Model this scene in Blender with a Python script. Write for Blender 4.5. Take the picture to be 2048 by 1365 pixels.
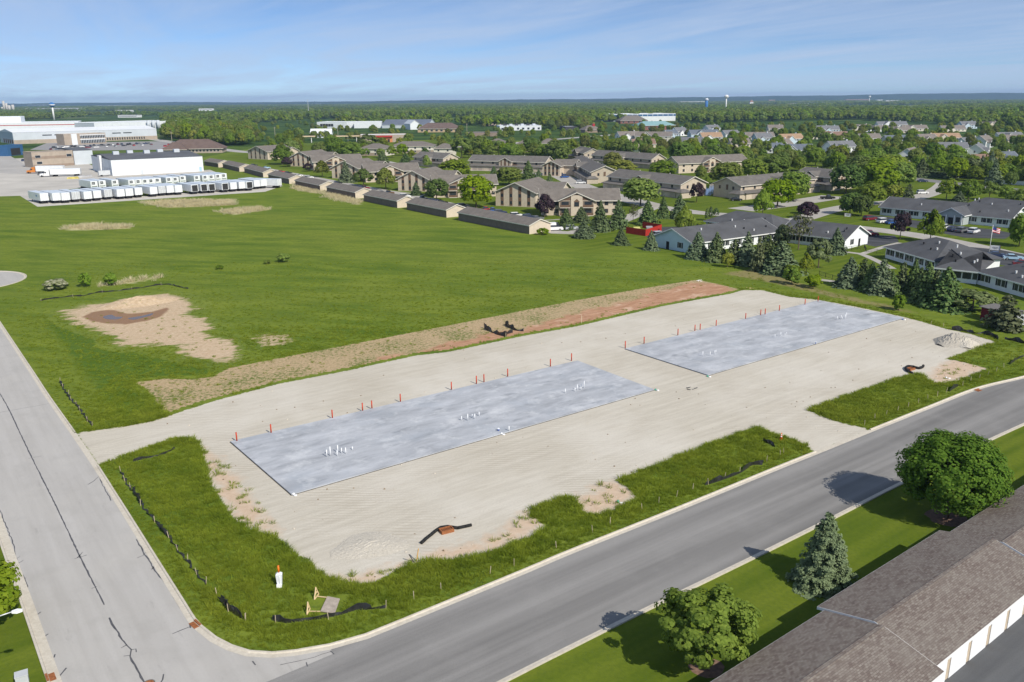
import bpy, bmesh, math, random
import numpy as np
from mathutils import Vector, Matrix, Euler

for o in list(bpy.data.objects):
    bpy.data.objects.remove(o)
SC = bpy.context.scene
COL = SC.collection
R = math.radians
random.seed(7)
RNG = np.random.default_rng(11)

# ------------------------------------------------------------------ camera
CAM_H, FPX, HOR, ROLL = 40.0, 1680.0, 200.0, 0.42
PITCH = math.atan((682.5 - HOR) / FPX)
cd = bpy.data.cameras.new('camera')
cam = bpy.data.objects.new('camera', cd)
COL.objects.link(cam)
cd.sensor_fit = 'HORIZONTAL'
cd.sensor_width = 36.0
cd.lens = 36.0 * FPX / 2048.0
cd.clip_start = 0.5
cd.clip_end = 60000
cam.location = (0, 0, CAM_H)
cam.rotation_euler = (Matrix.Rotation(R(90) - PITCH, 3, 'X') @ Matrix.Rotation(-R(ROLL), 3, 'Z')).to_euler()
SC.camera = cam

# ------------------------------------------------------------------ sun, sky, exposure
SUN_AZ, SUN_EL = -50.0, 40.5          # direction towards the sun, measured from +X
sd_ = bpy.data.lights.new('sun', 'SUN')
sd_.energy = 4.2
sd_.angle = R(0.55)
sd_.color = (1.0, 0.94, 0.84)
sun = bpy.data.objects.new('sun', sd_)
COL.objects.link(sun)
sv = Vector((math.cos(R(SUN_AZ)) * math.cos(R(SUN_EL)), math.sin(R(SUN_AZ)) * math.cos(R(SUN_EL)), math.sin(R(SUN_EL))))
sun.rotation_euler = sv.to_track_quat('Z', 'Y').to_euler()
sun.location = sv * 200

W = bpy.data.worlds.new('World')
SC.world = W
W.use_nodes = True
wt = W.node_tree
for n in list(wt.nodes):
    wt.nodes.remove(n)

def wn(t, **k):
    n = wt.nodes.new(t)
    for a, b in k.items():
        setattr(n, a, b)
    return n
w_out = wn('ShaderNodeOutputWorld')
w_bg = wn('ShaderNodeBackground')
w_bg.inputs['Strength'].default_value = 0.092
sky = wn('ShaderNodeTexSky', sky_type='NISHITA')
sky.sun_disc = False
sky.sun_elevation = R(SUN_EL)
sky.sun_rotation = R(90 - SUN_AZ)
sky.altitude = 0
sky.air_density = 0.50
sky.dust_density = 0.0
sky.ozone_density = 5.5
# thin cirrus, spread over the whole dome
tc = wn('ShaderNodeTexCoord')
sep = wn('ShaderNodeSeparateXYZ')
wt.links.new(tc.outputs['Generated'], sep.inputs[0])
def wm(op, a, b=None, c=None):
    n = wn('ShaderNodeMath', operation=op)
    for i, x in enumerate((a, b, c)):
        if x is None: continue
        if isinstance(x, (int, float)): n.inputs[i].default_value = x
        else: wt.links.new(x, n.inputs[i])
    return n.outputs[0]
zz = wm('ADD', wm('ABSOLUTE', sep.outputs['Z']), 0.035)
u_ = wm('DIVIDE', sep.outputs['X'], zz)
v_ = wm('DIVIDE', sep.outputs['Y'], zz)
comb = wn('ShaderNodeCombineXYZ')
wt.links.new(wm('ADD', wm('MULTIPLY', u_, 0.55), wm('MULTIPLY', v_, 0.30)), comb.inputs[0])
wt.links.new(wm('ADD', wm('MULTIPLY', v_, 0.16), wm('MULTIPLY', u_, -0.10)), comb.inputs[1])
nz = wn('ShaderNodeTexNoise')
nz.inputs['Scale'].default_value = 0.95
nz.inputs['Detail'].default_value = 7
nz.inputs['Roughness'].default_value = 0.62
nz.inputs['Distortion'].default_value = 0.5
wt.links.new(comb.outputs[0], nz.inputs['Vector'])
rmp = wn('ShaderNodeMapRange')
rmp.inputs['From Min'].default_value = 0.31
rmp.inputs['From Max'].default_value = 0.66
rmp.inputs['To Max'].default_value = 0.78
rmp.clamp = True
wt.links.new(nz.outputs['Fac'], rmp.inputs['Value'])
mixc = wn('ShaderNodeMix', data_type='RGBA')
mixc.inputs['B'].default_value = (4.7, 5.8, 7.7, 1)
wt.links.new(rmp.outputs[0], mixc.inputs['Factor'])
wt.links.new(sky.outputs['Color'], mixc.inputs['A'])
wt.links.new(mixc.outputs['Result'], w_bg.inputs['Color'])
wt.links.new(w_bg.outputs[0], w_out.inputs[0])

vs = SC.view_settings
vs.view_transform = 'Standard'
vs.look = 'None'
vs.exposure = 0.20
vs.gamma = 1.0
vs.use_curve_mapping = False
SC.cycles.max_bounces = 5
SC.cycles.transparent_max_bounces = 6
SC.cycles.volume_bounces = 0

# ------------------------------------------------------------------ survey: picture measurement -> place on the ground
_cr, _sr, _cp, _sp = math.cos(R(ROLL)), math.sin(R(ROLL)), math.cos(PITCH), math.sin(PITCH)
def G(px, py, z=0.0):
    x = (px - 1024) / FPX; y = (682.5 - py) / FPX
    xr = x * _cr + y * _sr; yr = -x * _sr + y * _cr
    t = (z - CAM_H) / (-_sp + yr * _cp)
    return Vector((xr * t, (_cp + yr * _sp) * t, z))
def PX(p):
    dx, dy, dz = p[0], p[1], p[2] - CAM_H
    fw = dy * _cp - dz * _sp; up = dy * _sp + dz * _cp
    xr, yr = dx / fw, up / fw
    return 1024 + FPX * (xr * _cr - yr * _sr), 682.5 - FPX * (xr * _sr + yr * _cr)
def height_at(base, topy):
    b = G(*base); lo, hi = 0.0, 90.0
    for _ in range(40):
        m = (lo + hi) / 2
        if PX((b.x, b.y, m))[1] > topy: lo = m
        else: hi = m
    return lo

# ------------------------------------------------------------------ objects
def tag(o, label=None, cat=None, group=None, kind=None):
    if label: o['label'] = label
    if cat: o['category'] = cat
    if group: o['group'] = group
    if kind: o['kind'] = kind
    return o
def link(o, parent=None):
    COL.objects.link(o)
    if parent is not None: o.parent = parent
    return o
def empty(name, loc=(0, 0, 0), rz=0.0, label=None, cat=None, group=None):
    o = bpy.data.objects.new(name, None)
    o.empty_display_size = 0.3
    COL.objects.link(o)
    o.location = loc
    o.rotation_euler = (0, 0, rz)
    return tag(o, label, cat, group)
def meshobj(name, me, mat=None, parent=None, loc=None, rz=0.0, scale=None):
    o = bpy.data.objects.new(name, me)
    COL.objects.link(o)
    if mat is not None:
        if len(me.materials) == 0: me.materials.append(mat)
        elif me.materials[0] != mat:
            o.material_slots[0].link = 'OBJECT'
            o.material_slots[0].material = mat
    if parent is not None: o.parent = parent
    if loc is not None: o.location = loc
    if rz: o.rotation_euler = (0, 0, rz)
    if scale is not None: o.scale = scale
    return o
def copy_tree(o, parent=None):
    c = o.copy()
    COL.objects.link(c)
    c.parent = parent
    for ch in o.children:
        copy_tree(ch, c)
    return c
class MB:
    """collects polygons; build() links them as one mesh object"""
    def __init__(s):
        s.v = []; s.f = []
    def poly(s, pts):
        n = len(s.v); s.v += [tuple(p) for p in pts]; s.f.append(tuple(range(n, n + len(pts)))); return s
    def box(s, x0, x1, y0, y1, z0, z1):
        n = len(s.v)
        s.v += [(x0, y0, z0), (x1, y0, z0), (x1, y1, z0), (x0, y1, z0), (x0, y0, z1), (x1, y0, z1), (x1, y1, z1), (x0, y1, z1)]
        s.f += [tuple(n + i for i in q) for q in ((0, 3, 2, 1), (4, 5, 6, 7), (0, 1, 5, 4), (1, 2, 6, 5), (2, 3, 7, 6), (3, 0, 4, 7))]
        return s
    def hexa(s, b, t):
        """bottom ring b and top ring t of equal length"""
        n = len(s.v); k = len(b)
        s.v += [tuple(p) for p in b] + [tuple(p) for p in t]
        s.f.append(tuple(n + k - 1 - i for i in range(k)))
        s.f.append(tuple(n + k + i for i in range(k)))
        for i in range(k):
            j = (i + 1) % k
            s.f.append((n + i, n + j, n + k + j, n + k + i))
        return s
    def prism_x(s, prof, x0, x1):
        """profile of (y,z) points extruded along x"""
        return s.hexa([(x0, y, z) for y, z in prof][::-1], [(x1, y, z) for y, z in prof][::-1])
    def prism_y(s, prof, y0, y1):
        return s.hexa([(x, y0, z) for x, z in prof], [(x, y1, z) for x, z in prof])
    def prism_z(s, prof, z0, z1):
        return s.hexa([(x, y, z0) for x, y in prof], [(x, y, z1) for x, y in prof])
    def cyl(s, p0, p1, r0, r1=None, n=8):
        r1 = r0 if r1 is None else r1
        p0, p1 = Vector(p0), Vector(p1)
        d = (p1 - p0).normalized()
        a = d.orthogonal().normalized(); b = d.cross(a)
        ring = [a * math.cos(2 * math.pi * i / n) + b * math.sin(2 * math.pi * i / n) for i in range(n)]
        return s.hexa([p0 + r * r0 for r in ring], [p1 + r * r1 for r in ring])
    def tube(s, pts, r, n=6):
        for a, b in zip(pts[:-1], pts[1:]): s.cyl(a, b, r, r, n)
        return s
    def mesh(s, name='m', smooth=False):
        me = bpy.data.meshes.new(name)
        me.from_pydata(s.v, [], s.f)
        if smooth: me.polygons.foreach_set('use_smooth', [True] * len(me.polygons))
        return me
    def build(s, name, mat, parent=None, loc=None, rz=0.0, smooth=False):
        return meshobj(name, s.mesh(name, smooth), mat, parent, loc, rz)
_mc = {}
def cached(key, fn):
    if key not in _mc: _mc[key] = fn()
    return _mc[key]
def boxmesh(dx, dy, dz):
    """box centred in x, from y=-dy to 0, z from 0 to dz"""
    return cached(('box', round(dx, 3), round(dy, 3), round(dz, 3)), lambda: MB().box(-dx / 2, dx / 2, -dy, 0, 0, dz).mesh('box'))

# ------------------------------------------------------------------ materials
class NT:
    def __init__(s, name):
        s.m = bpy.data.materials.new(name); s.m.use_nodes = True
        s.t = s.m.node_tree
        s.b = s.t.nodes['Principled BSDF']; s.out = s.t.nodes['Material Output']
        s._pos = None
    def n(s, t, **k):
        x = s.t.nodes.new(t)
        for a, b in k.items(): setattr(x, a, b)
        return x
    def put(s, x, sock):
        if isinstance(x, (int, float)): sock.default_value = x
        elif isinstance(x, (tuple, list)): sock.default_value = tuple(x) + ((1,) if len(x) == 3 and sock.type == 'RGBA' else ())
        else: s.t.links.new(x, sock)
    def math(s, op, a, b=None, c=None, clamp=False):
        x = s.n('ShaderNodeMath', operation=op, use_clamp=clamp)
        for i, q in enumerate((a, b, c)):
            if q is not None: s.put(q, x.inputs[i])
        return x.outputs[0]
    @property
    def pos(s):
        if s._pos is None: s._pos = s.n('ShaderNodeNewGeometry').outputs['Position']
        return s._pos
    @property
    def obj(s): return s.n('ShaderNodeTexCoord').outputs['Object']
    def noise(s, scale, detail=3, rough=.55, vec=None, dist=0.0):
        x = s.n('ShaderNodeTexNoise')
        x.inputs['Scale'].default_value = scale; x.inputs['Detail'].default_value = detail
        x.inputs['Roughness'].default_value = rough; x.inputs['Distortion'].default_value = dist
        s.put(s.pos if vec is None else vec, x.inputs['Vector'])
        return x.outputs['Fac']
    def mapping(s, vec, rot=0.0, scale=(1, 1, 1)):
        x = s.n('ShaderNodeMapping')
        s.put(vec, x.inputs['Vector']); x.inputs['Rotation'].default_value = (0, 0, rot)
        y = s.n('ShaderNodeMapping')
        s.t.links.new(x.outputs[0], y.inputs['Vector']); y.inputs['Scale'].default_value = scale
        return y.outputs[0]
    def ramp(s, f, lo, hi, a=0.0, b=1.0):
        x = s.n('ShaderNodeMapRange', clamp=True)
        s.put(f, x.inputs['Value'])
        for k, q in (('From Min', lo), ('From Max', hi), ('To Min', a), ('To Max', b)): x.inputs[k].default_value = q
        return x.outputs[0]
    def mix(s, f, a, b):
        x = s.n('ShaderNodeMix', data_type='RGBA')
        s.put(f, x.inputs['Factor']); s.put(a, x.inputs['A']); s.put(b, x.inputs['B'])
        return x.outputs['Result']
    def attr(s, name):
        return s.n('ShaderNodeAttribute', attribute_name=name).outputs['Fac']
    def bump(s, h, strength=.5, dist=.05):
        x = s.n('ShaderNodeBump'); x.inputs['Strength'].default_value = strength; x.inputs['Distance'].default_value = dist
        s.put(h, x.inputs['Height']); s.t.links.new(x.outputs[0], s.b.inputs['Normal'])
    def done(s, col, rough=.9, spec=.2):
        s.put(col, s.b.inputs['Base Color']); s.put(rough, s.b.inputs['Roughness'])
        s.b.inputs['Specular IOR Level'].default_value = spec
        return s.m
_pm = {}
def pm(name, c, var=.12, scale=1.5, rough=.8, spec=.25, metal=0.0, bump=0.0, coords='pos'):
    """plain painted or raw surface with mottled wear"""
    if name in _pm: return _pm[name]
    t = NT(name)
    v = t.pos if coords == 'pos' else t.obj
    f = t.noise(scale, 4, .6, v)
    col = t.mix(t.ramp(f, .3, .7), tuple(x * (1 - var) for x in c), tuple(min(1, x * (1 + var)) for x in c))
    t.b.inputs['Metallic'].default_value = metal
    if bump: t.bump(t.noise(scale * 6, 3, .6, v), bump, .02)
    _pm[name] = t.done(col, rough, spec)
    return _pm[name]
# ================================================================== the setting: ground, field, roads, pad
def W2(pts): return [G(*p) for p in pts]
def spline(pts, step=1.0, closed=False):
    P_ = [Vector((p[0], p[1])) for p in pts]
    out = []
    n = len(P_)
    for i in range(n if closed else n - 1):
        p1, p2 = P_[i], P_[(i + 1) % n]
        p0 = P_[(i - 1) % n] if (closed or i > 0) else p1 * 2 - p2
        p3 = P_[(i + 2) % n] if (closed or i + 2 < n) else p2 * 2 - p1
        k = max(1, int((p2 - p1).length / step))
        for j in range(k):
            t = j / k
            out.append(0.5 * ((2 * p1) + (p2 - p0) * t + (2 * p0 - 5 * p1 + 4 * p2 - p3) * t * t + (3 * p1 - p0 - 3 * p2 + p3) * t ** 3))
    if not closed: out.append(P_[-1])
    return out
def offset(pts, d):
    """shift a polyline to its left by d"""
    out = []
    for i, p in enumerate(pts):
        a = pts[max(0, i - 1)]; b = pts[min(len(pts) - 1, i + 1)]
        t = (b - a).normalized()
        out.append(p + Vector((-t.y, t.x)) * d)
    return out
def sdf(poly, X, Y):
    """signed distance, positive inside"""
    P_ = np.array([(p[0], p[1]) for p in poly], float)
    d2 = np.full(X.shape, 1e18); inside = np.zeros(X.shape, bool)
    for (x0, y0), (x1, y1) in zip(P_, np.roll(P_, -1, 0)):
        ex, ey = x1 - x0, y1 - y0
        L2 = ex * ex + ey * ey + 1e-12
        t = np.clip(((X - x0) * ex + (Y - y0) * ey) / L2, 0, 1)
        d2 = np.minimum(d2, (X - x0 - t * ex) ** 2 + (Y - y0 - t * ey) ** 2)
        c = (y0 > Y) != (y1 > Y)
        with np.errstate(divide='ignore', invalid='ignore'):
            inside ^= c & (X < ex * (Y - y0) / (ey if ey else 1e-12) + x0)
    d = np.sqrt(d2)
    return np.where(inside, d, -d)
def sheet(name, pts, z, mat, kind='structure', parent=None):
    me = bpy.data.meshes.new(name)
    me.from_pydata([(p[0], p[1], z) for p in pts], [], [tuple(range(len(pts)))])
    if me.polygons[0].normal.z < 0: me.flip_normals()
    o = meshobj(name, me, mat, parent)
    if kind and parent is None: o['kind'] = kind
    return o
def patch(name, poly, z, mat, res=1.0, margin=1.5, extra=None, height=None, kind='structure'):
    P_ = np.array([(p[0], p[1]) for p in poly])
    x = np.arange(P_[:, 0].min() - margin - res, P_[:, 0].max() + margin + res, res)
    y = np.arange(P_[:, 1].min() - margin - res, P_[:, 1].max() + margin + res, res)
    X, Y = np.meshgrid(x, y)
    S = sdf(poly, X, Y)
    Z = np.full(X.shape, z) + (height(X, Y, S) if height else 0)
    ny, nx = X.shape
    idx = np.arange(ny * nx).reshape(ny, nx)
    keep = np.maximum.reduce([S[:-1, :-1], S[1:, :-1], S[:-1, 1:], S[1:, 1:]]) > -margin
    q = np.stack([idx[:-1, :-1], idx[:-1, 1:], idx[1:, 1:], idx[1:, :-1]], -1)[keep]
    used = np.unique(q)
    remap = np.zeros(ny * nx, int); remap[used] = np.arange(len(used))
    V = np.stack([X, Y, Z], -1).reshape(-1, 3)[used]
    me = bpy.data.meshes.new(name)
    me.from_pydata(V.tolist(), [], remap[q].tolist())
    def put(n, a):
        at = me.attributes.new(n, 'FLOAT', 'POINT'); at.data.foreach_set('value', a.reshape(-1)[used].astype(np.float32))
    put('sd', S)
    for n, pl in (extra or {}).items():
        polys = pl if isinstance(pl[0][0], (tuple, list, Vector)) else [pl]
        put(n, np.maximum.reduce([sdf(p, X, Y) for p in polys]))
    o = meshobj(name, me, mat)
    o['kind'] = kind
    return o

# ---- colours of grass shared by every grassed sheet, so that their borders do not show
def grass_col(t, lush=1.0):
    big = t.noise(.022, 3, .6)
    mid = t.noise(.11, 5, .65, t.mapping(t.pos, R(12), (.45, 1.7, 1)))
    fine = t.noise(1.1, 4, .65)
    vf = t.noise(5.0, 3, .7)
    stk = t.noise(.30, 4, .65, t.mapping(t.pos, R(14), (.35, 1.9, 1)))
    spk = t.noise(.75, 3, .6)
    c = t.mix(t.ramp(mid, .36, .62), (.066, .124, .012), (.175, .228, .026))
    c = t.mix(t.math('MULTIPLY', t.ramp(big, .42, .64), .6), c, (.205, .238, .036))
    c = t.mix(t.math('MULTIPLY', t.ramp(stk, .52, .66), .50), c, (.062, .116, .012))
    c = t.mix(t.math('MULTIPLY', t.ramp(spk, .63, .69), .55), c, (.034, .066, .008))
    c = t.mix(t.math('MULTIPLY', t.ramp(fine, .50, .72), .75), c, (.052, .092, .014))
    c = t.mix(t.ramp(vf, .25, .75, .0, .45), c, (.160, .205, .032))
    return c, t.math('ADD', fine, t.math('MULTIPLY', vf, .7))
def mat_ground():
    t = NT('field_grass')
    c, h = grass_col(t)
    # beyond the field: built-up green country
    far = t.ramp(t.math('MULTIPLY', t.n('ShaderNodeVectorMath', operation='LENGTH').outputs['Value'], 1.0), 500, 900)
    ln = [n for n in t.t.nodes if n.type == 'VECT_MATH'][0]
    t.put(t.pos, ln.inputs[0])
    p = t.noise(.0035, 5, .6)
    p2 = t.noise(.02, 4, .6)
    fc = t.mix(t.ramp(p2, .4, .62), (.028, .062, .014), (.075, .125, .026))
    fc = t.mix(t.math('MULTIPLY', t.ramp(p, .58, .66), .7), fc, (.17, .19, .085))
    t.bump(h, .9, .12)
    return t.done(t.mix(far, c, fc), .95, .05)
M_GROUND = mat_ground()
def mat_lawn():
    t = NT('mown_lawn')
    s = t.noise(.35, 2, .5, t.mapping(t.pos, R(-36.5), (.06, 1.5, 1)))
    f = t.noise(2.5, 4, .65)
    p = t.noise(.12, 3, .6)
    c = t.mix(t.ramp(s, .38, .62), (.088, .130, .012), (.132, .172, .018))
    c = t.mix(t.math('MULTIPLY', t.ramp(p, .45, .7), .5), c, (.155, .185, .024))
    c = t.mix(t.ramp(f, .4, .8, 0, .5), c, (.052, .088, .014))
    t.bump(t.noise(8, 3, .6), .5, .04)
    return t.done(c, .95, .05)
M_LAWN = mat_lawn()
gb = MB()
ext = [-30000, -12000, -5000, -2000, -800, -300, 0, 300, 800, 2000, 5000, 12000, 30000]
for i in range(12):
    for j in range(12):
        gb.poly([(ext[i], ext[j], 0), (ext[i + 1], ext[j], 0), (ext[i + 1], ext[j + 1], 0), (ext[i], ext[j + 1], 0)])
gnd = gb.build('ground', M_GROUND); gnd['kind'] = 'structure'

# ---- gravel pad ---------------------------------------------------------------
PAD = [(153,866),(190,862),(260,852),(310,842),(345,830),(430,802),(560,768),(700,741),(830,712),(900,704),(1049,672),(1155,653),(1219,638),(1325,613),(1433,593),(1462,588),(1486,581),
       (1523,581),(1577,594),(1640,601),(1716,615),(1805,634),(1843,644),(1894,659),(1938,668),(1992,684),(1951,696),(1919,708),(1890,719),(1915,722),(1976,738),(1951,749),(1913,762),(1870,768),(1848,752),(1837,746),(1789,758),(1716,784),
       (1669,800),(1615,821),(1653,837),(1685,847),(1726,856),(1739,861),(1630,905),(1612,890),(1581,877),(1547,868),(1516,854),(1506,855),(1427,886),(1359,910),(1297,936),(1229,961),
       (1262,980),(1275,998),(1240,1015),(1200,1030),(1170,1028),(1147,996),(1116,998),(1058,1019),(1060,1030),(1093,1056),(1060,1075),(1000,1099),(918,1118),(850,1122),(826,1126),(795,1140),(744,1167),(693,1164),(652,1152),
       (631,1140),(621,1120),(583,1106),(570,1085),(553,1077),(501,1058),(467,1038),(457,1021),(441,997),(423,971),(411,933),(404,895),(392,878),(362,875),(321,884),(264,907),(197,930)]
PADW = W2(PAD)
TAN = [W2([(400,893),(425,905),(455,932),(480,958),(505,990),(535,1030),(555,1060),(560,1080),(500,1062),(460,1030),(440,1000),(410,940)]),
       W2([(826,1126),(880,1100),(940,1085),(1000,1058),(1040,1030),(1058,1019),(1095,1056),(1000,1102),(918,1120)]),
       W2([(1202,968),(1235,962),(1265,978),(1280,998),(1240,1018),(1200,1034),(1165,1030),(1146,994)]),
       W2([(693,1168),(652,1155),(631,1143),(700,1150),(760,1140),(800,1128),(830,1118),(828,1128),(795,1143),(744,1170)]),
       W2([(1855,745),(1900,716),(1980,737),(1915,764),(1865,770)])]
def mat_gravel():
    t = NT('crushed_limestone')
    al = t.mapping(t.pos, R(-36), (.11, 1.3, 1))
    streak = t.noise(1.0, 5, .65, al)
    al2 = t.mapping(t.pos, R(-36), (.35, 3.2, 1))
    ruts = t.noise(1.6, 4, .6, al2, .6)
    blot = t.noise(.06, 4, .6)
    peb = t.noise(5.5, 4, .7)
    c = t.mix(t.ramp(streak, .3, .7), (.470, .428, .352), (.590, .545, .458))
    c = t.mix(t.ramp(blot, .42, .66, 0, .6), c, (.66, .62, .545))
    c = t.mix(t.math('MULTIPLY', t.ramp(ruts, .56, .74), .38), c, (.40, .335, .25))
    c = t.mix(t.ramp(peb, .52, .78, 0, .55), c, (.36, .325, .265))
    c = t.mix(t.ramp(peb, .46, .25, 0, .35), c, (.74, .70, .62))
    wv = t.n('ShaderNodeTexWave', wave_type='RINGS'); wv.inputs['Scale'].default_value = .55; wv.inputs['Distortion'].default_value = 9.0; wv.inputs['Detail'].default_value = 2; wv.inputs['Detail Scale'].default_value = .18
    t.put(t.pos, wv.inputs['Vector'])
    track = t.math('MULTIPLY', t.ramp(wv.outputs['Fac'], .80, .97), t.ramp(t.noise(.07, 3, .6), .46, .60))
    c = t.mix(t.math('MULTIPLY', track, .60), c, (.37, .315, .24))
    damp = t.ramp(t.noise(.35, 5, .7), .60, .74)
    c = t.mix(t.math('MULTIPLY', damp, .30), c, (.43, .365, .27))
    # packed soil showing through at the rim
    tan = t.math('ADD', t.attr('st'), t.math('MULTIPLY', t.math('SUBTRACT', t.noise(.5, 5, .65), .5), 5.5))
    tf = t.ramp(tan, -.5, 1.2)
    tc_ = t.mix(t.ramp(t.noise(1.4, 5, .7), .3, .7), (.50, .36, .245), (.63, .485, .36))
    tc_ = t.mix(t.ramp(t.noise(2.2, 3, .6), .66, .72, 0, .8), tc_, (.10, .10, .035))
    c = t.mix(t.math('MULTIPLY', tf, .9), c, tc_)
    # ragged border with the grass
    g, gh = grass_col(t)
    e = t.math('ADD', t.attr('sd'), t.math('MULTIPLY', t.math('SUBTRACT', t.noise(1.6, 5, .7), .5), 1.3))
    c = t.mix(t.ramp(e, -.12, .08), g, c)
    t.bump(t.math('ADD', t.math('MULTIPLY', peb, .5), t.math('MULTIPLY', ruts, .6)), .45, .08)
    return t.done(c, .95, .1)
pad = patch('gravel_pad', PADW, .008, mat_gravel(), .6, 1.0, {'st': TAN})

# ---- dirt strip between pad and field
STRIP = [(270,765),(331,758),(381,759),(425,755),(457,737),(513,726),(600,709),(750,680),(900,651),(1046,622),(1164,599),(1281,578),(1395,560),(1433,568),(1471,577),(1490,584),(1440,596),(1325,618),(1219,643),(1155,658),(1049,677),(900,709),(830,717),(700,746),(560,773),(430,807),(345,836),(316,806),(296,781)]
RED = W2([(700,741),(770,716),(850,700),(960,672),(1060,655),(1130,632),(1230,610),(1300,588),(1380,566),(1440,570),(1490,584),(1433,597),(1219,643),(1049,677),(900,709),(830,717)])
def mat_strip():
    t = NT('straw_covered_soil')
    al = t.mapping(t.pos, R(-36), (.25, 1.6, 1))
    st = t.noise(1.0, 4, .6, al)
    n2 = t.noise(2.6, 5, .75)
    straw = t.mix(t.ramp(n2, .35, .62), (.34, .245, .140), (.52, .395, .240))
    fleck = t.ramp(t.math('ADD', t.noise(1.7, 4, .75), t.math('MULTIPLY', t.noise(.13, 2, .5), .35)), .665, .79)
    straw = t.mix(t.math('MULTIPLY', fleck, .9), straw, (.11, .155, .030))
    red = t.mix(t.ramp(st, .3, .7), (.34, .175, .098), (.53, .325, .21))
    red = t.mix(t.ramp(t.noise(.25, 4, .6), .56, .66, 0, .75), red, (.62, .44, .32))
    rf = t.ramp(t.math('ADD', t.attr('sr'), t.math('MULTIPLY', t.math('SUBTRACT', t.noise(.22, 5, .65), .5), 9)), -.8, .8)
    c = t.mix(rf, straw, red)
    g, gh = grass_col(t)
    e = t.math('ADD', t.attr('sd'), t.math('MULTIPLY', t.math('SUBTRACT', t.noise(1.5, 5, .72), .5), 1.6))
    c = t.mix(t.ramp(e, -.15, .12), g, c)
    t.bump(t.math('ADD', n2, st), .7, .10)
    return t.done(c, .95, .05)
patch('dirt_strip', W2(STRIP), .004, mat_strip(), .7, 1.2, {'sr': RED})

# ---- bare patch with a wet basin in the field
BARE = [(123,622),(164,613),(220,605),(272,594),(328,588),(366,597),(392,611),(375,629),(395,638),(428,652),(400,667),(440,676),(480,697),(483,716),(440,724),(404,719),(350,706),(366,694),(322,689),(264,694),(232,687),(232,674),(188,659),(141,641)]
BASIN = W2([(163,635),(178,626),(205,621),(232,620),(255,628),(300,624),(335,615),(340,621),(322,634),(290,643),(250,650),(212,648),(182,644)])
POOL1 = W2([(206,634),(222,630),(232,634),(246,634),(236,639),(214,639)]); POOL2 = W2([(256,637),(285,632),(305,627),(303,631),(285,636),(268,640)])
def mat_bare():
    t = NT('bare_soil')
    n2 = t.noise(1.5, 5, .75)
    al = t.noise(1.0, 4, .6, t.mapping(t.pos, R(-25), (.22, 1.2, 1)))
    c = t.mix(t.ramp(n2, .35, .65), (.44, .32, .20), (.60, .47, .325))
    c = t.mix(t.ramp(al, .55, .75, 0, .5), c, (.52, .345, .215))
    g, gh = grass_col(t)
    fl = t.ramp(t.noise(.9, 5, .75), .61, .68)
    c = t.mix(t.math('MULTIPLY', fl, .8), c, g)
    wet = t.ramp(t.math('ADD', t.attr('sb'), t.math('MULTIPLY', t.math('SUBTRACT', t.noise(.5, 4, .6), .5), 1.5)), -.1, .5)
    c = t.mix(wet, c, t.mix(t.ramp(n2, .3, .7), (.245, .135, .066), (.31, .185, .095)))
    e = t.math('ADD', t.attr('sd'), t.math('MULTIPLY', t.math('SUBTRACT', t.noise(.30, 6, .72, t.mapping(t.pos, R(-20), (.6, 1.5, 1))), .5), 13))
    c = t.mix(t.ramp(e, -.4, 1.0), g, c)
    t.bump(n2, .6, .08)
    return t.done(c, t.math('SUBTRACT', .95, t.math('MULTIPLY', wet, .45)), .15)
def bare_h(X, Y, S):
    c = G(278, 606)
    d = ((X - c.x) * .82 + (Y - c.y) * .57) / 8.5; e = (-(X - c.x) * .57 + (Y - c.y) * .82) / 4.2
    r = np.sqrt(d * d + e * e)
    rr = np.random.default_rng(3).random(X.shape)
    return np.clip(1 - r, 0, 1) * (1.25 + .35 * rr)
patch('bare_patch', W2(BARE), .006, mat_bare(), .6, 3.0, {'sb': BASIN}, bare_h)
def mat_thin():
    t = NT('thin_bare_soil')
    n2 = t.noise(1.5, 5, .75)
    g, gh = grass_col(t)
    e = t.math('ADD', t.attr('sd'), t.math('MULTIPLY', t.math('SUBTRACT', t.noise(.45, 6, .75, t.mapping(t.pos, R(-20), (.5, 1.6, 1))), .5), 14))
    c = t.mix(t.ramp(e, 1.0, 2.6, 0, .9), g, t.mix(t.ramp(n2, .35, .65), (.42, .31, .19), (.58, .46, .31)))
    t.bump(n2, .6, .08)
    return t.done(c, .95, .05)
patch('worn_patch', W2([(500,672),(540,666),(590,668),(602,682),(560,696),(520,700),(495,688)]), .0045, mat_thin(), .8, 2.5)
M_WATER = NT('muddy_water'); M_WATER.b.inputs['Base Color'].default_value = (.13, .085, .055, 1); M_WATER.b.inputs['Roughness'].default_value = .04
M_WATER.bump(M_WATER.noise(2, 3, .5), .04, .02); M_WATER = M_WATER.m
for pl in (POOL1, POOL2):
    sheet('puddle', spline(pl, .5, True), .016, M_WATER)

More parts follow.
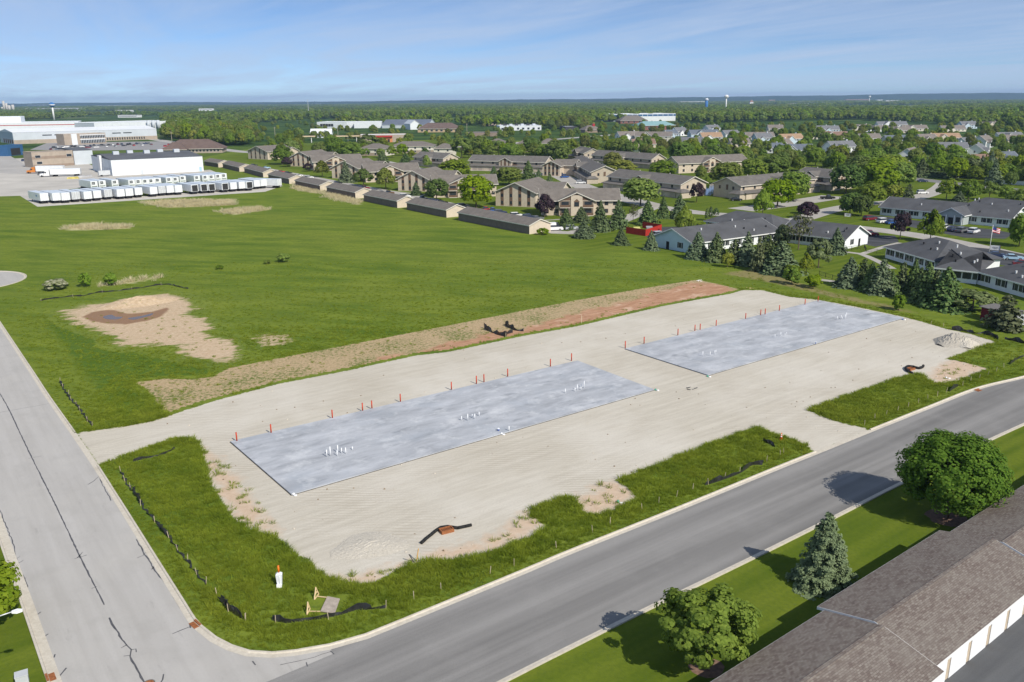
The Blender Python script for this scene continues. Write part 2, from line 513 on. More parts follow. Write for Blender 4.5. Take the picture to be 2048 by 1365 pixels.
# ---- ranker grass inside the verge of the concrete road, dead grass under the conifers
def mat_band(name, a, b, amt):
    t = NT(name)
    g, gh = grass_col(t)
    n2 = t.noise(.9, 4, .7)
    e = t.math('ADD', t.attr('sd'), t.math('MULTIPLY', t.math('SUBTRACT', t.noise(.35, 5, .72), .5), 5))
    t.bump(gh, .9, .12)
    return t.done(t.mix(t.ramp(e, -.3, 1.2, 0, amt), g, t.mix(t.ramp(n2, .3, .7), a, b)), .95, .05)
patch('rank_grass', W2([(75,612),(100,625),(150,650),(235,695),(300,712),(420,735),(440,752),(330,756),(270,766),(300,790),(340,828),(250,850),(205,800),(150,730),(95,660)]), .0036, mat_band('rank_grass', (.050, .105, .012), (.085, .150, .020), .75), 1.0, 2.5)
patch('rank_grass', W2([(395,885),(405,930),(420,975),(455,1025),(500,1062),(560,1090),(600,1120),(640,1160),(700,1172),(760,1172),(700,1185),(600,1150),(500,1085),(420,1030),(380,960),(365,900)]), .0036, mat_band('rank_grass_near', (.055, .112, .013), (.095, .160, .022), .7), 1.0, 1.5)
patch('dead_grass', W2([(1440,548),(1500,538),(1560,552),(1650,582),(1760,606),(1860,632),(1780,620),(1650,592),(1540,566)]), .0040, mat_band('dead_grass', (.24, .17, .10), (.36, .28, .16), .6), 1.0, 2.5)
# ---- mown and rough lawns
sheet('lawn', W2([(1000,1372),(1140,1303),(1300,1222),(1515,1117),(1677,1036),(1796,975),(1969,890),(2048,853),(2200,780)]) + [Vector((140, 120)), Vector((60, 40)), Vector((10, 10)), Vector((-15, 30))], .003, M_LAWN)
sheet('lawn', W2([(0,1091),(38,1201),(89,1352),(130,1450)]) + [Vector((-30, 20)), Vector((-90, 20)), Vector((-120, 80)), Vector((-102, 142))], .003, M_LAWN)
APT_LAWN = (W2([(1150,520),(1095,470),(1060,440),(900,405),(760,375),(560,338),(430,316),(560,290),(900,280),(1300,290),(1700,330),(2100,360),(2100,560),(2040,610),(1900,590),(1760,590),(1640,560),(1560,520),(1380,525),(1330,515),(1250,500)]))
def mat_lawn2():
    t = NT('park_lawn')
    g, gh = grass_col(t)
    s = t.noise(.35, 2, .5, t.mapping(t.pos, R(-36.5), (.06, 1.5, 1))); f = t.noise(1.2, 4, .65)
    c = t.mix(t.ramp(s, .38, .62), (.088, .132, .013), (.135, .176, .020)); c = t.mix(t.ramp(f, .4, .8, 0, .5), c, (.058, .094, .012))
    e = t.math('ADD', t.attr('sd'), t.math('MULTIPLY', t.math('SUBTRACT', t.noise(.08, 5, .7), .5), 22))
    t.bump(t.noise(6, 3, .6), .5, .05)
    return t.done(t.mix(t.ramp(e, -2, 9), g, c), .95, .05)
patch('lawn', APT_LAWN, .003, mat_lawn2(), 4.0, 10)

# ---- concrete and asphalt roads
def mat_concrete_road():
    t = NT('concrete_road')
    al = t.noise(1.0, 4, .6, t.mapping(t.pos, R(53.5), (.05, .9, 1)))
    f = t.noise(6, 4, .7); b = t.noise(.3, 4, .6)
    c = t.mix(t.ramp(al, .3, .7), (.41, .39, .362), (.475, .455, .428))
    c = t.mix(t.ramp(b, .5, .75, 0, .4), c, (.34, .325, .30))
    c = t.mix(t.ramp(f, .5, .8, 0, .35), c, (.30, .285, .265))
    sc_ = t.noise(.8, 4, .7, t.mapping(t.pos, R(53.5), (.25, 1.4, 1)))
    c = t.mix(t.math('MULTIPLY', t.ramp(sc_, .62, .74), .35), c, (.24, .23, .215))
    c = t.mix(t.math('MULTIPLY', t.ramp(t.noise(.12, 3, .6), .5, .7), .25), c, (.50, .475, .43))
    t.bump(f, .15, .02)
    return t.done(c, .85, .2)
M_CROAD = mat_concrete_road()
def mat_asphalt(name, a, b_, ang=36.3):
    t = NT(name)
    al = t.noise(1.0, 3, .5, t.mapping(t.pos, R(-ang), (.012, .42, 1)))
    al2 = t.noise(1.0, 3, .5, t.mapping(t.pos, R(-ang), (.05, 1.5, 1)))
    f = t.noise(9, 4, .7); bl = t.noise(.25, 4, .6)
    c = t.mix(t.ramp(al, .36, .64), a, b_)
    c = t.mix(t.ramp(al2, .5, .75, 0, .3), c, tuple(x * .75 for x in a))
    c = t.mix(t.ramp(bl, .5, .8, 0, .25), c, tuple(x * 1.25 for x in b_))
    c = t.mix(t.ramp(f, .5, .8, 0, .45), c, tuple(x * .6 for x in a))
    t.bump(f, .25, .02)
    return t.done(c, .88, .2)
M_ASPH = mat_asphalt('worn_asphalt', (.180, .174, .166), (.285, .275, .262))
M_ASPH_DARK = mat_asphalt('dark_asphalt', (.052, .054, .058), (.085, .088, .095), -30)
def mat_kerb():
    t = NT('kerb_concrete')
    f = t.noise(3, 4, .7); b = t.noise(.6, 4, .6)
    c = t.mix(t.ramp(f, .3, .7), (.50, .45, .37), (.63, .58, .49))
    c = t.mix(t.ramp(b, .5, .75, 0, .5), c, (.42, .37, .30))
    return t.done(c, .9, .15)
M_KERB = mat_kerb()
M_SEAL = pm('crack_sealant', (.10, .10, .105), .25, 2, .6)
M_STREET = pm('street_concrete', (.40, .375, .34), .12, .25, .9)

KR = [(0,643),(67,743),(100,793),(152,866)], [(152,866),(175,899),(197,931)], [(197,931),(257,1025),(313,1114),(370,1204),(392,1239),(406,1254),(434,1276),(465,1292),(500,1303),(545,1306),(590,1302),(659,1290),(730,1270),(782,1249),(912,1196),(1055,1137),(1140,1101),(1359,1014),(1547,937),(1630,904)], [(1630,904),(1739,860)], [(1739,860),(1850,816),(1951,777),(2048,753),(2160,722),(2300,690)]
KR = [W2(k) for k in KR]
KR[0] = [KR[0][0] + (KR[0][0] - KR[0][1]).normalized() * 22] + KR[0]
KN = W2([(900,1425),(1028,1358),(1140,1301),(1300,1221),(1515,1116),(1677,1035),(1796,974),(1969,889),(2048,852),(2250,760)])
KL = W2([(0,1091),(38,1201),(89,1352),(140,1500)]); KL = [KL[0] + (KL[0] - KL[2]).normalized() * 90] + KL
sheet('concrete_road', [p for k in KR[:2] for p in offset([Vector((q.x, q.y)) for q in k], -.3)] + offset([Vector((q.x, q.y)) for q in KR[2][:14]], -.3) + W2([(800,1300),(600,1400),(440,1440),(300,1600)]) + [Vector((p.x, p.y)) for p in KL[::-1]], .010, M_CROAD)
farside = [Vector((q.x, q.y)) for q in KR[2][11:] + KR[3][1:] + KR[4][1:]]
sheet('asphalt_road', W2([(440,1404),(665,1309)]) + offset(farside, -.3) + [Vector((p.x, p.y)) for p in KN[::-1]] , .014, M_ASPH)
def kerb(name, pts, side, hgt=.13, gutter=.62):
    """back edge pts; side=-1 puts the gutter on the right of the direction of travel"""
    ln = spline(pts, 1.5)
    prof = [(0, -.02), (0, hgt), (.16, hgt), (.22, .03), (gutter, .021), (gutter, -.02)]
    rows = [offset(ln, side * o) for o, z in prof]
    n, k = len(ln), len(prof)
    V = [(rows[j][i].x, rows[j][i].y, prof[j][1]) for i in range(n) for j in range(k)]
    F = []
    for i in range(n - 1):
        for j in range(k - 1):
            a = i * k + j
            F.append((a, a + k, a + k + 1, a + 1) if side < 0 else (a, a + 1, a + k + 1, a + k))
    me = bpy.data.meshes.new(name); me.from_pydata(V, [], F)
    o = meshobj(name, me, M_KERB); o['kind'] = 'structure'
    return o
kerb('kerb', KR[0], -1); kerb('kerb', KR[1], -1, .03); kerb('kerb', KR[2], -1); kerb('kerb', KR[3], -1, .03); kerb('kerb', KR[4], -1)
kerb('kerb', KN, 1, .13, .5); kerb('kerb', KL, 1, .13, .9)
# turning circle at the end of the concrete road
bc = G(45, 566); bc = Vector((bc.x - 14.6, bc.y + 1.0))
circ = [bc + Vector((math.cos(a), math.sin(a))) * 13.2 for a in np.linspace(0, 2 * math.pi, 49)[:-1]]
sheet('concrete_road', [bc + (p - bc) * .97 for p in circ], .0105, M_CROAD)
kerb('kerb', [bc + Vector((math.cos(a), math.sin(a))) * 13.2 for a in np.linspace(-.9, 2.6, 40)], 1)

# sealed cracks and joints in the concrete
def crack(pts, w, z=.0145, wob=.06):
    ln = spline(W2(pts), .5)
    r = random.Random(len(pts) * 7 + int(pts[0][0]))
    ln = [p + Vector((r.uniform(-wob, wob), r.uniform(-wob, wob))) for p in ln]
    ws = [w * r.uniform(.55, 1.15) for _ in ln]
    a = [p + (q - p).normalized() * wv for p, q, wv in zip(ln, offset(ln, 1), ws)]
    b = [p + (q - p).normalized() * wv for p, q, wv in zip(ln, offset(ln, -1), ws)]
    m = MB()
    for i in range(len(ln) - 1):
        m.poly([(*b[i], z), (*b[i + 1], z), (*a[i + 1], z), (*a[i], z)])
    o = m.build('crack_sealant', M_SEAL); o['kind'] = 'structure'
crack([(-60,690),(0,788),(19,822),(56,900),(117,1023),(160,1114),(209,1210)], .07, wob=.02)
crack([(217,1236),(240,1272),(253,1290),(262,1300),(260,1314),(275,1340),(290,1372)], .08)
crack([(-40,832),(19,822),(97,808)], .035, wob=.02); crack([(57,918),(82,913)], .03)
crack([(150,1118),(174,1110)], .04); crack([(184,1178),(195,1174)], .04); crack([(155,1117),(160,1112),(164,1105)], .05)
crack([(262,1300),(272,1298),(271,1306)], .045); crack([(243,1296),(254,1290)], .045); crack([(248,1313),(262,1311)], .045)
crack([(175,970),(187,963),(196,955)], .05); crack([(196,946),(203,965),(222,1002)], .05)
crack([(273,1080),(284,1100),(296,1118),(310,1142),(330,1165)], .07); crack([(275,1117),(286,1112),(292,1104)], .05); crack([(303,1140),(310,1132)], .06)
crack([(345,1190),(365,1222),(380,1240)], .07); crack([(344,1268),(380,1254)], .05); crack([(378,1240),(380,1256)], .10)
crack([(322,1368),(327,1350)], .05); crack([(505,1322),(512,1330)], .05); crack([(0,1020),(28,1095),(45,1170),(75,1260),(105,1330),(118,1372)], .05)
crack([(30,1120),(40,1113)], .04); crack([(32,1129),(46,1122)], .04); crack([(48,1165),(47,1160),(52,1157)], .05); crack([(45,1150),(58,1195),(63,1210)], .12)
crack([(70,1238),(74,1230),(80,1225)], .05); crack([(86,1278),(90,1272),(97,1268)], .05); crack([(84,1275),(96,1305),(105,1325)], .13); crack([(116,1358),(124,1345),(133,1337)], .06); crack([(108,1316),(110,1310)], .05)
crack([(560,1330),(610,1320),(662,1304)], .03, .019); crack([(662,1303),(668,1310)], .05, .02); crack([(611,1325),(615,1333)], .05, .02)

# streets and yards further back
def strip(name, pts, w, z, mat):
    ln = spline(W2(pts), 4)
    a, b = offset(ln, w / 2), offset(ln, -w / 2)
    m = MB()
    for i in range(len(ln) - 1):
        m.poly([(*b[i], z), (*b[i + 1], z), (*a[i + 1], z), (*a[i], z)])
    o = m.build(name, mat); o['kind'] = 'structure'
strip('street', [(1310,413),(1400,426),(1500,433),(1600,444),(1700,454),(1800,466),(1900,483),(2000,505),(2100,528)], 8.5, .010, M_STREET)
strip('street', [(1590,442),(1660,421),(1720,410),(1800,402),(1850,391),(1880,377),(1895,362)], 8.0, .012, M_STREET)
strip('street', [(1690,338),(1780,352),(1880,364),(1980,375),(2150,392)], 11, .014, pm('road_asphalt_far', (.21, .205, .20), .1, .2, .9))
strip('street', [(1100,458),(1060,445),(1000,432),(930,417),(860,401),(790,387),(720,374),(640,359),(560,344),(480,329)], 7.5, .010, M_STREET)
strip('street', [(1310,413),(1240,395),(1170,375),(1120,352),(1080,338)], 11, .013, M_STREET)
strip('street', [(1310,413),(1230,446),(1140,466),(1095,461)], 6, .016, M_STREET)
strip('street', [(1480,420),(1560,410),(1640,398),(1670,393)], 12, .013, M_STREET)
strip('street', [(1090,350),(1000,342),(900,340),(840,338),(760,322)], 9, .015, M_STREET)
sheet('parking_lot', W2([(1292,474),(1318,455),(1400,452),(1425,463),(1385,482),(1340,492)]), .011, M_ASPH_DARK)
sheet('parking_lot', W2([(1722,470),(1790,472),(1798,484),(1752,494),(1722,488)]), .018, M_ASPH_DARK)
sheet('parking_lot', W2([(1738,430),(1790,436),(1880,448),(1990,460),(2028,468),(2010,478),(1930,476),(1860,462),(1750,440)]), .019, M_ASPH_DARK)
sheet('parking_lot', W2([(1925,493),(2000,500),(2060,512),(2060,540),(2000,530),(1950,520)]), .018, M_ASPH_DARK)
M_YARD = pm('yard_gravel', (.50, .47, .42), .15, .05, .95)
sheet('truck_yard', W2([(-60,322),(60,316),(150,318),(235,350),(420,340),(450,352),(330,356),(200,372),(100,383),(160,392),(300,393),(540,369),(566,372),(530,384),(75,414),(40,392),(-60,395)]), .006, M_YARD)
sheet('parking_lot', W2([(60,300),(95,286),(320,283),(420,300),(300,300),(150,302)]), .007, pm('lot_asphalt_far', (.30, .29, .285), .1, .1, .9))
sheet('drive', W2([(-30,300),(20,312),(60,335),(140,345),(140,352),(-40,345)]), .008, pm('yard_concrete', (.42, .40, .37), .12, .05, .9))
strip('street', [(300,278),(420,296),(520,306),(640,303),(800,298),(960,292),(1100,280),(1250,268)], 13, .010, pm('highway_concrete', (.40, .385, .36), .1, .1, .9))
strip('path', [(1000,445),(1110,440),(1180,432)], 1.6, .018, M_STREET); strip('path', [(760,380),(900,396)], 1.6, .018, M_STREET)
strip('path', [(1680,503),(1720,508),(1760,525),(1785,538)], 2.0, .018, M_STREET); strip('path', [(1725,508),(1775,492),(1800,486)], 1.8, .019, M_STREET); strip('path', [(1640,560),(1690,566)], 2, .018, M_STREET)
# pale reed and straw beds in the far field
def mat_reed():
    t = NT('dry_reeds')
    g, gh = grass_col(t)
    n2 = t.noise(.8, 4, .7)
    e = t.math('ADD', t.attr('sd'), t.math('MULTIPLY', t.math('SUBTRACT', t.noise(.3, 5, .75, t.mapping(t.pos, R(0), (.5, 1.2, 1))), .5), 12))
    c = t.mix(t.ramp(e, -.8, 1.6, 0, .92), g, t.mix(t.ramp(n2, .3, .7), (.42, .37, .19), (.66, .59, .37)))
    return t.done(c, .95, .05)
M_REED = mat_reed()
REEDS = [[(130,455),(190,449),(258,452),(262,458),(190,460),(135,461)], [(280,405),(380,401),(470,402),(472,410),(400,414),(335,416)], [(585,368),(640,382),(645,389),(590,380)], [(648,384),(722,402),(718,410),(655,396)], [(205,570),(320,553),(322,557),(210,574)], [(430,423),(455,421),(520,415),(540,420),(470,430)]]
for i_, q in enumerate(REEDS):
    patch('reed_bed', W2(q), .0034 + .0004 * i_, M_REED, 1.2, 3)
# ================================================================== the building site
ORD = ['first', 'second', 'third', 'fourth', 'fifth', 'sixth', 'seventh', 'eighth', 'ninth', 'tenth', 'eleventh', 'twelfth', 'thirteenth', 'fourteenth', 'fifteenth', 'sixteenth', 'seventeenth', 'eighteenth', 'nineteenth', 'twentieth']
def ordinal(i):
    if i < 20: return ORD[i]
    n = i + 1
    tens = {2: 'twenty', 3: 'thirty', 4: 'forty', 5: 'fifty', 6: 'sixty', 7: 'seventy', 8: 'eighty', 9: 'ninety'}[n // 10]
    return (tens[:-1] + 'ieth') if n % 10 == 0 else tens + '-' + ORD[n % 10 - 1]
def mat_slab():
    t = NT('fresh_concrete')
    al = t.noise(1.0, 5, .62, t.mapping(t.pos, R(-36), (.16, .5, 1)), .3)
    b = t.noise(.16, 4, .6); f = t.noise(4, 4, .7); bl = t.noise(.5, 4, .6, t.mapping(t.pos, R(-36), (.5, 1.6, 1)))
    c = t.mix(t.ramp(al, .3, .7), (.320, .332, .352), (.525, .540, .568))
    c = t.mix(t.ramp(b, .5, .72, 0, .45), c, (.31, .35, .40))
    c = t.mix(t.ramp(bl, .58, .72, 0, .65), c, (.20, .215, .235))
    c = t.mix(t.ramp(t.noise(.30, 6, .72), .52, .68, 0, .60), c, (.64, .65, .66))
    c = t.mix(t.ramp(f, .5, .8, 0, .2), c, (.27, .28, .29))
    t.bump(f, .1, .01)
    return t.done(c, .75, .3)
M_SLAB = mat_slab()
M_GAPSHADE = pm('painted_gap_shade', (.07, .06, .045), .3, 3, .95)
def slab(quad, label, joints):
    q = W2(quad)
    c = sum(q, Vector()) / 4
    e = empty('concrete_slab', (c.x, c.y, 0), 0, label, 'slab')
    m = MB().hexa([(p.x - c.x, p.y - c.y, -.05) for p in q], [(p.x - c.x, p.y - c.y, .14) for p in q])
    m.build('slab_top', M_SLAB, e)
    # shadow gap round the slab, painted as a dark low rim
    u = (q[1] - q[0]).normalized(); v = (q[2] - q[1]).normalized()
    out = [q[0] - u * .1 - v * .1, q[1] + u * .1 - v * .1, q[2] + u * .1 + v * .1, q[3] - u * .1 + v * .1]
    MB().hexa([(p.x - c.x, p.y - c.y, -.04) for p in out], [(p.x - c.x, p.y - c.y, .022) for p in out]).build('gap_shade_rim', M_GAPSHADE, e)
    for f in joints:
        a = q[0].lerp(q[3], f) - c; b = q[1].lerp(q[2], f) - c
        d = v * .02
        MB().poly([(*(a - d).xy, .1435), (*(b - d).xy, .1435), (*(b + d).xy, .1435), (*(a + d).xy, .1435)]).build('saw_joint', pm('saw_cut', (.36, .37, .39), .1), e)
    return e
slab([(461,885),(583,991),(1309,781),(1155,723)], 'long grey-blue concrete slab nearer the street corner', (.335, .665))
slab([(1250,699),(1416,752),(1808,637),(1637,602)], 'long grey-blue concrete slab farther back beside the conifers', (.335, .665))

# red steel posts
M_RED = pm('red_primer', (.48, .055, .022), .15, 3, .55)
post_me = MB().cyl((0, 0, 0), (0, 0, 1.22), .085, .085, 14).mesh('post', True)
cap_me = MB().cyl((0, 0, 1.22), (0, 0, 1.26), .085, .045, 14).mesh('cap')
def posts(L, where):
    for i, (x, y) in enumerate(L):
        e = empty('red_post', G(x, y), 0, 'red steel post, %s from the left on the %s slab' % (ordinal(i), where), 'post', 'red posts along the slabs')
        e.location.z = .0
        meshobj('post_tube', post_me, M_RED, e); meshobj('post_cap', cap_me, pm('red_cap', (.40, .05, .03)), e)
posts([(474,884),(542.5,867.6),(665,838),(725.4,823.5),(744,819),(801,805.4),(903,780.7),(953,768.3),(968,765),(1015.4,753.8),(1100.8,733.5),(1143,722)], 'near')
posts([(1250.4,697),(1288,688.2),(1355.6,671.8),(1389.6,663.6),(1400,661.5),(1432,653.7),(1491,639.4),(1521,632.2),(1530,630.3),(1558.4,623.2),(1609.7,610.7),(1635.7,604.5)], 'far')

# white plumbing stubs standing in the slabs
M_PVC = pm('white_plastic', (.86, .87, .88), .04, 4, .4)
M_PVCG = pm('green_plastic', (.10, .38, .26), .1, 4, .4)
M_BLUEP = pm('blue_plastic', (.10, .16, .42), .15, 4, .45)
def stub(x, y, ty, label, group, r=.055, mat=None):
    b = G(x, y, .14)
    h = max(.15, (y - ty) / (FPX * .965) * (b - cam.location).length)
    e = empty('plastic_pipe', b, 0, label, 'pipe', group)
    MB().cyl((0, 0, 0), (0, 0, h), r, r, 8).build('pipe_tube', mat or M_PVC, e, smooth=True)
    MB().cyl((0, 0, h - .06), (0, 0, h + .01), r * 1.25, r * 1.25, 8).build('pipe_collar', M_PVC, e)
def stubs(zoom, L, where):
    x0, y0, s = zoom
    for i, (x, y, t) in enumerate(sorted(L)):
        stub(x0 + x / s, y0 + y / s, y0 + t / s, 'white plastic pipe stub, %s from the left in the %s cluster' % (ordinal(i), where), 'pipe stubs in the slabs')
ZA, ZB, ZC, ZD = (440, 680, 4.265), (800, 680, 3.793), (1220, 560, 4.876), (1560, 560, 4.197)
stubs(ZA, [(912,998,938),(942,990,912),(1000,990,945),(1006,962,900),(1038,968,922),(1073,972,920),(1130,938,912)], 'left near-slab')
stubs(ZB, [(467,612,580),(514,612,562),(548,592,565),(567,600,562),(600,578,548)], 'middle near-slab')
stubs(ZB, [(1254,405,372),(1327,392,365),(1345,380,340),(1372,380,355),(1376,357,335),(1396,365,312)], 'right near-slab')
stubs(ZC, [(903,745,700),(975,740,702),(1020,725,690),(1031,710,685)], 'left far-slab')
stubs(ZC, [(1607,560,535),(1663,550,512),(1705,540,525),(1720,530,515)], 'middle far-slab')
stubs(ZD, [(480,335,308),(510,332,300),(522,330,312),(545,332,295),(555,320,280)], 'right far-slab')
stub(1018, 862, 853, 'white pipe stub with blue cap on the near slab front edge', 'edge fittings', .06)
stub(997, 862, 857, 'short blue wrapped pipe bundle on the near slab front edge', 'edge fittings', .12, M_BLUEP)
stub(1631, 689, 684, 'dark pipe stub on the far slab front edge', 'edge fittings', .06, M_BLUEP)
def fitting(x, y, label, mat):
    p = G(x, y)
    e = empty('drain_fitting', p, 0, label, 'drain fitting', 'drain fittings at the slab corners')
    MB().cyl((0, 0, 0), (0, 0, .22), .16, .12, 10).build('riser', mat, e, smooth=True)
    MB().cyl((.1, -.3, .08), (.45, -.35, .10), .1, .1, 8).build('elbow', M_PVC, e, smooth=True)
fitting(587, 990, 'white drain fitting at the near slab front corner', M_PVC)
fitting(1311, 781, 'green and white drain fitting at the near slab right corner', M_PVCG)
fitting(1415, 754, 'green drain fitting at the far slab front corner', M_PVCG)
fitting(1003, 869, 'small white drain cap halfway along the near slab', M_PVC)
fitting(1805, 640, 'dark drain fitting at the far slab right corner', M_BLUEP)
fitting(1236, 1005, 'green topped riser in the bare notch of the street verge', M_PVCG)
fitting(1892, 757, 'white riser in the bare notch below the coiled sock', M_PVC)

# silt fences: stakes and black fabric
M_STAKE = pm('weathered_stake', (.50, .42, .30), .2, 4, .85)
M_FABRIC = pm('black_silt_fabric', (.026, .026, .028), .5, 2.5, .35, .5, bump=.6)
stake_me = MB().box(-.025, .025, -.02, .02, -.1, .75).mesh('stake')
def lean(o, r, a=.12): o.rotation_euler = (r.uniform(-a, a), r.uniform(-a, a), r.uniform(0, 3))
FENCE_PTS = []
def silt_fence(stakes, runs, label, h=.55, sag=.35):
    r = random.Random(int(stakes[0][0] * 3))
    S = [G(*p) for p in stakes]
    c = S[len(S) // 2]
    e = empty('silt_fence', (c.x, c.y, 0), 0, label, 'silt fence')
    for p in S:
        o = meshobj('stake', stake_me, M_STAKE, e, p - c); lean(o, r)
    for run, hh in runs:
        ln = spline(W2(run), .45)
        FENCE_PTS.extend((p.x, p.y) for p in ln)
        m = MB()
        z = []; k = r.random() * 9
        for i, p in enumerate(ln):
            z.append(hh * 1.15 * (.62 + .45 * math.sin(i * .9 + k) * math.sin(i * .37 + 1.3 * k)) + .05)
        for i in range(len(ln) - 1):
            a, b = ln[i], ln[i + 1]
            wa, wb = .16 * math.sin(i * 1.7 + k), .16 * math.sin((i + 1) * 1.7 + k)
            m.hexa([(a.x - c.x, a.y - c.y, 0), (b.x - c.x, b.y - c.y, 0), (b.x - c.x, b.y - c.y + .03, 0), (a.x - c.x, a.y - c.y + .03, 0)],
                   [(a.x - c.x + wa, a.y - c.y + wa, z[i]), (b.x - c.x + wb, b.y - c.y + wb, z[i + 1]), (b.x - c.x + wb, b.y - c.y + wb + .03, z[i + 1]), (a.x - c.x + wa, a.y - c.y + wa + .03, z[i])])
        m.build('fabric', M_FABRIC, e)
    return e
zz2 = lambda L, x0, y0, s: [(x0 + a / s, y0 + b / s) for a, b in L]
silt_fence(zz2([(640,250),(662,300),(692,340),(745,430),(820,520),(895,600),(943,670),(995,725),(1043,795),(1092,845),(1150,905),(1207,985),(1300,1040)], 0, 850, 2.65),
           [(zz2([(640,245),(665,300),(700,350),(735,395),(760,440),(820,510),(880,580),(940,660),(960,690),(1000,735),(1050,800),(1095,850)], 0, 850, 2.65), .22), (zz2([(705,350),(750,420)], 0, 850, 2.65), .6), (zz2([(838,538),(890,595)], 0, 850, 2.65), .55), (zz2([(1168,935),(1215,985),(1290,1030)], 0, 850, 2.65), .7), (zz2([(705,195),(760,182),(860,160),(930,125)], 0, 850, 2.65), .3)],
           'sagging black silt fence with stakes along the concrete road verge')
silt_fence(zz2([(85,685),(262,785),(570,800),(1112,765),(1700,650)], 440, 1090, 5.12),
           [(zz2([(5,570),(60,640),(150,720),(225,755)], 440, 1090, 5.12), .55), (zz2([(530,780),(600,790),(680,805),(840,785),(1000,765),(1110,745),(1250,715),(1400,665),(1480,668),(1560,660)], 440, 1090, 5.12), .45), (zz2([(1560,660),(1640,655),(1690,652)], 440, 1090, 5.12), .25)],
           'black silt fence curving round the street corner behind the fallen barricade')
silt_fence(zz2([(410,905),(432,945),(468,990),(487,1030),(522,1065),(545,1100),(598,1175),(630,1210)], 0, 500, 3.413), [(zz2([(408,900),(440,960),(485,1030),(520,1060),(555,1110),(600,1170),(635,1205)], 0, 500, 3.413), .4)], 'short black silt fence beside the road above the left driveway')
silt_fence(zz2([(280,352),(500,325),(700,292),(900,272),(1100,242)], 0, 500, 3.413), [(zz2([(278,350),(320,340),(400,330),(500,318),(560,318),(650,296),(720,290),(800,282),(880,272),(960,262),(1040,248),(1120,238),(1165,240),(1210,252),(1285,268)], 0, 500, 3.413), .28)], 'long black silt fence in the grass behind the muddy patch')
silt_fence(zz2([(235,400),(380,460),(505,425)], 900, 540, 3.413), [(zz2([(235,397),(262,420),(300,432),(330,445),(380,458),(392,440),(428,430)], 900, 540, 3.413), .95), (zz2([(372,375),(395,392),(430,408),(460,418),(505,420)], 900, 540, 3.413), .95)], 'crumpled black silt fence piece lying on the dirt strip')
silt_fence(zz2([(1265,378),(1372,395),(1487,420),(1608,438)], 1560, 560, 4.197), [(zz2([(1440,420),(1560,440),(1650,458),(1720,462),(1800,485),(1830,508)], 1560, 560, 4.197), .75), (zz2([(1885,500),(1950,512),(2048,536),(2120,550)], 1560, 560, 4.197), .65)], 'black silt fence at the pad corner below the red shed')
silt_fence(zz2([(1402,312),(1560,245),(1640,212),(1660,200)], 1000, 840, 2.926), [(zz2([(1200,385),(1310,350),(1400,315),(1440,290),(1480,265),(1535,265)], 1000, 840, 2.926), .5), (zz2([(1540,120),(1560,135),(1610,160)], 1000, 840, 2.926), .4)], 'slack black silt fence in the middle street verge near the cone')
silt_fence(zz2([(1557,775),(1660,735)], 1400, 540, 3.16), [(zz2([(1580,770),(1600,755),(1630,738)], 1400, 540, 3.16), .6), (zz2([(1960,600),(2000,570),(2048,548)], 1400, 540, 3.16), .5)], 'short black silt fence scraps in the right street verge')
def stakes(L, where):
    r = random.Random(5)
    for i, (x, y) in enumerate(L):
        o = meshobj('wooden_stake', stake_me, M_STAKE, None, G(x, y))
        lean(o, r)
        tag(o, 'pale wooden stake, %s from the left in the %s verge' % (ordinal(i), where), 'stake', 'stakes along the asphalt street')
stakes(zz2([(1985,560)], 440, 1090, 5.12) + zz2([(113,1062),(337,985),(738,850),(935,788),(1280,642),(1577,512),(1721,447)], 800, 940, 4.096) + zz2([(831,528),(929,488),(1033,450),(1127,412),(1219,380),(1313,345)], 1000, 840, 2.926), 'middle street')
stakes(zz2([(1040,985),(1105,945),(1178,920),(1248,895),(1315,870),(1380,845),(1440,820),(1500,800),(1712,705),(1765,690),(1818,670),(1872,645),(1920,620)], 1400, 540, 3.16), 'right street')
o = meshobj('wooden_stake', MB().box(-.04, .04, -.03, .03, 0, 1.3).mesh('tall_stake'), pm('orange_lath', (.62, .36, .12), .1), None, G(833, 1124)); o.rotation_euler = (0, .18, .4)
tag(o, 'orange tipped lath at the pad edge below the drain sock', 'stake')
o = meshobj('wooden_stake', MB().box(-.04, .04, -.03, .03, 0, 1.0).mesh('dark_stake'), pm('dark_lath', (.06, .05, .045), .1), None, G(828, 1125)); o.rotation_euler = (0, -.45, .4)
tag(o, 'dark leaning stake beside the orange lath', 'stake')
o = meshobj('wooden_stake', MB().box(-.04, .04, -.03, .03, 0, 1.5).mesh('lath'), pm('raw_lath', (.68, .56, .40), .1), None, G(1163, 647))
tag(o, 'lone pale lath with a weed clump on the dirt strip', 'stake')

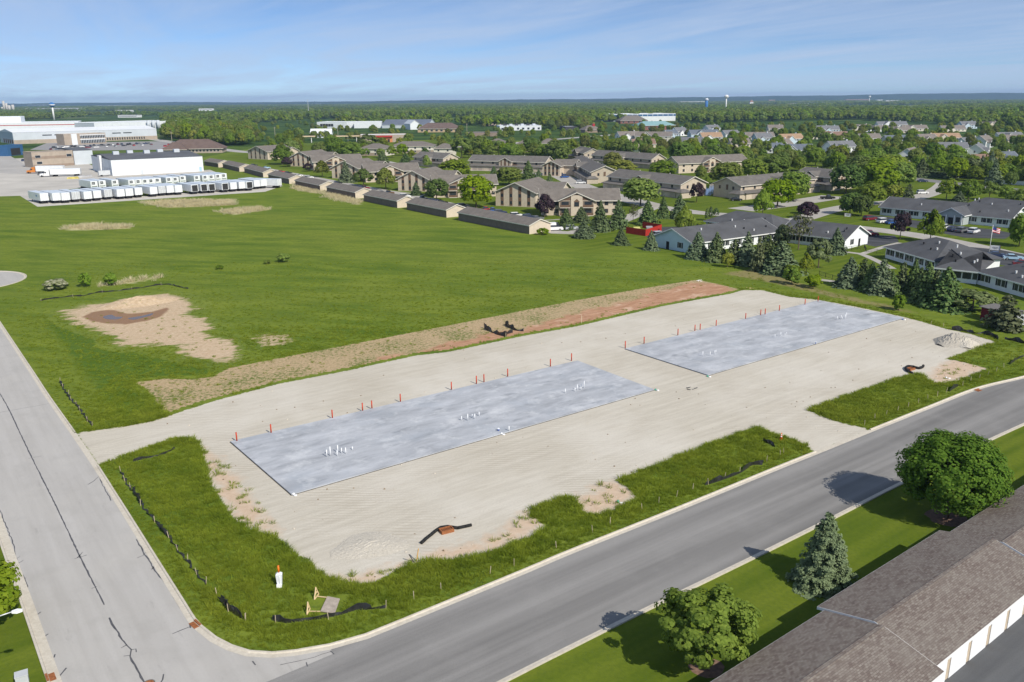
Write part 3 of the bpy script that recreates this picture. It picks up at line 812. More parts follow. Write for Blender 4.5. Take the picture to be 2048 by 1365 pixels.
# drain inlets with black filter socks
M_SOCK = pm('black_sock', (.022, .022, .022), .3, 5, .85)
M_RUST = pm('rusty_iron', (.30, .115, .045), .35, 6, .8, bump=.3)
def sock(pts, label, r=.16):
    ln = spline(W2(pts), .4)
    c = ln[len(ln) // 2]
    rr = random.Random(2)
    m = MB(); m.tube([(p.x - c.x + rr.uniform(-.03, .03), p.y - c.y, r * .9) for p in ln], r, 8)
    o = m.build('filter_sock', M_SOCK, None, (c.x, c.y, .01), smooth=True)
    tag(o, label, 'filter sock')
sock([(842,1089),(858,1076),(872,1064),(882,1058),(895,1056),(915,1059),(930,1056),(943,1053)], 'black filter sock curved round the rusty inlet on the near gravel')
sock([(1824,749),(1815,744),(1811,739),(1816,735),(1826,736),(1837,739),(1844,737),(1846,734)], 'black filter sock curled round the rusty inlet on the far gravel', .2)
def inlet(x, y, rz, label, w=1.3, d=.8, h=.35):
    e = empty('drain_inlet', G(x, y), rz, label, 'drain inlet')
    MB().box(-w / 2, w / 2, -d / 2, -d / 2 + .1, 0, h).box(-w / 2, w / 2, d / 2 - .1, d / 2, 0, h).box(-w / 2, -w / 2 + .1, -d / 2 + .1, d / 2 - .1, 0, h).box(w / 2 - .1, w / 2, -d / 2 + .1, d / 2 - .1, 0, h).build('frame', M_RUST, e)
    gm = MB()
    for i in range(7):
        x0 = -w / 2 + .12 + i * (w - .24) / 7
        gm.box(x0, x0 + .09, -d / 2 + .1, d / 2 - .1, h * .55, h * .8)
    gm.build('grate', M_RUST, e)
inlet(893, 1064, R(28), 'rusty iron drain inlet beside the near black sock')
inlet(1821, 740, R(30), 'rusty iron drain inlet inside the curled black sock', 1.2, .8, .3)
def kerb_inlet(x, y, rz, label):
    e = empty('kerb_inlet', G(x, y), rz, label, 'drain inlet')
    m = MB().box(-.5, .5, -.42, .0, .0, .035)
    m.build('grate_frame', M_RUST, e)
    g = MB()
    for i in range(6): g.box(-.42 + i * .15, -.34 + i * .15, -.38, -.04, .036, .05)
    g.build('grate', M_RUST, e); MB().box(-.5, .5, .03, .2, .0, .16).build('hood', M_RUST, e)
kerb_inlet(393, 1249, R(-45), 'rusty kerb inlet at the street corner below the long verge')
kerb_inlet(98, 1357, R(127), 'rusty kerb inlet on the left kerb at the picture bottom')
kerb_inlet(1955, 781, R(33), 'small rusty kerb inlet on the far kerb at right')

# gravel heaps
def heap(x, y, rx, ry, h, rz, label, mat, seed):
    r = np.random.default_rng(seed)
    n = 26
    m = MB(); g = np.linspace(-1, 1, n)
    nz_ = r.random((n, n))
    Z = np.zeros((n, n))
    for i, a in enumerate(g):
        for j, b in enumerate(g):
            d = math.hypot(a * (1 + .25 * math.sin(3 * b)), b)
            Z[i, j] = max(0, 1 - d) ** .9 * h * (.9 + .28 * nz_[i, j]) - .02
    m.v = [(a * rx, b * ry, Z[i, j]) for i, a in enumerate(g) for j, b in enumerate(g)]
    m.f = [(i * n + j, (i + 1) * n + j, (i + 1) * n + j + 1, i * n + j + 1) for i in range(n - 1) for j in range(n - 1) if max(Z[i, j], Z[i + 1, j], Z[i, j + 1], Z[i + 1, j + 1]) > -.01]
    o = m.build('gravel_heap', mat, None, G(x, y) + Vector((0, 0, .01)), rz)
    tag(o, label, 'gravel heap')
def mat_heap(n, a, b):
    t = NT(n); f = t.noise(6, 4, .75)
    c = t.mix(t.ramp(f, .3, .7), a, b); t.bump(f, .8, .12)
    return t.done(c, .95, .1)
M_HEAP = mat_heap('heaped_limestone', (.47, .425, .35), (.66, .61, .52)); M_HEAP2 = mat_heap('heaped_grey_stone', (.27, .25, .215), (.52, .48, .41))
heap(738, 1090, 3.6, 2.6, .30, R(15), 'low spread heap of pale gravel near the street corner', M_HEAP, 1)
heap(1908, 684, 4.2, 3.0, 1.55, R(20), 'pointed grey gravel heap at the far right pad corner', M_HEAP2, 2)
heap(1925, 687, 3.2, 2.6, 1.1, R(60), 'smaller pale gravel heap leaning on the pointed grey heap', M_HEAP, 4)

# utility pedestal
e = empty('utility_pedestal', G(560, 1172), R(8), 'white utility pedestal with orange marker top in the corner verge', 'pedestal')
MB().hexa([(-.18, -.14, 0), (.18, -.14, 0), (.18, .14, 0), (-.18, .14, 0)], [(-.27, -.2, 1.15), (.27, -.2, 1.15), (.27, .2, 1.15), (-.27, .2, 1.15)]).build('cabinet', pm('pedestal_white', (.74, .76, .78), .08), e)
MB().hexa([(-.27, -.2, 1.155), (.27, -.2, 1.155), (.27, .2, 1.155), (-.27, .2, 1.155)], [(-.10, -.08, 1.32), (.10, -.08, 1.32), (.10, .08, 1.32), (-.10, .08, 1.32)]).build('lid', pm('pedestal_white', None), e)
MB().cyl((0, 0, 1.32), (0, 0, 1.95), .085, .085, 10).build('marker_post', pm('orange_marker', (.85, .20, .02), .05, 3, .5), e, smooth=True)
MB().box(-.24, .2, -.34, -.22, 0, .3).box(.04, .10, -.26, -.2, .3, 1.0).build('conduit', M_PVC, e)

# fallen barricade: two A-frames and a board
M_WOOD = pm('pine_lumber', (.66, .50, .28), .15, 3, .8); M_BOARD = pm('weathered_board', (.40, .34, .285), .2, 2.5, .9)
e = empty('fallen_barricade', G(655, 1212), R(36), 'fallen wooden barricade with two triangle legs and a grey board', 'barricade')
def rel(x, y):
    v = G(x, y) - G(655, 1212); a = -R(36)
    return Vector((v.x * math.cos(a) - v.y * math.sin(a), v.x * math.sin(a) + v.y * math.cos(a), 0))
q = [rel(655, 1196), rel(680, 1201), rel(670, 1230), rel(641, 1226)]
MB().hexa([(p.x, p.y, .10) for p in q[::-1]], [(p.x, p.y, .16) for p in q[::-1]]).build('board', M_BOARD, e)
for (bx, by, ex, ey) in ((633, 1195, 655, 1198), (617, 1225, 641, 1226)):
    b, d = rel(bx, by), rel(ex, ey)
    side = (d - b).normalized().cross(Vector((0, 0, 1))) * .42
    m = MB(); top = b + Vector((0, 0, .95)); up = Vector((0, 0, .05))
    for p0, p1 in ((b - side + up, top), (b + side + up, top), (b - side * .9 + up, b + side * .9 + up), (b - side * .5 + Vector((0, 0, .45)), b + side * .5 + Vector((0, 0, .45)))):
        m.cyl(p0, p1, .06, .06, 4)
    m.build('leg_frame', M_WOOD, e)
    MB().cyl(b + Vector((0, 0, .1)), d + Vector((0, 0, .13)), .05, .05, 4).build('rail', M_WOOD, e)

M_STEEL_ = pm('worn_iron', (.14, .135, .13), .2, 5, .6)
# traffic cone
e = empty('traffic_cone', G(1562, 880), 0, 'orange traffic cone with white bands on the verge by the driveway', 'cone')
MO = pm('cone_orange', (.85, .13, .02), .05, 3, .5)
MB().box(-.22, .22, -.22, .22, 0, .05).build('base', MO, e)
MB().cyl((0, 0, .05), (0, 0, .9), .17, .04, 14).build('cone_body', MO, e, smooth=True)
for z0, z1 in ((.38, .52), (.62, .72)):
    r0 = .17 - .13 * (z0 - .05) / .85 + .006; r1 = .17 - .13 * (z1 - .05) / .85 + .006
    MB().cyl((0, 0, z0), (0, 0, z1), r0, r1, 14).build('white_band', M_PVC, e, smooth=True)
e = empty('manhole_cover', G(298, 1367, .011), 0, 'round iron manhole cover at the bottom edge of the concrete road', 'manhole cover')
MB().cyl((0, 0, 0), (0, 0, .012), .42, .42, 20).build('frame_ring', M_STEEL_, e); MB().cyl((0, 0, .012), (0, 0, .02), .34, .34, 20).build('cover', M_RUST, e)
# small litter on the pad
r = random.Random(3)
for (x, y, lab) in ((1380, 778, 'small dark scrap on the gravel between the two slabs'), (1500, 578, 'broken timber scrap at the far pad corner'), (1398, 563, 'white scrap at the tip of the dirt strip')):
    m = MB()
    for k in range(5):
        a = Vector((r.uniform(-.6, .6), r.uniform(-.5, .5), .06)); m.cyl(a, a + Vector((r.uniform(-.7, .7), r.uniform(-.4, .4), r.uniform(0, .2))), .06, .05, 5)
    tag(m.build('scrap_pile', M_FABRIC if 'dark' in lab else M_WOOD if 'timber' in lab else M_PVC, None, G(x, y)), lab, 'scrap')
STRAY = [(160, 505), (0, 0)]

# ================================================================== foreground garage, lamp
UG = R(37.6)
ue, ne = Vector((math.cos(UG), math.sin(UG), 0)), Vector((-math.sin(UG), math.cos(UG), 0))
def mat_shingle(name, a, b, c2):
    t = NT(name)
    br = t.n('ShaderNodeTexBrick')
    br.inputs['Scale'].default_value = 1.0
    br.inputs['Brick Width'].default_value = .32; br.inputs['Row Height'].default_value = .15; br.inputs['Mortar Size'].default_value = .010
    br.inputs['Color1'].default_value = (*a, 1); br.inputs['Color2'].default_value = (*b, 1); br.inputs['Mortar'].default_value = (*[x * .6 for x in a], 1)
    br.inputs['Bias'].default_value = 0
    t.put(t.obj, br.inputs['Vector'])
    n = t.noise(.4, 4, .6, t.obj); f = t.noise(7, 3, .7, t.obj)
    col = t.mix(t.ramp(n, .42, .7, 0, .5), br.outputs['Color'], c2)
    col = t.mix(t.ramp(f, .45, .75, 0, .35), col, tuple(x * .7 for x in a))
    t.bump(br.outputs['Fac'], -.5, .02)
    return t.done(col, .95, .15)
M_SHING = mat_shingle('brown_grey_shingles', (.150, .118, .104), (.255, .225, .195), (.235, .212, .185))
M_WHITE = pm('white_trim', (.80, .80, .79), .04, 2, .6)
M_DOORW = pm('white_door', (.82, .83, .84), .03, 2, .5)
M_TAN = pm('tan_trim', (.52, .43, .32), .1, 2, .8)
E0 = 2.78; RISE = 1.02
ge = empty('garage_building', Vector((0, 0, 0)), UG, 'brown shingled row of garages with white doors in the near right corner', 'garage')
secs = [(24.0, 52.3, 20.5, 29.5), (52.3, 71.2, 21.1, 30.1), (71.2, 112.0, 20.4, 29.4)]
for s0, s1, n0, n1 in secs:
    ny = (n0 + n1) / 2; w0, w1 = n0 + .45, n1 - .45
    MB().prism_x([(w0, -.02), (w1, -.02), (w1, E0), (ny, E0 + RISE - .2), (w0, E0)], s0 + .15, s1 - .15).build('wall', M_TAN, ge)
    th = .14
    rf = MB()
    rf.prism_x([(n1, E0 - .1), (n1, E0 - .1 + th), (ny, E0 + RISE + th), (ny, E0 + RISE)], s0, s1)
    rf.prism_x([(n0, E0 - .1 + th), (n0, E0 - .1), (ny - .002, E0 + RISE), (ny - .002, E0 + RISE + th)], s0, s1)
    rf.build('roof', M_SHING, ge)
    for nn, sg in ((n0, -1), (n1, 1)):
        MB().box(s0, s1, min(nn, nn + sg * .03), max(nn, nn + sg * .03), E0 - .24, E0 + .02).build('fascia', M_WHITE, ge)
    for sx, sg in ((s0, -1), (s1, 1)):
        x0, x1 = sorted((sx, sx + sg * .03))
        MB().prism_x([(n1, E0 - .2), (n1, E0 + .03), (ny, E0 + RISE + .13), (ny, E0 + RISE - .12)], x0, x1).prism_x([(n0, E0 + .03), (n0, E0 - .2), (ny - .002, E0 + RISE - .12), (ny - .002, E0 + RISE + .13)], x0, x1).build('rake_board', M_WHITE, ge)
    MB().box(s0 + .02, s1 - .02, ny - .16, ny + .16, E0 + RISE + .10, E0 + RISE + .155).build('ridge_cap', M_SHING, ge)
    k = int((s1 - s0) / 3.15); sp = (s1 - s0) / k
    for i in range(k):
        c = s0 + sp * (i + .5)
        d = MB().box(c - 1.3, c + 1.3, w0 - .05, w0 - .012, 0, 2.15).build('door', M_DOORW, ge)
        for j in range(1, 4):
            MB().box(c - 1.28, c + 1.28, w0 - .058, w0 - .051, j * .54 - .012, j * .54 + .012).build('panel_groove', pm('door_groove', (.6, .6, .6)), d)
        MB().box(c + 1.42, c + 1.54, w0 - .16, w0 - .005, 1.95, 2.2).build('wall_lamp', pm('dark_fixture', (.05, .05, .05)), ge)
sheet('parking_lot', [ue * 20 + ne * 21.9, ue * 120 + ne * 21.9, ue * 120 + ne * 2, ue * 20 + ne * 2], .006, mat_asphalt('patched_asphalt', (.085, .088, .094), (.135, .138, .142), 37))
# street lamp
HL = 8.6
hp = G(42, 1221, HL)
pb = Vector((hp.x - 2.5, hp.y - .9, 0))
e = empty('street_lamp', pb, 0, 'white street lamp arm reaching in over the left kerb', 'street lamp')
M_POLE = pm('galvanised_pole', (.62, .64, .66), .06, 2, .45, .5, .3)
MB().cyl((0, 0, 0), (0, 0, HL - .5), .11, .07, 10).build('pole', M_POLE, e, smooth=True)
hd = hp - pb
MB().tube([(0, 0, HL - .6), (hd.x * .3, hd.y * .3, HL - .25), (hd.x * .8, hd.y * .8, HL)], .04, 8).build('arm', M_POLE, e, smooth=True)
a = Vector((hd.x, hd.y, 0)).normalized(); b = Vector((-a.y, a.x, 0)); hc = Vector((hd.x * .8, hd.y * .8, HL))
MB().hexa([hc - b * .07 + Vector((0, 0, -.08)), hc + a * .3 - b * .17 + Vector((0, 0, -.1)), hc + a * .62 - b * .08 + Vector((0, 0, -.08)), hc + a * .62 + b * .08 + Vector((0, 0, -.08)), hc + a * .3 + b * .17 + Vector((0, 0, -.1)), hc + b * .07 + Vector((0, 0, -.08))],
          [hc - b * .07 + Vector((0, 0, .06)), hc + a * .3 - b * .15 + Vector((0, 0, .08)), hc + a * .62 - b * .07 + Vector((0, 0, .05)), hc + a * .62 + b * .07 + Vector((0, 0, .05)), hc + a * .3 + b * .15 + Vector((0, 0, .08)), hc + b * .07 + Vector((0, 0, .06))]).build('lamp_head', pm('lamp_white', (.82, .83, .84), .04), e)
e = empty('utility_box', G(46, 1368), R(30), 'grey utility box on the lawn at the bottom left edge', 'utility box')
MB().box(-.4, .4, -.35, .35, 0, .8).build('cabinet', pm('box_grey', (.5, .52, .53), .06), e); MB().box(-.43, .43, -.38, .38, .8, .88).build('lid', pm('box_grey', None), e)
# ================================================================== buildings
BLD = []          # (empty, landmark phrase) for the labels of trees and cars near them
FOOT = []         # occupied ground: (x, y, radius)
def frame(A, B, name, label, cat='building', group=None, short=None):
    a, b = G(*A), G(*B)
    d = b - a
    e = empty(name, a, math.atan2(d.y, d.x), label, cat, group)
    if short: BLD.append((e, short))
    return e, d.length
def occupy(e, x0, x1, y0, y1):
    c, s = math.cos(e.rotation_euler.z), math.sin(e.rotation_euler.z)
    n = max(1, int((x1 - x0) / 8)); k = max(1, int((y1 - y0) / 8))
    for i in range(n):
        for j in range(k):
            x = x0 + (i + .5) * (x1 - x0) / n; y = y0 + (j + .5) * (y1 - y0) / k
            FOOT.append((e.location.x + c * x - s * y, e.location.y + s * x + c * y, max((x1 - x0) / n, (y1 - y0) / k) * .75))
M_GLASS = NT('window_glass'); M_GLASS.b.inputs['Base Color'].default_value = (.035, .042, .05, 1); M_GLASS.b.inputs['Roughness'].default_value = .08; M_GLASS = M_GLASS.m
M_FRAMEW = pm('window_frame_white', (.72, .72, .71), .04)
M_TAUPE = pm('taupe_roof', (.178, .158, .138), .16, .5, .95)
M_TAUPE2 = pm('grey_taupe_roof', (.155, .143, .130), .18, .4, .95)
M_SIDING = pm('beige_brick', (.56, .475, .375), .10, 1.2, .9)
M_SIDING2 = pm('tan_siding', (.50, .43, .34), .10, 1.0, .9)
M_BROWN = pm('brown_panel', (.165, .105, .070), .15, 1.0, .85)
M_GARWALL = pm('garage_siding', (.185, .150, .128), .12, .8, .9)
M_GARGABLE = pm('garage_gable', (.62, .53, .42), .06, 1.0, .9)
M_DKROOF = pm('charcoal_roof', (.092, .094, .100), .2, .25, .95)
M_WWALL = pm('white_siding', (.80, .82, .84), .05, .6, .8)
M_BWALL = pm('pale_blue_siding', (.52, .64, .72), .05, .6, .8)
M_TRIM = pm('cream_trim', (.70, .66, .58), .05)
M_BLACK = pm('black_shutter', (.02, .02, .022), .2)
def gable(e, x0, x1, y0, y1, eave, rise, axis='x', wall=None, roof=None, trim=None, over=.5, base=0.0, hip=0.0, th=.18, gablemat=None):
    """gabled block; hip>0 pulls both ridge ends in"""
    wall, roof, trim = wall or M_SIDING, roof or M_TAUPE, trim or M_TRIM
    xm, ym = (x0 + x1) / 2, (y0 + y1) / 2
    k = rise / ((y1 - y0) / 2 if axis == 'x' else (x1 - x0) / 2)
    lo = eave - k * over
    m = MB()
    if hip: m.box(x0, x1, y0, y1, base, eave)
    elif axis == 'x': m.prism_x([(y0, base), (y1, base), (y1, eave), (ym, eave + rise), (y0, eave)], x0, x1)
    else: m.prism_y([(x0, base), (x1, base), (x1, eave), (xm, eave + rise), (x0, eave)], y0, y1)
    w = m.build('wall', wall, e)
    X0, X1, Y0, Y1 = x0 - over, x1 + over, y0 - over, y1 + over
    h = hip
    if axis == 'x': a, b = (X0 + h, ym, eave + rise), (X1 - h, ym, eave + rise)
    else: a, b = (xm, Y0 + h, eave + rise), (xm, Y1 - h, eave + rise)
    c = [(X0, Y0, lo), (X1, Y0, lo), (X1, Y1, lo), (X0, Y1, lo)]
    up = lambda p, d=th: (p[0], p[1], p[2] + d)
    m = MB()
    if axis == 'x': planes = [(c[0], c[1], b, a), (c[2], c[3], a, b)]; ends = [(c[3], c[0], a), (c[1], c[2], b)]
    else: planes = [(c[1], c[2], b, a), (c[3], c[0], a, b)]; ends = [(c[0], c[1], a), (c[2], c[3], b)]
    for q in planes: m.hexa(q, [up(p) for p in q])
    if hip:
        for q in ends: m.hexa(q, [up(p) for p in q])
    else: pass
    r = m.build('roof', roof, e)
    t = MB()
    if axis == 'x':
        for y, s in ((Y0, -1), (Y1, 1)): t.box(X0, X1, min(y, y + s * .04), max(y, y + s * .04), lo - .08, lo + th + .02)
        if not hip:
            for x, s in ((X0, -1), (X1, 1)):
                xa, xb = sorted((x, x + s * .05))
                t.prism_x([(Y0, lo - .08), (ym, eave + rise - .08), (ym, eave + rise + th + .02), (Y0, lo + th + .02)][::-1], xa, xb)
                t.prism_x([(Y1, lo - .08), (ym + .002, eave + rise - .08), (ym + .002, eave + rise + th + .02), (Y1, lo + th + .02)], xa, xb)
    else:
        for x, s in ((X0, -1), (X1, 1)): t.box(min(x, x + s * .04), max(x, x + s * .04), Y0, Y1, lo - .08, lo + th + .02)
        if not hip:
            for y, s in ((Y0, -1), (Y1, 1)):
                ya, yb = sorted((y, y + s * .05))
                t.prism_y([(X0, lo - .08), (xm, eave + rise - .08), (xm, eave + rise + th + .02), (X0, lo + th + .02)], ya, yb)
                t.prism_y([(X1, lo - .08), (xm + .002, eave + rise - .08), (xm + .002, eave + rise + th + .02), (X1, lo + th + .02)][::-1], ya, yb)
    t.build('fascia', trim, e)
    occupy(e, x0, x1, y0, y1)
    return w, r
ROT = {'f': 0.0, 'r': math.pi / 2, 'l': -math.pi / 2, 'b': math.pi}
def put(e, name, mesh, mat, side, u, v, z):
    """piece on a wall: side f (y=v, facing -y), r (x=v, facing +x), l (x=v, facing -x); u along the wall"""
    loc = (u, v, z) if side in 'fb' else (v, u, z)
    return meshobj(name, mesh, mat, e, loc, ROT[side])
def window(e, side, u, v, z, w=1.1, h=1.3, fm=None, shutters=None):
    f = put(e, 'window', boxmesh(w + .16, .05, h + .16), fm or M_FRAMEW, side, u, v, z - .08)
    g = meshobj('pane', boxmesh(w, .012, h), M_GLASS, f, (0, -.051, .08))
    if shutters:
        for s in (-1, 1):
            meshobj('shutter', boxmesh(.38, .06, h + .1), shutters, f, (s * (w / 2 + .32), 0, .03))
    return f
def door(e, side, u, v, w=1.0, h=2.1, m=None, z=.02):
    return put(e, 'door', boxmesh(w, .06, h), m or M_BROWN, side, u, v, z)

# ---- long low garages beside the field
GAR = [((409,331),(437,335.5)), ((446,336),(479,344)), ((489,345),(526.7,355.4)), ((537,359),(578.7,368.6)), ((591,372),(640.5,382.8)), ((654,386),(711,398)), ((728,402.6),(794.6,416.5)), ((814,419.5),(893,435.8)), ((917,441),(1058.5,469))]
for i, (A, B) in enumerate(GAR):
    e, L = frame(A, B, 'garage_row', 'long low garage with taupe roof, %s from the left along the field' % ordinal(i), 'garage', 'garages along the field', 'the %s field garage' % ordinal(i))
    Wd = 8.4
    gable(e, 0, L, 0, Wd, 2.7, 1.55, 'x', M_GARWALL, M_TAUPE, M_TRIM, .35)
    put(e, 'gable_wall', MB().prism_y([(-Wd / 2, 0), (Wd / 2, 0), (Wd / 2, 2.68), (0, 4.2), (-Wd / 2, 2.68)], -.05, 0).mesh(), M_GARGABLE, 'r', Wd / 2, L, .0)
    n = int(L / 3.2)
    for k in range(n):
        put(e, 'door', boxmesh(2.5, .05, 2.1), M_DOORW, 'b', (k + .5) * L / n, Wd, .02)

# ---- two storey apartment houses, gable end plus long wing
def strips(e, side, us, v, eave, w=1.25):
    for u, hh in us:
        p = put(e, 'panel', boxmesh(w, .05, hh), M_BROWN, side, u, v, .3)
        for z in (.55, 3.3):
            if z + 1.4 < hh: meshobj('pane', boxmesh(w * .78, .02, 1.25), M_GLASS, p, (0, -.051, z))
def apt_gable(A, B, label, short, depth=24, rise=3.6):
    e, L = frame(A, B, 'apartment_house', label, 'apartment house', 'apartment houses', short)
    gable(e, 0, L, 0, depth, 5.6, rise, 'y', M_SIDING, M_TAUPE, over=.8)
    k = 4
    us = [(L * (j + .75) / 4.5, 5.2 + rise * .75 * (1 - abs((j + .75) / 2.25 - 1))) for j in range(k)]
    strips(e, 'f', us, 0, 5.6)
    gable(e, L * .45, L + 6, depth * .5, depth * .5 + 11, 5.6, 2.6, 'x', M_SIDING, M_TAUPE, over=.8)
    return e, L
def balcony(e, u, v, w=3.0, dp=.9):
    for z in (0.05, 2.9):
        b = put(e, 'balcony', boxmesh(w, dp * .05 + .1, .18), M_TRIM, 'f', u, v - .8, z)
        meshobj('rail', boxmesh(w, .05, .9), M_BROWN, b, (0, -.02, .18))
        meshobj('pane', boxmesh(w * .7, .03, 2.0), M_GLASS, b, (0, .78, .15))
    put(e, 'recess', boxmesh(w, .02, 5.3), pm('recess_wall', (.20, .16, .125), .1), 'f', u, v, .02)
def apt_long(A, B, label, short, depth=13):
    e, L = frame(A, B, 'apartment_house', label, 'apartment house', 'apartment houses', short)
    gable(e, 0, L, 0, depth, 5.5, 3.3, 'x', M_SIDING, M_TAUPE, over=.8)
    c, hw = L * .45, min(6.2, L * .25)
    # cross gable in the middle
    gable(e, c - hw, c + hw, -1.6, depth * .5, 5.5, 2.7, 'y', M_SIDING, M_TAUPE, over=.6)
    put(e, 'gable_panel', MB().prism_y([(-hw * .86, 5.5), (hw * .86, 5.5), (0, 7.75)], -.04, 0).mesh(), M_BROWN, 'f', c, -1.6, .0)
    put(e, 'pier', boxmesh(hw * .66, .25, 7.3), M_SIDING, 'f', c, -1.65, .0)
    w = window(e, 'f', c, -1.92, 3.4, 1.6, 1.5, M_BROWN)
    put(e, 'arch_panel', MB().prism_y([(-1.1, 5.0), (1.1, 5.0), (0, 6.1)], -.04, 0).mesh(), M_BROWN, 'f', c, -1.92, 0)
    for k_, s in enumerate((.12, .3, .66, .86)): MB().cyl((L * s, depth * .62, 7.6), (L * s, depth * .62, 8.9), .16, .16, 8).build('roof_vent', M_TRIM if k_ % 2 else M_BLACK, e)
    balcony(e, c - hw * .66, -1.62, hw * .6); balcony(e, c + hw * .66, -1.62, hw * .6)
    for s in (.07, .19, .74, .84, .95):
        for z in (.9, 3.6): window(e, 'f', L * s, 0, z, 1.2, 1.3, M_BROWN)
    for s in (.3, .7): put(e, 'panel', boxmesh(1.2, .05, 5.6), M_BROWN, 'r', depth * s, L, .3)
    return e, L
apt_gable((991.5,412),(1071,415.5), 'beige two storey apartment gable end facing the field, nearest of all', 'the nearest gable end')
apt_long((1083,431.5),(1237,430.5), 'beige apartment wing with brown balcony gable nearest the conifer row', 'the nearest apartment wing')
apt_gable((796.5,382),(858,384), 'beige apartment gable end, second nearest along the field garages', 'the second gable end')
apt_long((868,396),(993,393), 'beige apartment wing behind the big bright round tree', 'the second apartment wing')
apt_gable((664.5,357),(717,358.5), 'beige apartment gable end beside the blue spruce', 'the third gable end')
apt_long((732,365.5),(838,362), 'beige apartment wing behind the olive pyramidal tree', 'the third apartment wing')
apt_gable((581,333),(624,334), 'beige apartment gable end beside two purple trees', 'the fourth gable end')
apt_long((628,342.5),(724,339), 'beige apartment wing with arched window farthest along the garages', 'the fourth apartment wing')
apt_gable((497,318),(536,320), 'beige apartment gable end mostly hidden behind trees at far left', 'the hidden left gable end')
apt_gable((1085,352),(1120,353), 'taupe roofed stair block between the apartment drives', 'the stair block', 12, 2.4)

def apt_garage(A, C, Wd, label, short, end='r', n=6, mirror=False):
    """two storey block over a garage apron; long front A-C, gable ends"""
    e, L = frame(A, C, 'apartment_block', label, 'apartment block', 'apartment blocks with garages', short)
    gable(e, 0, L, 2.6, Wd, 5.5, 2.8, 'x', M_SIDING2, M_TAUPE2, over=.7)
    # lean-to garages along the front
    m = MB().box(0, L, -.4, 2.55, 0, 2.5); m.build('garage_wall', M_SIDING2, e)
    MB().hexa([(-.6, -1.0, 2.5), (L + .6, -1.0, 2.5), (L + .6, 2.62, 3.3), (-.6, 2.62, 3.3)], [(-.6, -1.0, 2.66), (L + .6, -1.0, 2.66), (L + .6, 2.62, 3.46), (-.6, 2.62, 3.46)]).build('garage_roof', M_TAUPE2, e)
    k = max(3, int(L / 3.4))
    for i in range(k):
        u = (i + .5) * L / k
        put(e, 'door', boxmesh(2.5, .05, 2.1), pm('taupe_door', (.40, .34, .28), .05) if i % 3 else M_SIDING, 'f', u, -.4, .02)
        if i % 2 == 0: window(e, 'f', u, 2.6, 3.75, 1.1, 1.2, M_BROWN)
    c = L * .5
    gable(e, c - 4, c + 4, .8, Wd * .6, 5.5, 2.0, 'y', M_SIDING2, M_TAUPE2, over=.5)
    put(e, 'panel', boxmesh(1.4, .05, 4.5), M_BROWN, 'f', c, .8, 2.7)
    for s in (-2.4, 2.4): put(e, 'panel', boxmesh(.8, .05, 3.0), M_BROWN, 'f', c + s, .8, 2.9)
    balcony(e, c + 5.6, 2.58, 2.6)
    for side, x in (('r', L), ('l', 0)):
        put(e, 'panel', boxmesh(1.1, .05, 2.2), M_BROWN, side, Wd * .5 + 1.2, x, 3.3)
        for s in (.35, .78): window(e, side, Wd * s + .5, x, 3.6, .9, 1.2, M_BROWN)
    for k_, s in enumerate((.1, .27, .4, .68, .82)): MB().cyl((L * s, Wd * .5 + 2.0, 7.4), (L * s, Wd * .5 + 2.0, 8.8), .17, .17, 8).build('roof_vent', M_TRIM if k_ % 2 else M_BLACK, e)
    # small hipped entrance roof at the end
    xx = L if end == 'r' else 0
    s = 1 if end == 'r' else -1
    x0, x1 = sorted((xx + s * .02, xx + s * 3.4))
    MB().box(x0, x1, 0, 5.5, 0, 2.4).build('entrance_wall', M_SIDING2, e)
    MB().hexa([(x0 - .4, -.5, 2.4), (x1 + .4, -.5, 2.4), (x1 + .4, 6, 2.4), (x0 - .4, 6, 2.4)], [(x0 + (.0 if s > 0 else 1.6), 1.4, 3.5), (x1 - (1.6 if s > 0 else 0), 1.4, 3.5), (x1 - (1.6 if s > 0 else 0), 4.4, 3.5), (x0 + (.0 if s > 0 else 1.6), 4.4, 3.5)]).build('entrance_roof', M_TAUPE2, e)
    return e
apt_garage((1207,377),(1351,396.5), 17, 'long taupe apartment block with garage doors behind the big round ash', 'the block behind the big ash')
apt_garage((1490,400),(1638,384), 17, 'long taupe apartment block with garages partly behind the twin round trees', 'the block behind the twin trees', 'l')
apt_garage((1131,341),(1172,367), 16, 'apartment block end with white car parked before it', 'the block by the white car')
apt_garage((935,340.5),(1086,345), 15, 'taupe apartment block with central brown gable behind the clipped round tree', 'the middle apartment block')
apt_garage((822,331.5),(880,336), 15, 'grey shaded apartment block left of the middle apartment block', 'the shaded apartment block')
apt_garage((1137,318),(1160,324), 15, 'dark ended apartment block behind the curved drive', 'the dark ended block')
apt_garage((1178,328),(1296,338), 14, 'long apartment block with two small dark gables behind the drive', 'the two gable block')
apt_long((1357,347.5),(1494,341), 'apartment wing with brown balconies beside the pond', 'the wing by the pond')
apt_garage((1580,372),(1650,381), 16, 'apartment block end at the right behind the twin round trees', 'the right end block')
def hip_house(A, B, depth, label, short, roof=None, wall=None, eave=5.4, rise=3.2):
    e, L = frame(A, B, 'apartment_house', label, 'apartment house', 'hipped apartment houses', short)
    gable(e, 0, L, 0, depth, eave, rise, 'x', wall or M_TRIM, roof or M_TAUPE, over=.8, hip=min(depth / 2, L / 2 - .5))
    MB().box(-.05, L + .05, -.06, -.01, 0, eave * .42).build('brick_base', pm('tan_brick', (.36, .29, .23), .1), e)
    for i in range(max(2, int(L / 5))):
        for z in (.8, 3.3): window(e, 'f', (i + .5) * L / max(2, int(L / 5)), -.06, z, 1.3, 1.3)
    return e, L
hip_house((718,312),(771,312.5), 18, 'cream hipped apartment house left of two by the gas station', 'the left hipped house')
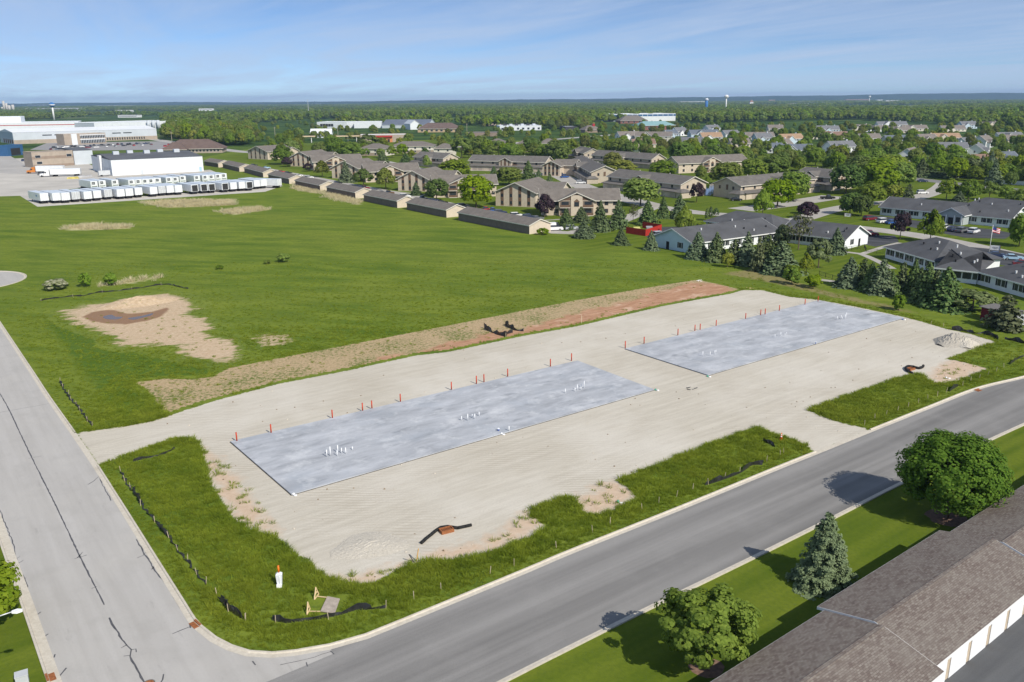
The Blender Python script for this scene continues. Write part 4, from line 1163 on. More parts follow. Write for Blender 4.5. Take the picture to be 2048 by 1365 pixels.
hip_house((780,307),(867,306.5), 20, 'long cream hipped apartment house below the orange store', 'the long hipped house')
hip_house((868,312),(905,312), 16, 'small hipped apartment roof right of the long cream house', 'the small hipped house')
hip_house((975,300),(1010,300), 18, 'taupe hipped apartment house between tall trees in the middle', 'the tree hidden hipped house')
hip_house((1030,304),(1064,304), 16, 'taupe hipped apartment roof peeping between round trees', 'the peeping hipped roof')
hip_house((1080,300),(1110,300), 16, 'taupe hipped apartment roof left of the dark ended block', 'the farther hipped roof')

# ---- white care home with charcoal roofs
def care_wing(A, B, Wd, label, short, side='l', eave=2.9, rise=2.9, wall=None, endwall=None, nwin=6, axis_end=True, hip=0):
    e, L = frame(A, B, 'care_home_wing', label, 'care home', 'care home wings', short)
    gable(e, 0, L, 0, Wd, eave, rise, 'x', wall or M_WWALL, M_DKROOF, M_WHITE, .6, hip=hip)
    for i in range(nwin):
        for dx in (-.6, .6): window(e, 'f', (i + .5) * L / nwin + dx, 0, 1.0, .95, 1.35)
        for dx in (-1.4, 1.4): put(e, 'shutter', boxmesh(.4, .05, 1.45), M_BLACK, 'f', (i + .5) * L / nwin + dx, 0, .95)
    xx = 0 if side == 'l' else L
    if endwall:
        put(e, 'gable_wall', MB().prism_y([(-Wd / 2, 0), (Wd / 2, 0), (Wd / 2, eave), (0, eave + rise - .08), (-Wd / 2, eave)], -.05, 0).mesh(), endwall, side, Wd / 2, xx, 0)
    window(e, side, Wd * .3, xx + (-.05 if side == 'l' else .05), 1.0, 1.0, 1.4, None, M_BLACK); door(e, side, Wd * .62, xx + (-.05 if side == 'l' else .05), 1.1, 2.1, M_BLACK)
    r = random.Random(int(A[0]))
    for k in range(5):
        u = L * r.uniform(.15, .95); t = r.uniform(.15, .8)
        MB().cyl((u, Wd * .5 * t, eave + rise * t), (u, Wd * .5 * t, eave + rise * t + .7), .16, .2, 8).build('roof_vent', M_WHITE if k % 3 else M_BLACK, e)
    return e, L
w1 = (G(1333, 500) - G(1384, 507)).length
care_wing((1384,508),(1558,483), 15.0, 'care home wing with pale blue gable end nearest the field', 'the blue gabled care wing', 'l', endwall=M_BWALL, nwin=7)
care_wing((1560,484),(1688,500), 14.0, 'care home wing with white gable end facing the fenced lawn', 'the white gabled care wing', 'r', endwall=M_WWALL)
care_wing((1411,460),(1545,478), 15, 'care home wing with hipped end behind the blue gabled wing', 'the rear hipped care wing', 'l', nwin=5, hip=6.5, wall=M_BWALL)
care_wing((1770,516),(1868,546), 17, 'right care home wing with wide charcoal roof above the conifers', 'the wide roofed care wing', 'l', nwin=5, rise=3.2, hip=8)
care_wing((1872,560),(1952,569), 16, 'middle care home wing hidden behind the conifer row', 'the middle care wing', 'l', nwin=4, rise=3.0, hip=8)
care_wing((1952,568),(2090,608), 17, 'near care home wing with black shutters at the right edge', 'the shuttered care wing', 'l', nwin=4, rise=3.2, hip=8)
care_wing((1759.6,430.5),(2019,456.5), 14, 'long care home wing across the street with entrance gable', 'the care wing across the street', 'l', nwin=9, endwall=M_WWALL)
care_wing((1905,432),(2060,450), 16, 'rear care home wing with charcoal roof across the street', 'the rear care wing', 'l', nwin=3, rise=3.4, hip=7)
e, L = frame((1877,446),(1926,451), 'entrance_porch', 'white entrance gable of the care home across the street', 'porch')
gable(e, 0, L, -.5, 9, 3.2, 2.0, 'y', pm('grey_gable', (.38, .42, .42), .05), M_DKROOF, M_WHITE, .5)
for s in (.04, .33, .67, .96): MB().box(L * s - .15, L * s + .15, -1.0, -.7, 0, 3.0).build('column', M_WHITE, e)
for s in (.2, .8): window(e, 'f', L * s, -.55, .8, 1.4, 1.7)
door(e, 'f', L * .5, -.55, 1.6, 2.2, M_BLACK)

# ---- red board enclosure, shed, black fences, signs, flag
M_REDW = pm('red_boards', (.44, .035, .022), .15, 1.2, .7)
def boards(e, x0, y0, x1, y1, h, w=.28, mat=None):
    d = Vector((x1 - x0, y1 - y0)); n = int(d.length / w); a = math.atan2(d.y, d.x)
    me = cached(('plank', h), lambda: MB().box(-w * .47, w * .47, -.02, .02, 0, h).mesh('plank'))
    for i in range(n):
        t = (i + .5) / n
        meshobj('plank', me, mat or M_REDW, e, (x0 + d.x * t, y0 + d.y * t, .02), a)
a, b, c = G(1252, 467), G(1291, 473), G(1323, 462)
e = empty('board_enclosure', b, 0, 'red board bin enclosure beside the silver car', 'enclosure')
d = a + (c - b)
for p, q in ((a, b), (b, c), (c, d)):
    boards(e, p.x - b.x, p.y - b.y, q.x - b.x, q.y - b.y, 2.0)
for k, t in ((.3, pm('bin_yellow', (.55, .52, .18))), (.65, pm('bin_grey', (.3, .31, .32)))):
    p = a.lerp(c, k) - b
    o = MB().hexa([(-.8, -.6, 0), (.8, -.6, 0), (.8, .6, 0), (-.8, .6, 0)], [(-1, -.75, 1.4), (1, -.75, 1.4), (1, .75, 1.7), (-1, .75, 1.7)]).build('waste_bin', t, None, b + p)
    tag(o, '%s bin standing inside the red board enclosure' % ('yellow' if k < .5 else 'grey'), 'bin')
e, L = frame((1960,638),(2022,655), 'garden_shed', 'dark red shed with pale side behind the leaning pine at right', 'shed')
MB().box(0, L, 0, 3.2, 0, 2.3).build('wall', pm('shed_grey', (.45, .46, .48), .08), e)
boards(e, .05, -.06, L - .05, -.06, 2.2, .28, pm('maroon_boards', (.16, .02, .025), .15))
MB().hexa([(-.3, -.4, 2.3), (L + .3, -.4, 2.3), (L + .3, 3.5, 2.5), (-.3, 3.5, 2.5)], [(-.3, -.4, 2.42), (L + .3, -.4, 2.42), (L + .3, 3.5, 2.62), (-.3, 3.5, 2.62)]).build('roof', pm('shed_roof', (.17, .16, .15), .1), e)
def rail_fence(pts, label, h=1.2, mat=None, step=2.2):
    P_ = W2(pts); c = P_[0]
    e = empty('metal_fence', c, 0, label, 'fence')
    for a, b in zip(P_[:-1], P_[1:]):
        d = b - a; n = max(1, int(d.length / step)); an = math.atan2(d.y, d.x)
        for i in range(n + 1):
            meshobj('post', cached(('fp', h), lambda: MB().box(-.04, .04, -.04, .04, 0, h).mesh()), mat or M_BLACK, e, a.lerp(b, i / n) - c, an)
        for z in (.25, h - .12):
            q = a - c
            MB().box(0, d.length, -.02, .02, z, z + .05).build('rail', mat or M_BLACK, e, q, an)
        g = MB(); k = int(d.length / .35)
        for i in range(k): g.box(i * .35, i * .35 + .03, -.012, .012, .3, h - .12)
        g.build('pickets', mat or M_BLACK, e, a - c, an)
rail_fence([(1638,552),(1664,560),(1690,568)], 'black metal fence below the wide lawn pine')
rail_fence([(1690,503),(1728,497),(1732,505),(1775,510)], 'black metal fence between the two care home lawns')
def board_sign(x, y, label, w=2.2, h=1.0):
    e = empty('sign_board', G(x, y), R(-35), label, 'sign')
    MB().box(-w / 2, w / 2, -.06, .06, .6, .6 + h).build('panel', M_WHITE, e)
    for s in (-1, 1): MB().box(s * w / 2 - .06, s * w / 2 + .06, -.14, -.062, 0, .8 + h).build('post', M_BROWN, e)
    m = MB()
    for k, (a, b) in enumerate(((-.6, .6), (-.75, .75), (-.4, .45))): m.box(a, b, -.075, -.063, 1.35 - k * .22, 1.43 - k * .22)
    m.build('lettering', M_BLACK, e)
board_sign(1695, 437, 'white sign board on the lawn left of the parked red car'); board_sign(1989, 505, 'white sign board beside the flagpole', 2.4, 1.2)
e = empty('flagpole', G(1977, 513), 0, 'white flagpole with striped flag in front of the care home', 'flagpole')
MB().cyl((0, 0, 0), (0, 0, 8.2), .07, .045, 8).build('pole', M_WHITE, e, smooth=True)
fm = MB()
for k in range(7):
    z0 = 6.4 + k * .19
    for i in range(6):
        x0, x1 = .06 + i * .33, .06 + (i + 1) * .33
        f = lambda x: .12 * math.sin(x * 3.2)
        fm.poly([(x0, f(x0), z0 - x0 * .28), (x1, f(x1), z0 - x1 * .28), (x1, f(x1), z0 + .19 - x1 * .28), (x0, f(x0), z0 + .19 - x0 * .28)])
flag = fm.build('flag', None, e)
MR_ = pm('flag_red', (.55, .03, .04)); MW_ = pm('flag_white', (.8, .8, .8)); MBl = pm('flag_blue', (.03, .05, .2))
for mm in (MR_, MW_, MBl): flag.data.materials.append(mm)
for p in flag.data.polygons:
    k, i = p.index // 6, p.index % 6
    p.material_index = 2 if (k > 2 and i < 3) else (0 if k % 2 == 0 else 1)
# ================================================================== vehicles
M_TYRE = pm('tyre', (.02, .02, .02), .2, 4, .9); M_RIM = pm('rim', (.45, .46, .47), .1, 4, .4, .5, .6)
M_HEADL = pm('headlight', (.75, .77, .8), .05, 4, .2); M_TAILL = pm('taillight', (.4, .02, .02), .05, 4, .3); M_CARGLASS = M_GLASS
def paint(n, c): return pm('paint_' + n, c, .05, 1, .28, .5)
PAINT = {'white': (.80, .80, .79), 'silver': (.42, .44, .46), 'black': (.018, .019, .022), 'navy': (.03, .045, .10), 'blue': (.03, .10, .32), 'red': (.42, .03, .025), 'maroon': (.17, .02, .03), 'grey': (.16, .17, .18), 'brown': (.14, .075, .045), 'lightblue': (.38, .55, .68), 'teal': (.04, .22, .34), 'orange': (.62, .22, .04)}
def car_parts(kind):
    L, Wd, H = {'sedan': (4.7, 1.8, 1.45), 'suv': (4.8, 1.9, 1.75), 'pickup': (5.7, 1.95, 1.85), 'van': (5.9, 2.05, 2.6)}[kind]
    h = Wd / 2; m = MB()
    belt = {'sedan': .92, 'suv': 1.05, 'pickup': 1.08, 'van': 1.25}[kind]
    low = [(-L / 2, .38), (-L / 2 + .12, .3), (L / 2 - .1, .3), (L / 2, .45), (L / 2 - .03, .72), (L / 2 - .25, belt - .10), (L * .20, belt), (-L / 2 + .1, belt), (-L / 2, belt - .15)]
    m.hexa([(x, -h, z) for x, z in low], [(x, h, z) for x, z in low])
    cab = {'sedan': [(-L * .42, belt), (L * .19, belt), (L * .03, H), (-L * .26, H)], 'suv': [(-L * .47, belt), (L * .20, belt), (L * .07, H), (-L * .43, H)], 'pickup': [(-L * .08, belt), (L * .22, belt), (L * .12, H), (-L * .05, H)], 'van': [(-L * .49, belt), (L * .34, belt), (L * .20, H), (-L * .48, H)]}[kind]
    hi = h * .80
    g = MB()
    b4 = [(cab[0][0], -h * .97, cab[0][1]), (cab[1][0], -h * .97, cab[1][1]), (cab[1][0], h * .97, cab[1][1]), (cab[0][0], h * .97, cab[0][1])]
    t4 = [(cab[3][0], -hi, H), (cab[2][0], -hi, H), (cab[2][0], hi, H), (cab[3][0], hi, H)]
    g.hexa(b4, [(x, y, z - .07) for x, y, z in t4])
    rf = MB().hexa([(x * 1.0, y * 1.01, z - .07) for x, y, z in t4], [(x * .98, y * .95, z) for x, y, z in t4])
    if kind == 'van': rf = MB().hexa([(-L * .488, -h * .95, belt + .02), (L * .12, -h * .95, belt + .02), (L * .12, h * .95, belt + .02), (-L * .488, h * .95, belt + .02)], [(-L * .48, -hi * 1.02, H), (L * .10, -hi * 1.02, H), (L * .10, hi * 1.02, H), (-L * .48, hi * 1.02, H)])
    bed = None
    if kind == 'pickup': bed = MB().box(-L * .47, -L * .10, -h * .86, h * .86, belt + .003, belt + .02)
    return L, Wd, m.mesh('body'), g.mesh('glass'), rf.mesh('roof'), bed.mesh('bed') if bed else None
wheel_me = MB().cyl((0, -.11, 0), (0, .11, 0), .34, .34, 14).mesh('tyre'); rim_me = MB().cyl((0, -.118, 0), (0, .118, 0), .2, .2, 10).mesh('rim')
hl_me = MB().box(-.05, .05, -.2, .2, 0, .16).mesh('light')
CARS = []
def car(kind, p, rz, col, label=None, small=False, group='parked cars'):
    L, Wd, bo, gl, rf, bed = cached(('car', kind), lambda: car_parts(kind))
    e = empty({'pickup': 'pickup_truck', 'van': 'delivery_van', 'suv': 'parked_suv'}.get(kind, 'parked_car'), p, rz, label, {'pickup': 'pickup', 'van': 'van'}.get(kind, 'car'), group)
    pt = paint(col, PAINT[col])
    meshobj('body', bo, pt, e); meshobj('window_glass', gl, M_CARGLASS, e); meshobj('roof', rf, pt, e)
    if bed: meshobj('bed', bed, M_BLACK, e)
    if not small:
        for sx in (-.31, .31):
            for sy in (-1, 1):
                w = meshobj('wheel', wheel_me, M_TYRE, e, (L * sx, sy * (Wd / 2 - .08), .34))
                meshobj('rim', rim_me, M_RIM, w)
        for sy in (-1, 1):
            meshobj('headlight', hl_me, M_HEADL, e, (L / 2 - .06, sy * Wd * .36, .6)); meshobj('taillight', hl_me, M_TAILL, e, (-L / 2 + .04, sy * Wd * .38, .66))
    if not label: CARS.append((e, col, {'suv': 'SUV', 'pickup': 'pickup truck', 'van': 'van'}.get(kind, 'car')))
    FOOT.append((p[0], p[1], 2.5))
    return e
def carpx(kind, x, y, col, ang, **k): return car(kind, G(x, y), R(ang), col, **k)
AX = 36.5
z5 = lambda x, y: (560 + x / 3.657, 270 + y / 3.657)
z6 = lambda x, y: (1080 + x / 3.657, 270 + y / 3.657)
z7 = lambda x, y: (1500 + x / 3.737, 350 + y / 3.737)
z4 = lambda x, y: (1500 + x / 3.737, 170 + y / 3.737)
z2_ = lambda x, y: (500 + x / 3.938, 170 + y / 3.938)
for k, (x, y), c, a in (
    ('sedan', z5(10, 278), 'red', 40), ('sedan', z5(58, 286), 'black', 40), ('sedan', z5(135, 306), 'white', 30), ('suv', z5(213, 320), 'white', 20), ('sedan', z5(420, 362), 'black', 40),
    ('suv', z5(560, 388), 'navy', 40), ('pickup', z5(612, 400), 'maroon', 40), ('sedan', z5(745, 432), 'navy', 40), ('pickup', z5(790, 437), 'brown', 40), ('suv', z5(915, 460), 'white', 20),
    ('pickup', z5(1035, 478), 'silver', 30), ('sedan', z5(1120, 490), 'navy', 40), ('sedan', z5(1185, 505), 'black', 30), ('suv', z5(1340, 532), 'grey', 20), ('pickup', z5(1500, 560), 'red', 25), ('pickup', z5(1550, 568), 'blue', 25), ('suv', z5(1612, 580), 'navy', 20), ('suv', z5(1730, 602), 'white', 15), ('suv', z5(1820, 614), 'navy', 25), ('sedan', z5(1880, 622), 'grey', 25),
    ('van', z6(100, 700), 'white', 10), ('suv', z6(875, 745), 'silver', 20), ('suv', z6(300, 358), 'white', -5), ('pickup', z6(150, 300), 'navy', 20), ('sedan', z6(180, 315), 'blue', 20), ('sedan', z6(1435, 483), 'black', -5), ('suv', z6(230, 695), 'silver', 20), ('sedan', z6(1580, 462), 'black', 10),
    ('pickup', z7(580, 182), 'black', 0), ('suv', z7(895, 340), 'maroon', 20), ('suv', z7(998, 360), 'white', 20), ('sedan', z7(1060, 368), 'blue', 20), ('suv', z7(1450, 408), 'white', 40), ('sedan', z7(1505, 420), 'navy', 40), ('suv', z7(1580, 430), 'grey', 40), ('suv', z7(1670, 436), 'white', 40), ('suv', z7(897, 456), 'maroon', -10), ('suv', z7(1287, 143), 'white', 5), ('sedan', z7(1290, 55), 'navy', -5), ('sedan', z7(540, 385), 'white', 10), ('sedan', z7(1845, 615), 'navy', -15), ('sedan', z7(1965, 635), 'lightblue', -20), ('sedan', z7(2040, 680), 'maroon', -20),
    ('sedan', z2_(30, 640), 'black', 40), ('sedan', z2_(130, 660), 'lightblue', 30)):
    carpx(k, x, y, c, a)
# cars before the big grey warehouse
rr = random.Random(21)
cl = ['black', 'white', 'grey', 'silver', 'navy', 'black', 'grey', 'maroon', 'black', 'white']
for i in range(34):
    x = 102 + i * 6.1 + rr.uniform(-1, 1); y = 297 - i * .28 + (3 if i % 3 == 0 else 0) + rr.uniform(-.6, .6)
    carpx(rr.choice(['sedan', 'suv', 'suv', 'pickup']), x, y, 'red' if i == 27 else rr.choice(cl), rr.choice([128, 128, 36]), small=True, group='cars in the warehouse lot')
for x, y, c in ((332, 294, 'red'), (340, 291, 'red'), (50, 323, 'navy'), (57, 320, 'lightblue'), (30, 305, 'black')):
    carpx('suv', x, y, c, 30, small=True, group='cars in the warehouse lot')

# ---- semitrailers
M_TRAIL = pm('trailer_white', (.76, .78, .79), .06, .8, .45); M_TRAILROOF = pm('trailer_roof', (.60, .66, .72), .06, .6, .4); M_STEEL = pm('dark_steel', (.06, .06, .065), .2, 2, .7)
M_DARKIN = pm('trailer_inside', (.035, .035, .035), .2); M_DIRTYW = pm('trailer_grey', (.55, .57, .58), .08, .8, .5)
TL, TW, TH = 15.5, 2.6, 4.05
def trailer_meshes():
    d = {}
    d['box'] = MB().box(0, TL, -TW / 2, TW / 2, 1.15, TH).mesh('box'); d['roof'] = MB().box(.02, TL - .02, -TW / 2 + .02, TW / 2 - .02, TH, TH + .04).mesh('roof')
    d['frame'] = MB().box(.3, TL - .3, -.5, .5, .95, 1.15).box(-.04, .04, -1.1, 1.1, .5, .6).box(-.03, .02, -.8, -.7, .6, 1.15).box(-.03, .02, .7, .8, .6, 1.15).mesh('frame')
    d['leg'] = MB().box(TL - 3.1, TL - 2.9, -.08, .08, 0, .96).mesh('leg'); d['axle'] = MB().cyl((0, -1.2, 0), (0, 1.2, 0), .5, .5, 14).mesh('wheels')
    d['door'] = MB().box(-.05, -.005, -.62, .62, 1.2, TH - .08).mesh('door'); d['bar'] = MB().box(-.075, -.052, -.02, .02, 1.2, TH - .1).mesh('bar')
    d['unit'] = MB().box(TL, TL + .5, -1.0, 1.0, 1.9, TH - .1).mesh('unit'); d['grille'] = MB().box(TL + .5, TL + .52, -.85, .2, 2.6, TH - .3).mesh('grille')
    d['fan'] = MB().cyl((TL + .52, -.35, 3.2), (TL + .54, -.35, 3.2), .38, .38, 12).mesh('fan'); d['rib'] = MB().box(-.02, .02, -.02, .0, 1.2, TH - .05).mesh('rib')
    d['logo'] = MB().box(-.9, .9, -.012, 0, 0, .7).mesh('logo')
    return d
TM = trailer_meshes()
def trailer(p, rz, label, rear='closed', nose=False, group='semitrailers', wall=None):
    e = empty('semitrailer', p, rz, label, 'semitrailer', group)
    e.scale = (1, 1.22, 1.06)
    b = meshobj('box_body', TM['box'], wall or M_TRAIL, e); meshobj('roof', TM['roof'], M_TRAILROOF, e); meshobj('underframe', TM['frame'], M_STEEL, e)
    for s in (-.95, .95): meshobj('landing_leg', TM['leg'], M_STEEL, e, (0, s, 0))
    for x in (1.6, 2.9): meshobj('axle_wheels', TM['axle'], M_TYRE, e, (x, 0, .5))
    for i in range(9):
        for s in (-1, 1): meshobj('rib', TM['rib'], wall or M_TRAIL, b, (.8 + i * 1.75, s * (TW / 2 + (.02 if s > 0 else 0)), 0))
    if rear == 'open': meshobj('door_opening', MB().box(-.03, -.004, -1.1, 1.1, 1.25, TH - .2).mesh(), M_DARKIN, e)
    else:
        for s in (-.64, .64):
            d = meshobj('door', TM['door'], M_DIRTYW if rear == 'grey' else M_TRAIL, e, (0, s, 0))
            for q in (-.25, .25): meshobj('lock_bar', TM['bar'], M_STEEL, d, (0, q, 0))
    if int(abs(p[0]) * 7) % 3 == 1:
        s = -1 if nose else 1
        g = meshobj('logo', TM['logo'], pm('faded_blue_print', (.28, .40, .58), .2, 3), b, (TL * (.75 if nose else .3), s * (TW / 2 + .022), 2.6), 0 if s < 0 else math.pi)
    if nose:
        u = meshobj('cooling_unit', TM['unit'], M_TRAIL, e); meshobj('grille', TM['grille'], M_BLACK, u); meshobj('fan', TM['fan'], M_RIM, u)
    FOOT.append((e.location.x + math.cos(rz) * 8, e.location.y + math.sin(rz) * 8, 9))
    return e
zt = lambda x, y: (x / 3.657, 350 + y / 3.657)
TAX = R(135.0)
fr = [(332,212,'c'),(422,210,'c'),(489,208,'c'),(562,201,'g'),(650,198,'c'),(719,191,'c'),(798,183,'g'),(890,180,'c'),(953,175,'c'),(1020,168,'c'),(1130,162,'c'),(1191,155,'g'),(1251,151,'c'),(1313,148,'c'),(1430,143,'o'),(1498,138,'o'),(1555,135,'o'),(1652,130,'o'),(1713,125,'c'),(1775,120,'c'),(1830,118,'o'),(1884,106,'c'),(1932,101,'c')]
for i, (x, y, k) in enumerate(fr):
    trailer(G(*zt(x, y)), TAX, 'white semitrailer %s, %s from the left in the front row' % ({'c': 'with shut doors', 'g': 'with greyish rear doors', 'o': 'with dark open rear'}[k], ordinal(i)), {'c': 'closed', 'g': 'grey', 'o': 'open'}[k], group='front row of trailers')
trailer(G(*zt(2048, 97)), R(158), 'lone white semitrailer parked sideways at the right end of the rows', group='front row of trailers')
bk = [(695,108),(755,103),(848,98),(970,97),(1020,94),(1069,91),(1113,88),(1160,83),(1243,78),(1290,75),(1342,66),(1446,63),(1507,60),(1552,57),(1600,52),(1642,47)]
for i, (x, y) in enumerate(bk):
    p = G(*zt(x, y + 6)); d = Vector((math.cos(TAX), math.sin(TAX), 0))
    trailer(p + d * TL, TAX + math.pi, 'refrigerated semitrailer with black nose unit, %s from the left in the back row' % ordinal(i), nose=True, group='back row of trailers')
def semi(p, rz, col, label, label2):
    """tractor with sleeper, coupled trailer standing behind it"""
    e = empty('semi_tractor', p, rz, label, 'truck')
    pt = paint(col, PAINT[col])
    MB().hexa([(4.6, -1.0, .6), (6.6, -.9, .6), (6.6, .9, .6), (4.6, 1.0, .6)], [(4.6, -1.0, 2.0), (6.5, -.85, 1.75), (6.5, .85, 1.75), (4.6, 1.0, 2.0)]).build('hood', pt, e)
    MB().hexa([(1.6, -1.2, .7), (4.6, -1.2, .7), (4.6, 1.2, .7), (1.6, 1.2, .7)], [(1.6, -1.15, 3.9), (3.6, -1.1, 3.4), (3.6, 1.1, 3.4), (1.6, 1.15, 3.9)]).build('cab', pt, e)
    MB().hexa([(4.42, -1.05, 2.05), (4.44, 1.05, 2.05), (3.95, .98, 2.95), (3.93, -.98, 2.95)], [(4.47, -1.05, 2.05), (4.49, 1.05, 2.05), (4.0, .98, 2.95), (3.98, -.98, 2.95)]).build('windscreen', M_GLASS, e)
    for s in (-1, 1): MB().box(3.0, 3.9, s * 1.16 - .03, s * 1.16 + .03, 2.0, 2.8).build('side_window', M_GLASS, e)
    MB().box(-2.4, 1.6, -.5, .5, .7, 1.0).build('chassis', M_STEEL, e)
    for x in (5.5, -.6, -1.9): meshobj('axle_wheels', TM['axle'], M_TYRE, e, (x, 0, .5))
    for s in (-1, 1): MB().cyl((1.3, s * .95, 1.0), (1.3, s * .95, 4.0), .08, .08, 8).build('exhaust', M_RIM, e)
    MB().box(6.6, 6.7, -1.05, 1.05, .35, .75).build('bumper', M_RIM, e)
    trailer(Vector(p) + Vector((math.cos(rz), math.sin(rz), 0)) * (-14.6), rz, label2, group='coupled trailers')
z0 = lambda x, y: (x / 6.024, 225 + y / 6.024)
semi(G(*z0(640, 775)) , R(195), 'white', 'white semi tractor with sleeper in the truck yard', 'white trailer coupled to the white tractor')
semi(G(*z0(470, 735)), R(185), 'orange', 'orange semi tractor beside the brown office', 'white trailer behind the orange tractor')
carpx('sedan', *z0(508, 758), 'grey', 10, label='grey car parked in front of the white tractor', small=False)
e = empty('utility_trailer', G(*z0(1190, 775)), R(36), 'small grey box trailer at the warehouse corner', 'trailer')
MB().box(0, 6, -1.2, 1.2, .8, 3.2).build('box_body', M_DIRTYW, e); meshobj('axle_wheels', TM['axle'], M_TYRE, e, (1.5, 0, .5))
for i, (x, y, c) in enumerate(((880, 800, 'yellow'), (960, 785, 'grey'), (1040, 780, 'grey'))):
    e = MB().hexa([(-3, -1.5, 0), (3, -1.5, 0), (3, 1.5, 0), (-3, 1.5, 0)], [(-2.6, -1.2, .9), (2.7, -1.2, .8), (2.4, 1.2, 1.1), (-2.7, 1.1, .7)]).build('pallet_stack', pm('stack_' + c, (.5, .42, .12) if c == 'yellow' else (.38, .38, .38), .3, .6), None, G(*z0(x, y)), R(20 + i * 9))
    tag(e, '%s of stacked pallets, %s in front of the white trailer' % ('yellow heap' if i == 0 else 'grey heap', ORD[i]), 'pallet stack')
# ================================================================== industry and shops
M_METALW = pm('white_metal_wall', (.72, .75, .77), .05, .25, .6); M_METALB = pm('pale_grey_metal', (.55, .59, .63), .05, .2, .6); M_FLATDK = pm('dark_flat_roof', (.115, .122, .135), .2, .06, .9); M_ROOFW = pm('white_metal_roof', (.78, .80, .82), .06, .06, .6)
M_TANB = pm('tan_block', (.40, .335, .27), .1, .4, .9); M_TANB2 = pm('brown_block', (.29, .225, .175), .1, .4, .9); M_BROWNROOF = pm('brown_roof', (.145, .105, .09), .15, .3, .95); M_STRIPE = pm('red_stripe', (.42, .04, .03)); M_ORANGE = pm('orange_stucco', (.60, .24, .10), .08, .4); M_BLUEW = pm('blue_wall', (.04, .12, .26), .08, .4); M_GREENROOF = pm('teal_roof', (.22, .37, .38), .08, .2, .7)
def front_clear(e, L, k=3):
    c = e.location + Vector((math.cos(e.rotation_euler.z), math.sin(e.rotation_euler.z), 0)) * L / 2
    d = Vector((-c.x, -c.y, 0)).normalized()
    for i in range(1, k + 1): FOOT.append((c.x + d.x * i * L * .35, c.y + d.y * i * L * .35, L * .42))
def flat(A, B, depth, h, name, label, short=None, wall=None, roof=None, cat='warehouse', parapet=.4, base=None, wins=0, wz=1.2, wh=1.2, ww=1.6, rise=0.0, group=None):
    e, L = frame(A, B, name, label, cat, group, short)
    MB().box(0, L, 0, depth, 0, h).build('wall', wall or M_METALW, e)
    if rise:
        MB().hexa([(-.2, -.2, h), (L + .2, -.2, h), (L + .2, depth / 2, h), (-.2, depth / 2, h)], [(-.2, -.2, h + .1), (L + .2, -.2, h + .1), (L + .2, depth / 2, h + rise), (-.2, depth / 2, h + rise)]).build('roof', roof or M_FLATDK, e)
        MB().hexa([(-.2, depth / 2 + .002, h), (L + .2, depth / 2 + .002, h), (L + .2, depth + .2, h), (-.2, depth + .2, h)], [(-.2, depth / 2 + .002, h + rise), (L + .2, depth / 2 + .002, h + rise), (L + .2, depth + .2, h + .1), (-.2, depth + .2, h + .1)]).build('roof', roof or M_FLATDK, e)
    else:
        MB().box(.25, L - .25, .25, depth - .25, h, h + .05).build('roof', roof or M_FLATDK, e)
        p = MB(); p.box(-.05, L + .05, -.05, .25, h - .02, h + parapet).box(-.05, L + .05, depth - .25, depth + .05, h - .02, h + parapet).box(-.05, .25, .25, depth - .25, h - .02, h + parapet).box(L - .25, L + .05, .25, depth - .25, h - .02, h + parapet)
        p.build('parapet', wall or M_METALW, e)
    if base: MB().box(-.06, L + .06, -.06, -.004, 0, base[1]).build('base_course', base[0], e)
    for i in range(wins): window(e, 'f', (i + .5) * L / wins, -.07 if base else 0, wz, ww, wh)
    occupy(e, 0, L, 0, depth); front_clear(e, L)
    return e, L
# white metal warehouse beside the trailers
e, L = flat((225.5,352.3),(407.6,342.7), 57, 8.8, 'warehouse', 'white metal warehouse with dark roof behind the trailers', 'the white warehouse', M_METALW, M_FLATDK, rise=2.2)
put(e, 'door', boxmesh(5.2, .08, 5.0), M_WHITE, 'f', L * .24, 0, 0); put(e, 'door', boxmesh(1.3, .08, 2.4), M_METALB, 'f', L * .315, 0, 0); put(e, 'door', boxmesh(1.5, .08, 2.6), paint('lightblue', PAINT['lightblue']), 'f', L * .965, 0, 0)
for k in range(4): put(e, 'dock_door', boxmesh(2.6, .1, 3.0), M_METALB, 'l', 6 + k * 5, 0, 1.0)
for k in range(5): MB().box(L * (.12 + k * .17), L * (.12 + k * .17) + 3.2, 22 + 4 * (k % 2), 25 + 4 * (k % 2), 10.2, 12.4).build('roof_unit', M_METALB, e)
for k in range(11): MB().box(L * (k + .5) / 11 - .06, L * (k + .5) / 11 + .06, -.05, -.004, .1, 8.7).build('seam', M_METALB, e)
MB().box(-1.5, 0, 24, 30, 0, 10.2).build('stair_tower', M_WHITE, e)
e, L = flat((150,330),(188,328), 40, 9.2, 'warehouse', 'pale rear part of the white warehouse behind the brown office', 'the rear warehouse part', M_METALB, M_FLATDK, rise=1.2)
e, L = flat((67,336),(149,331), 13, 9.4, 'office_building', 'brown banded two storey office beside the truck yard', 'the brown office', M_TANB, M_FLATDK, 'office')
MB().box(-.07, L + .07, -.07, -.01, 5.2, 6.9).build('band', M_TANB2, e); MB().box(-.07, L + .07, -.07, -.01, 0, 1.6).build('band', M_TANB2, e)
for u in (.14, .90): window(e, 'f', L * u, -.07, 6.0, 3.2, 1.6)
window(e, 'f', L * .16, -.07, 2.0, 3.2, 1.6)
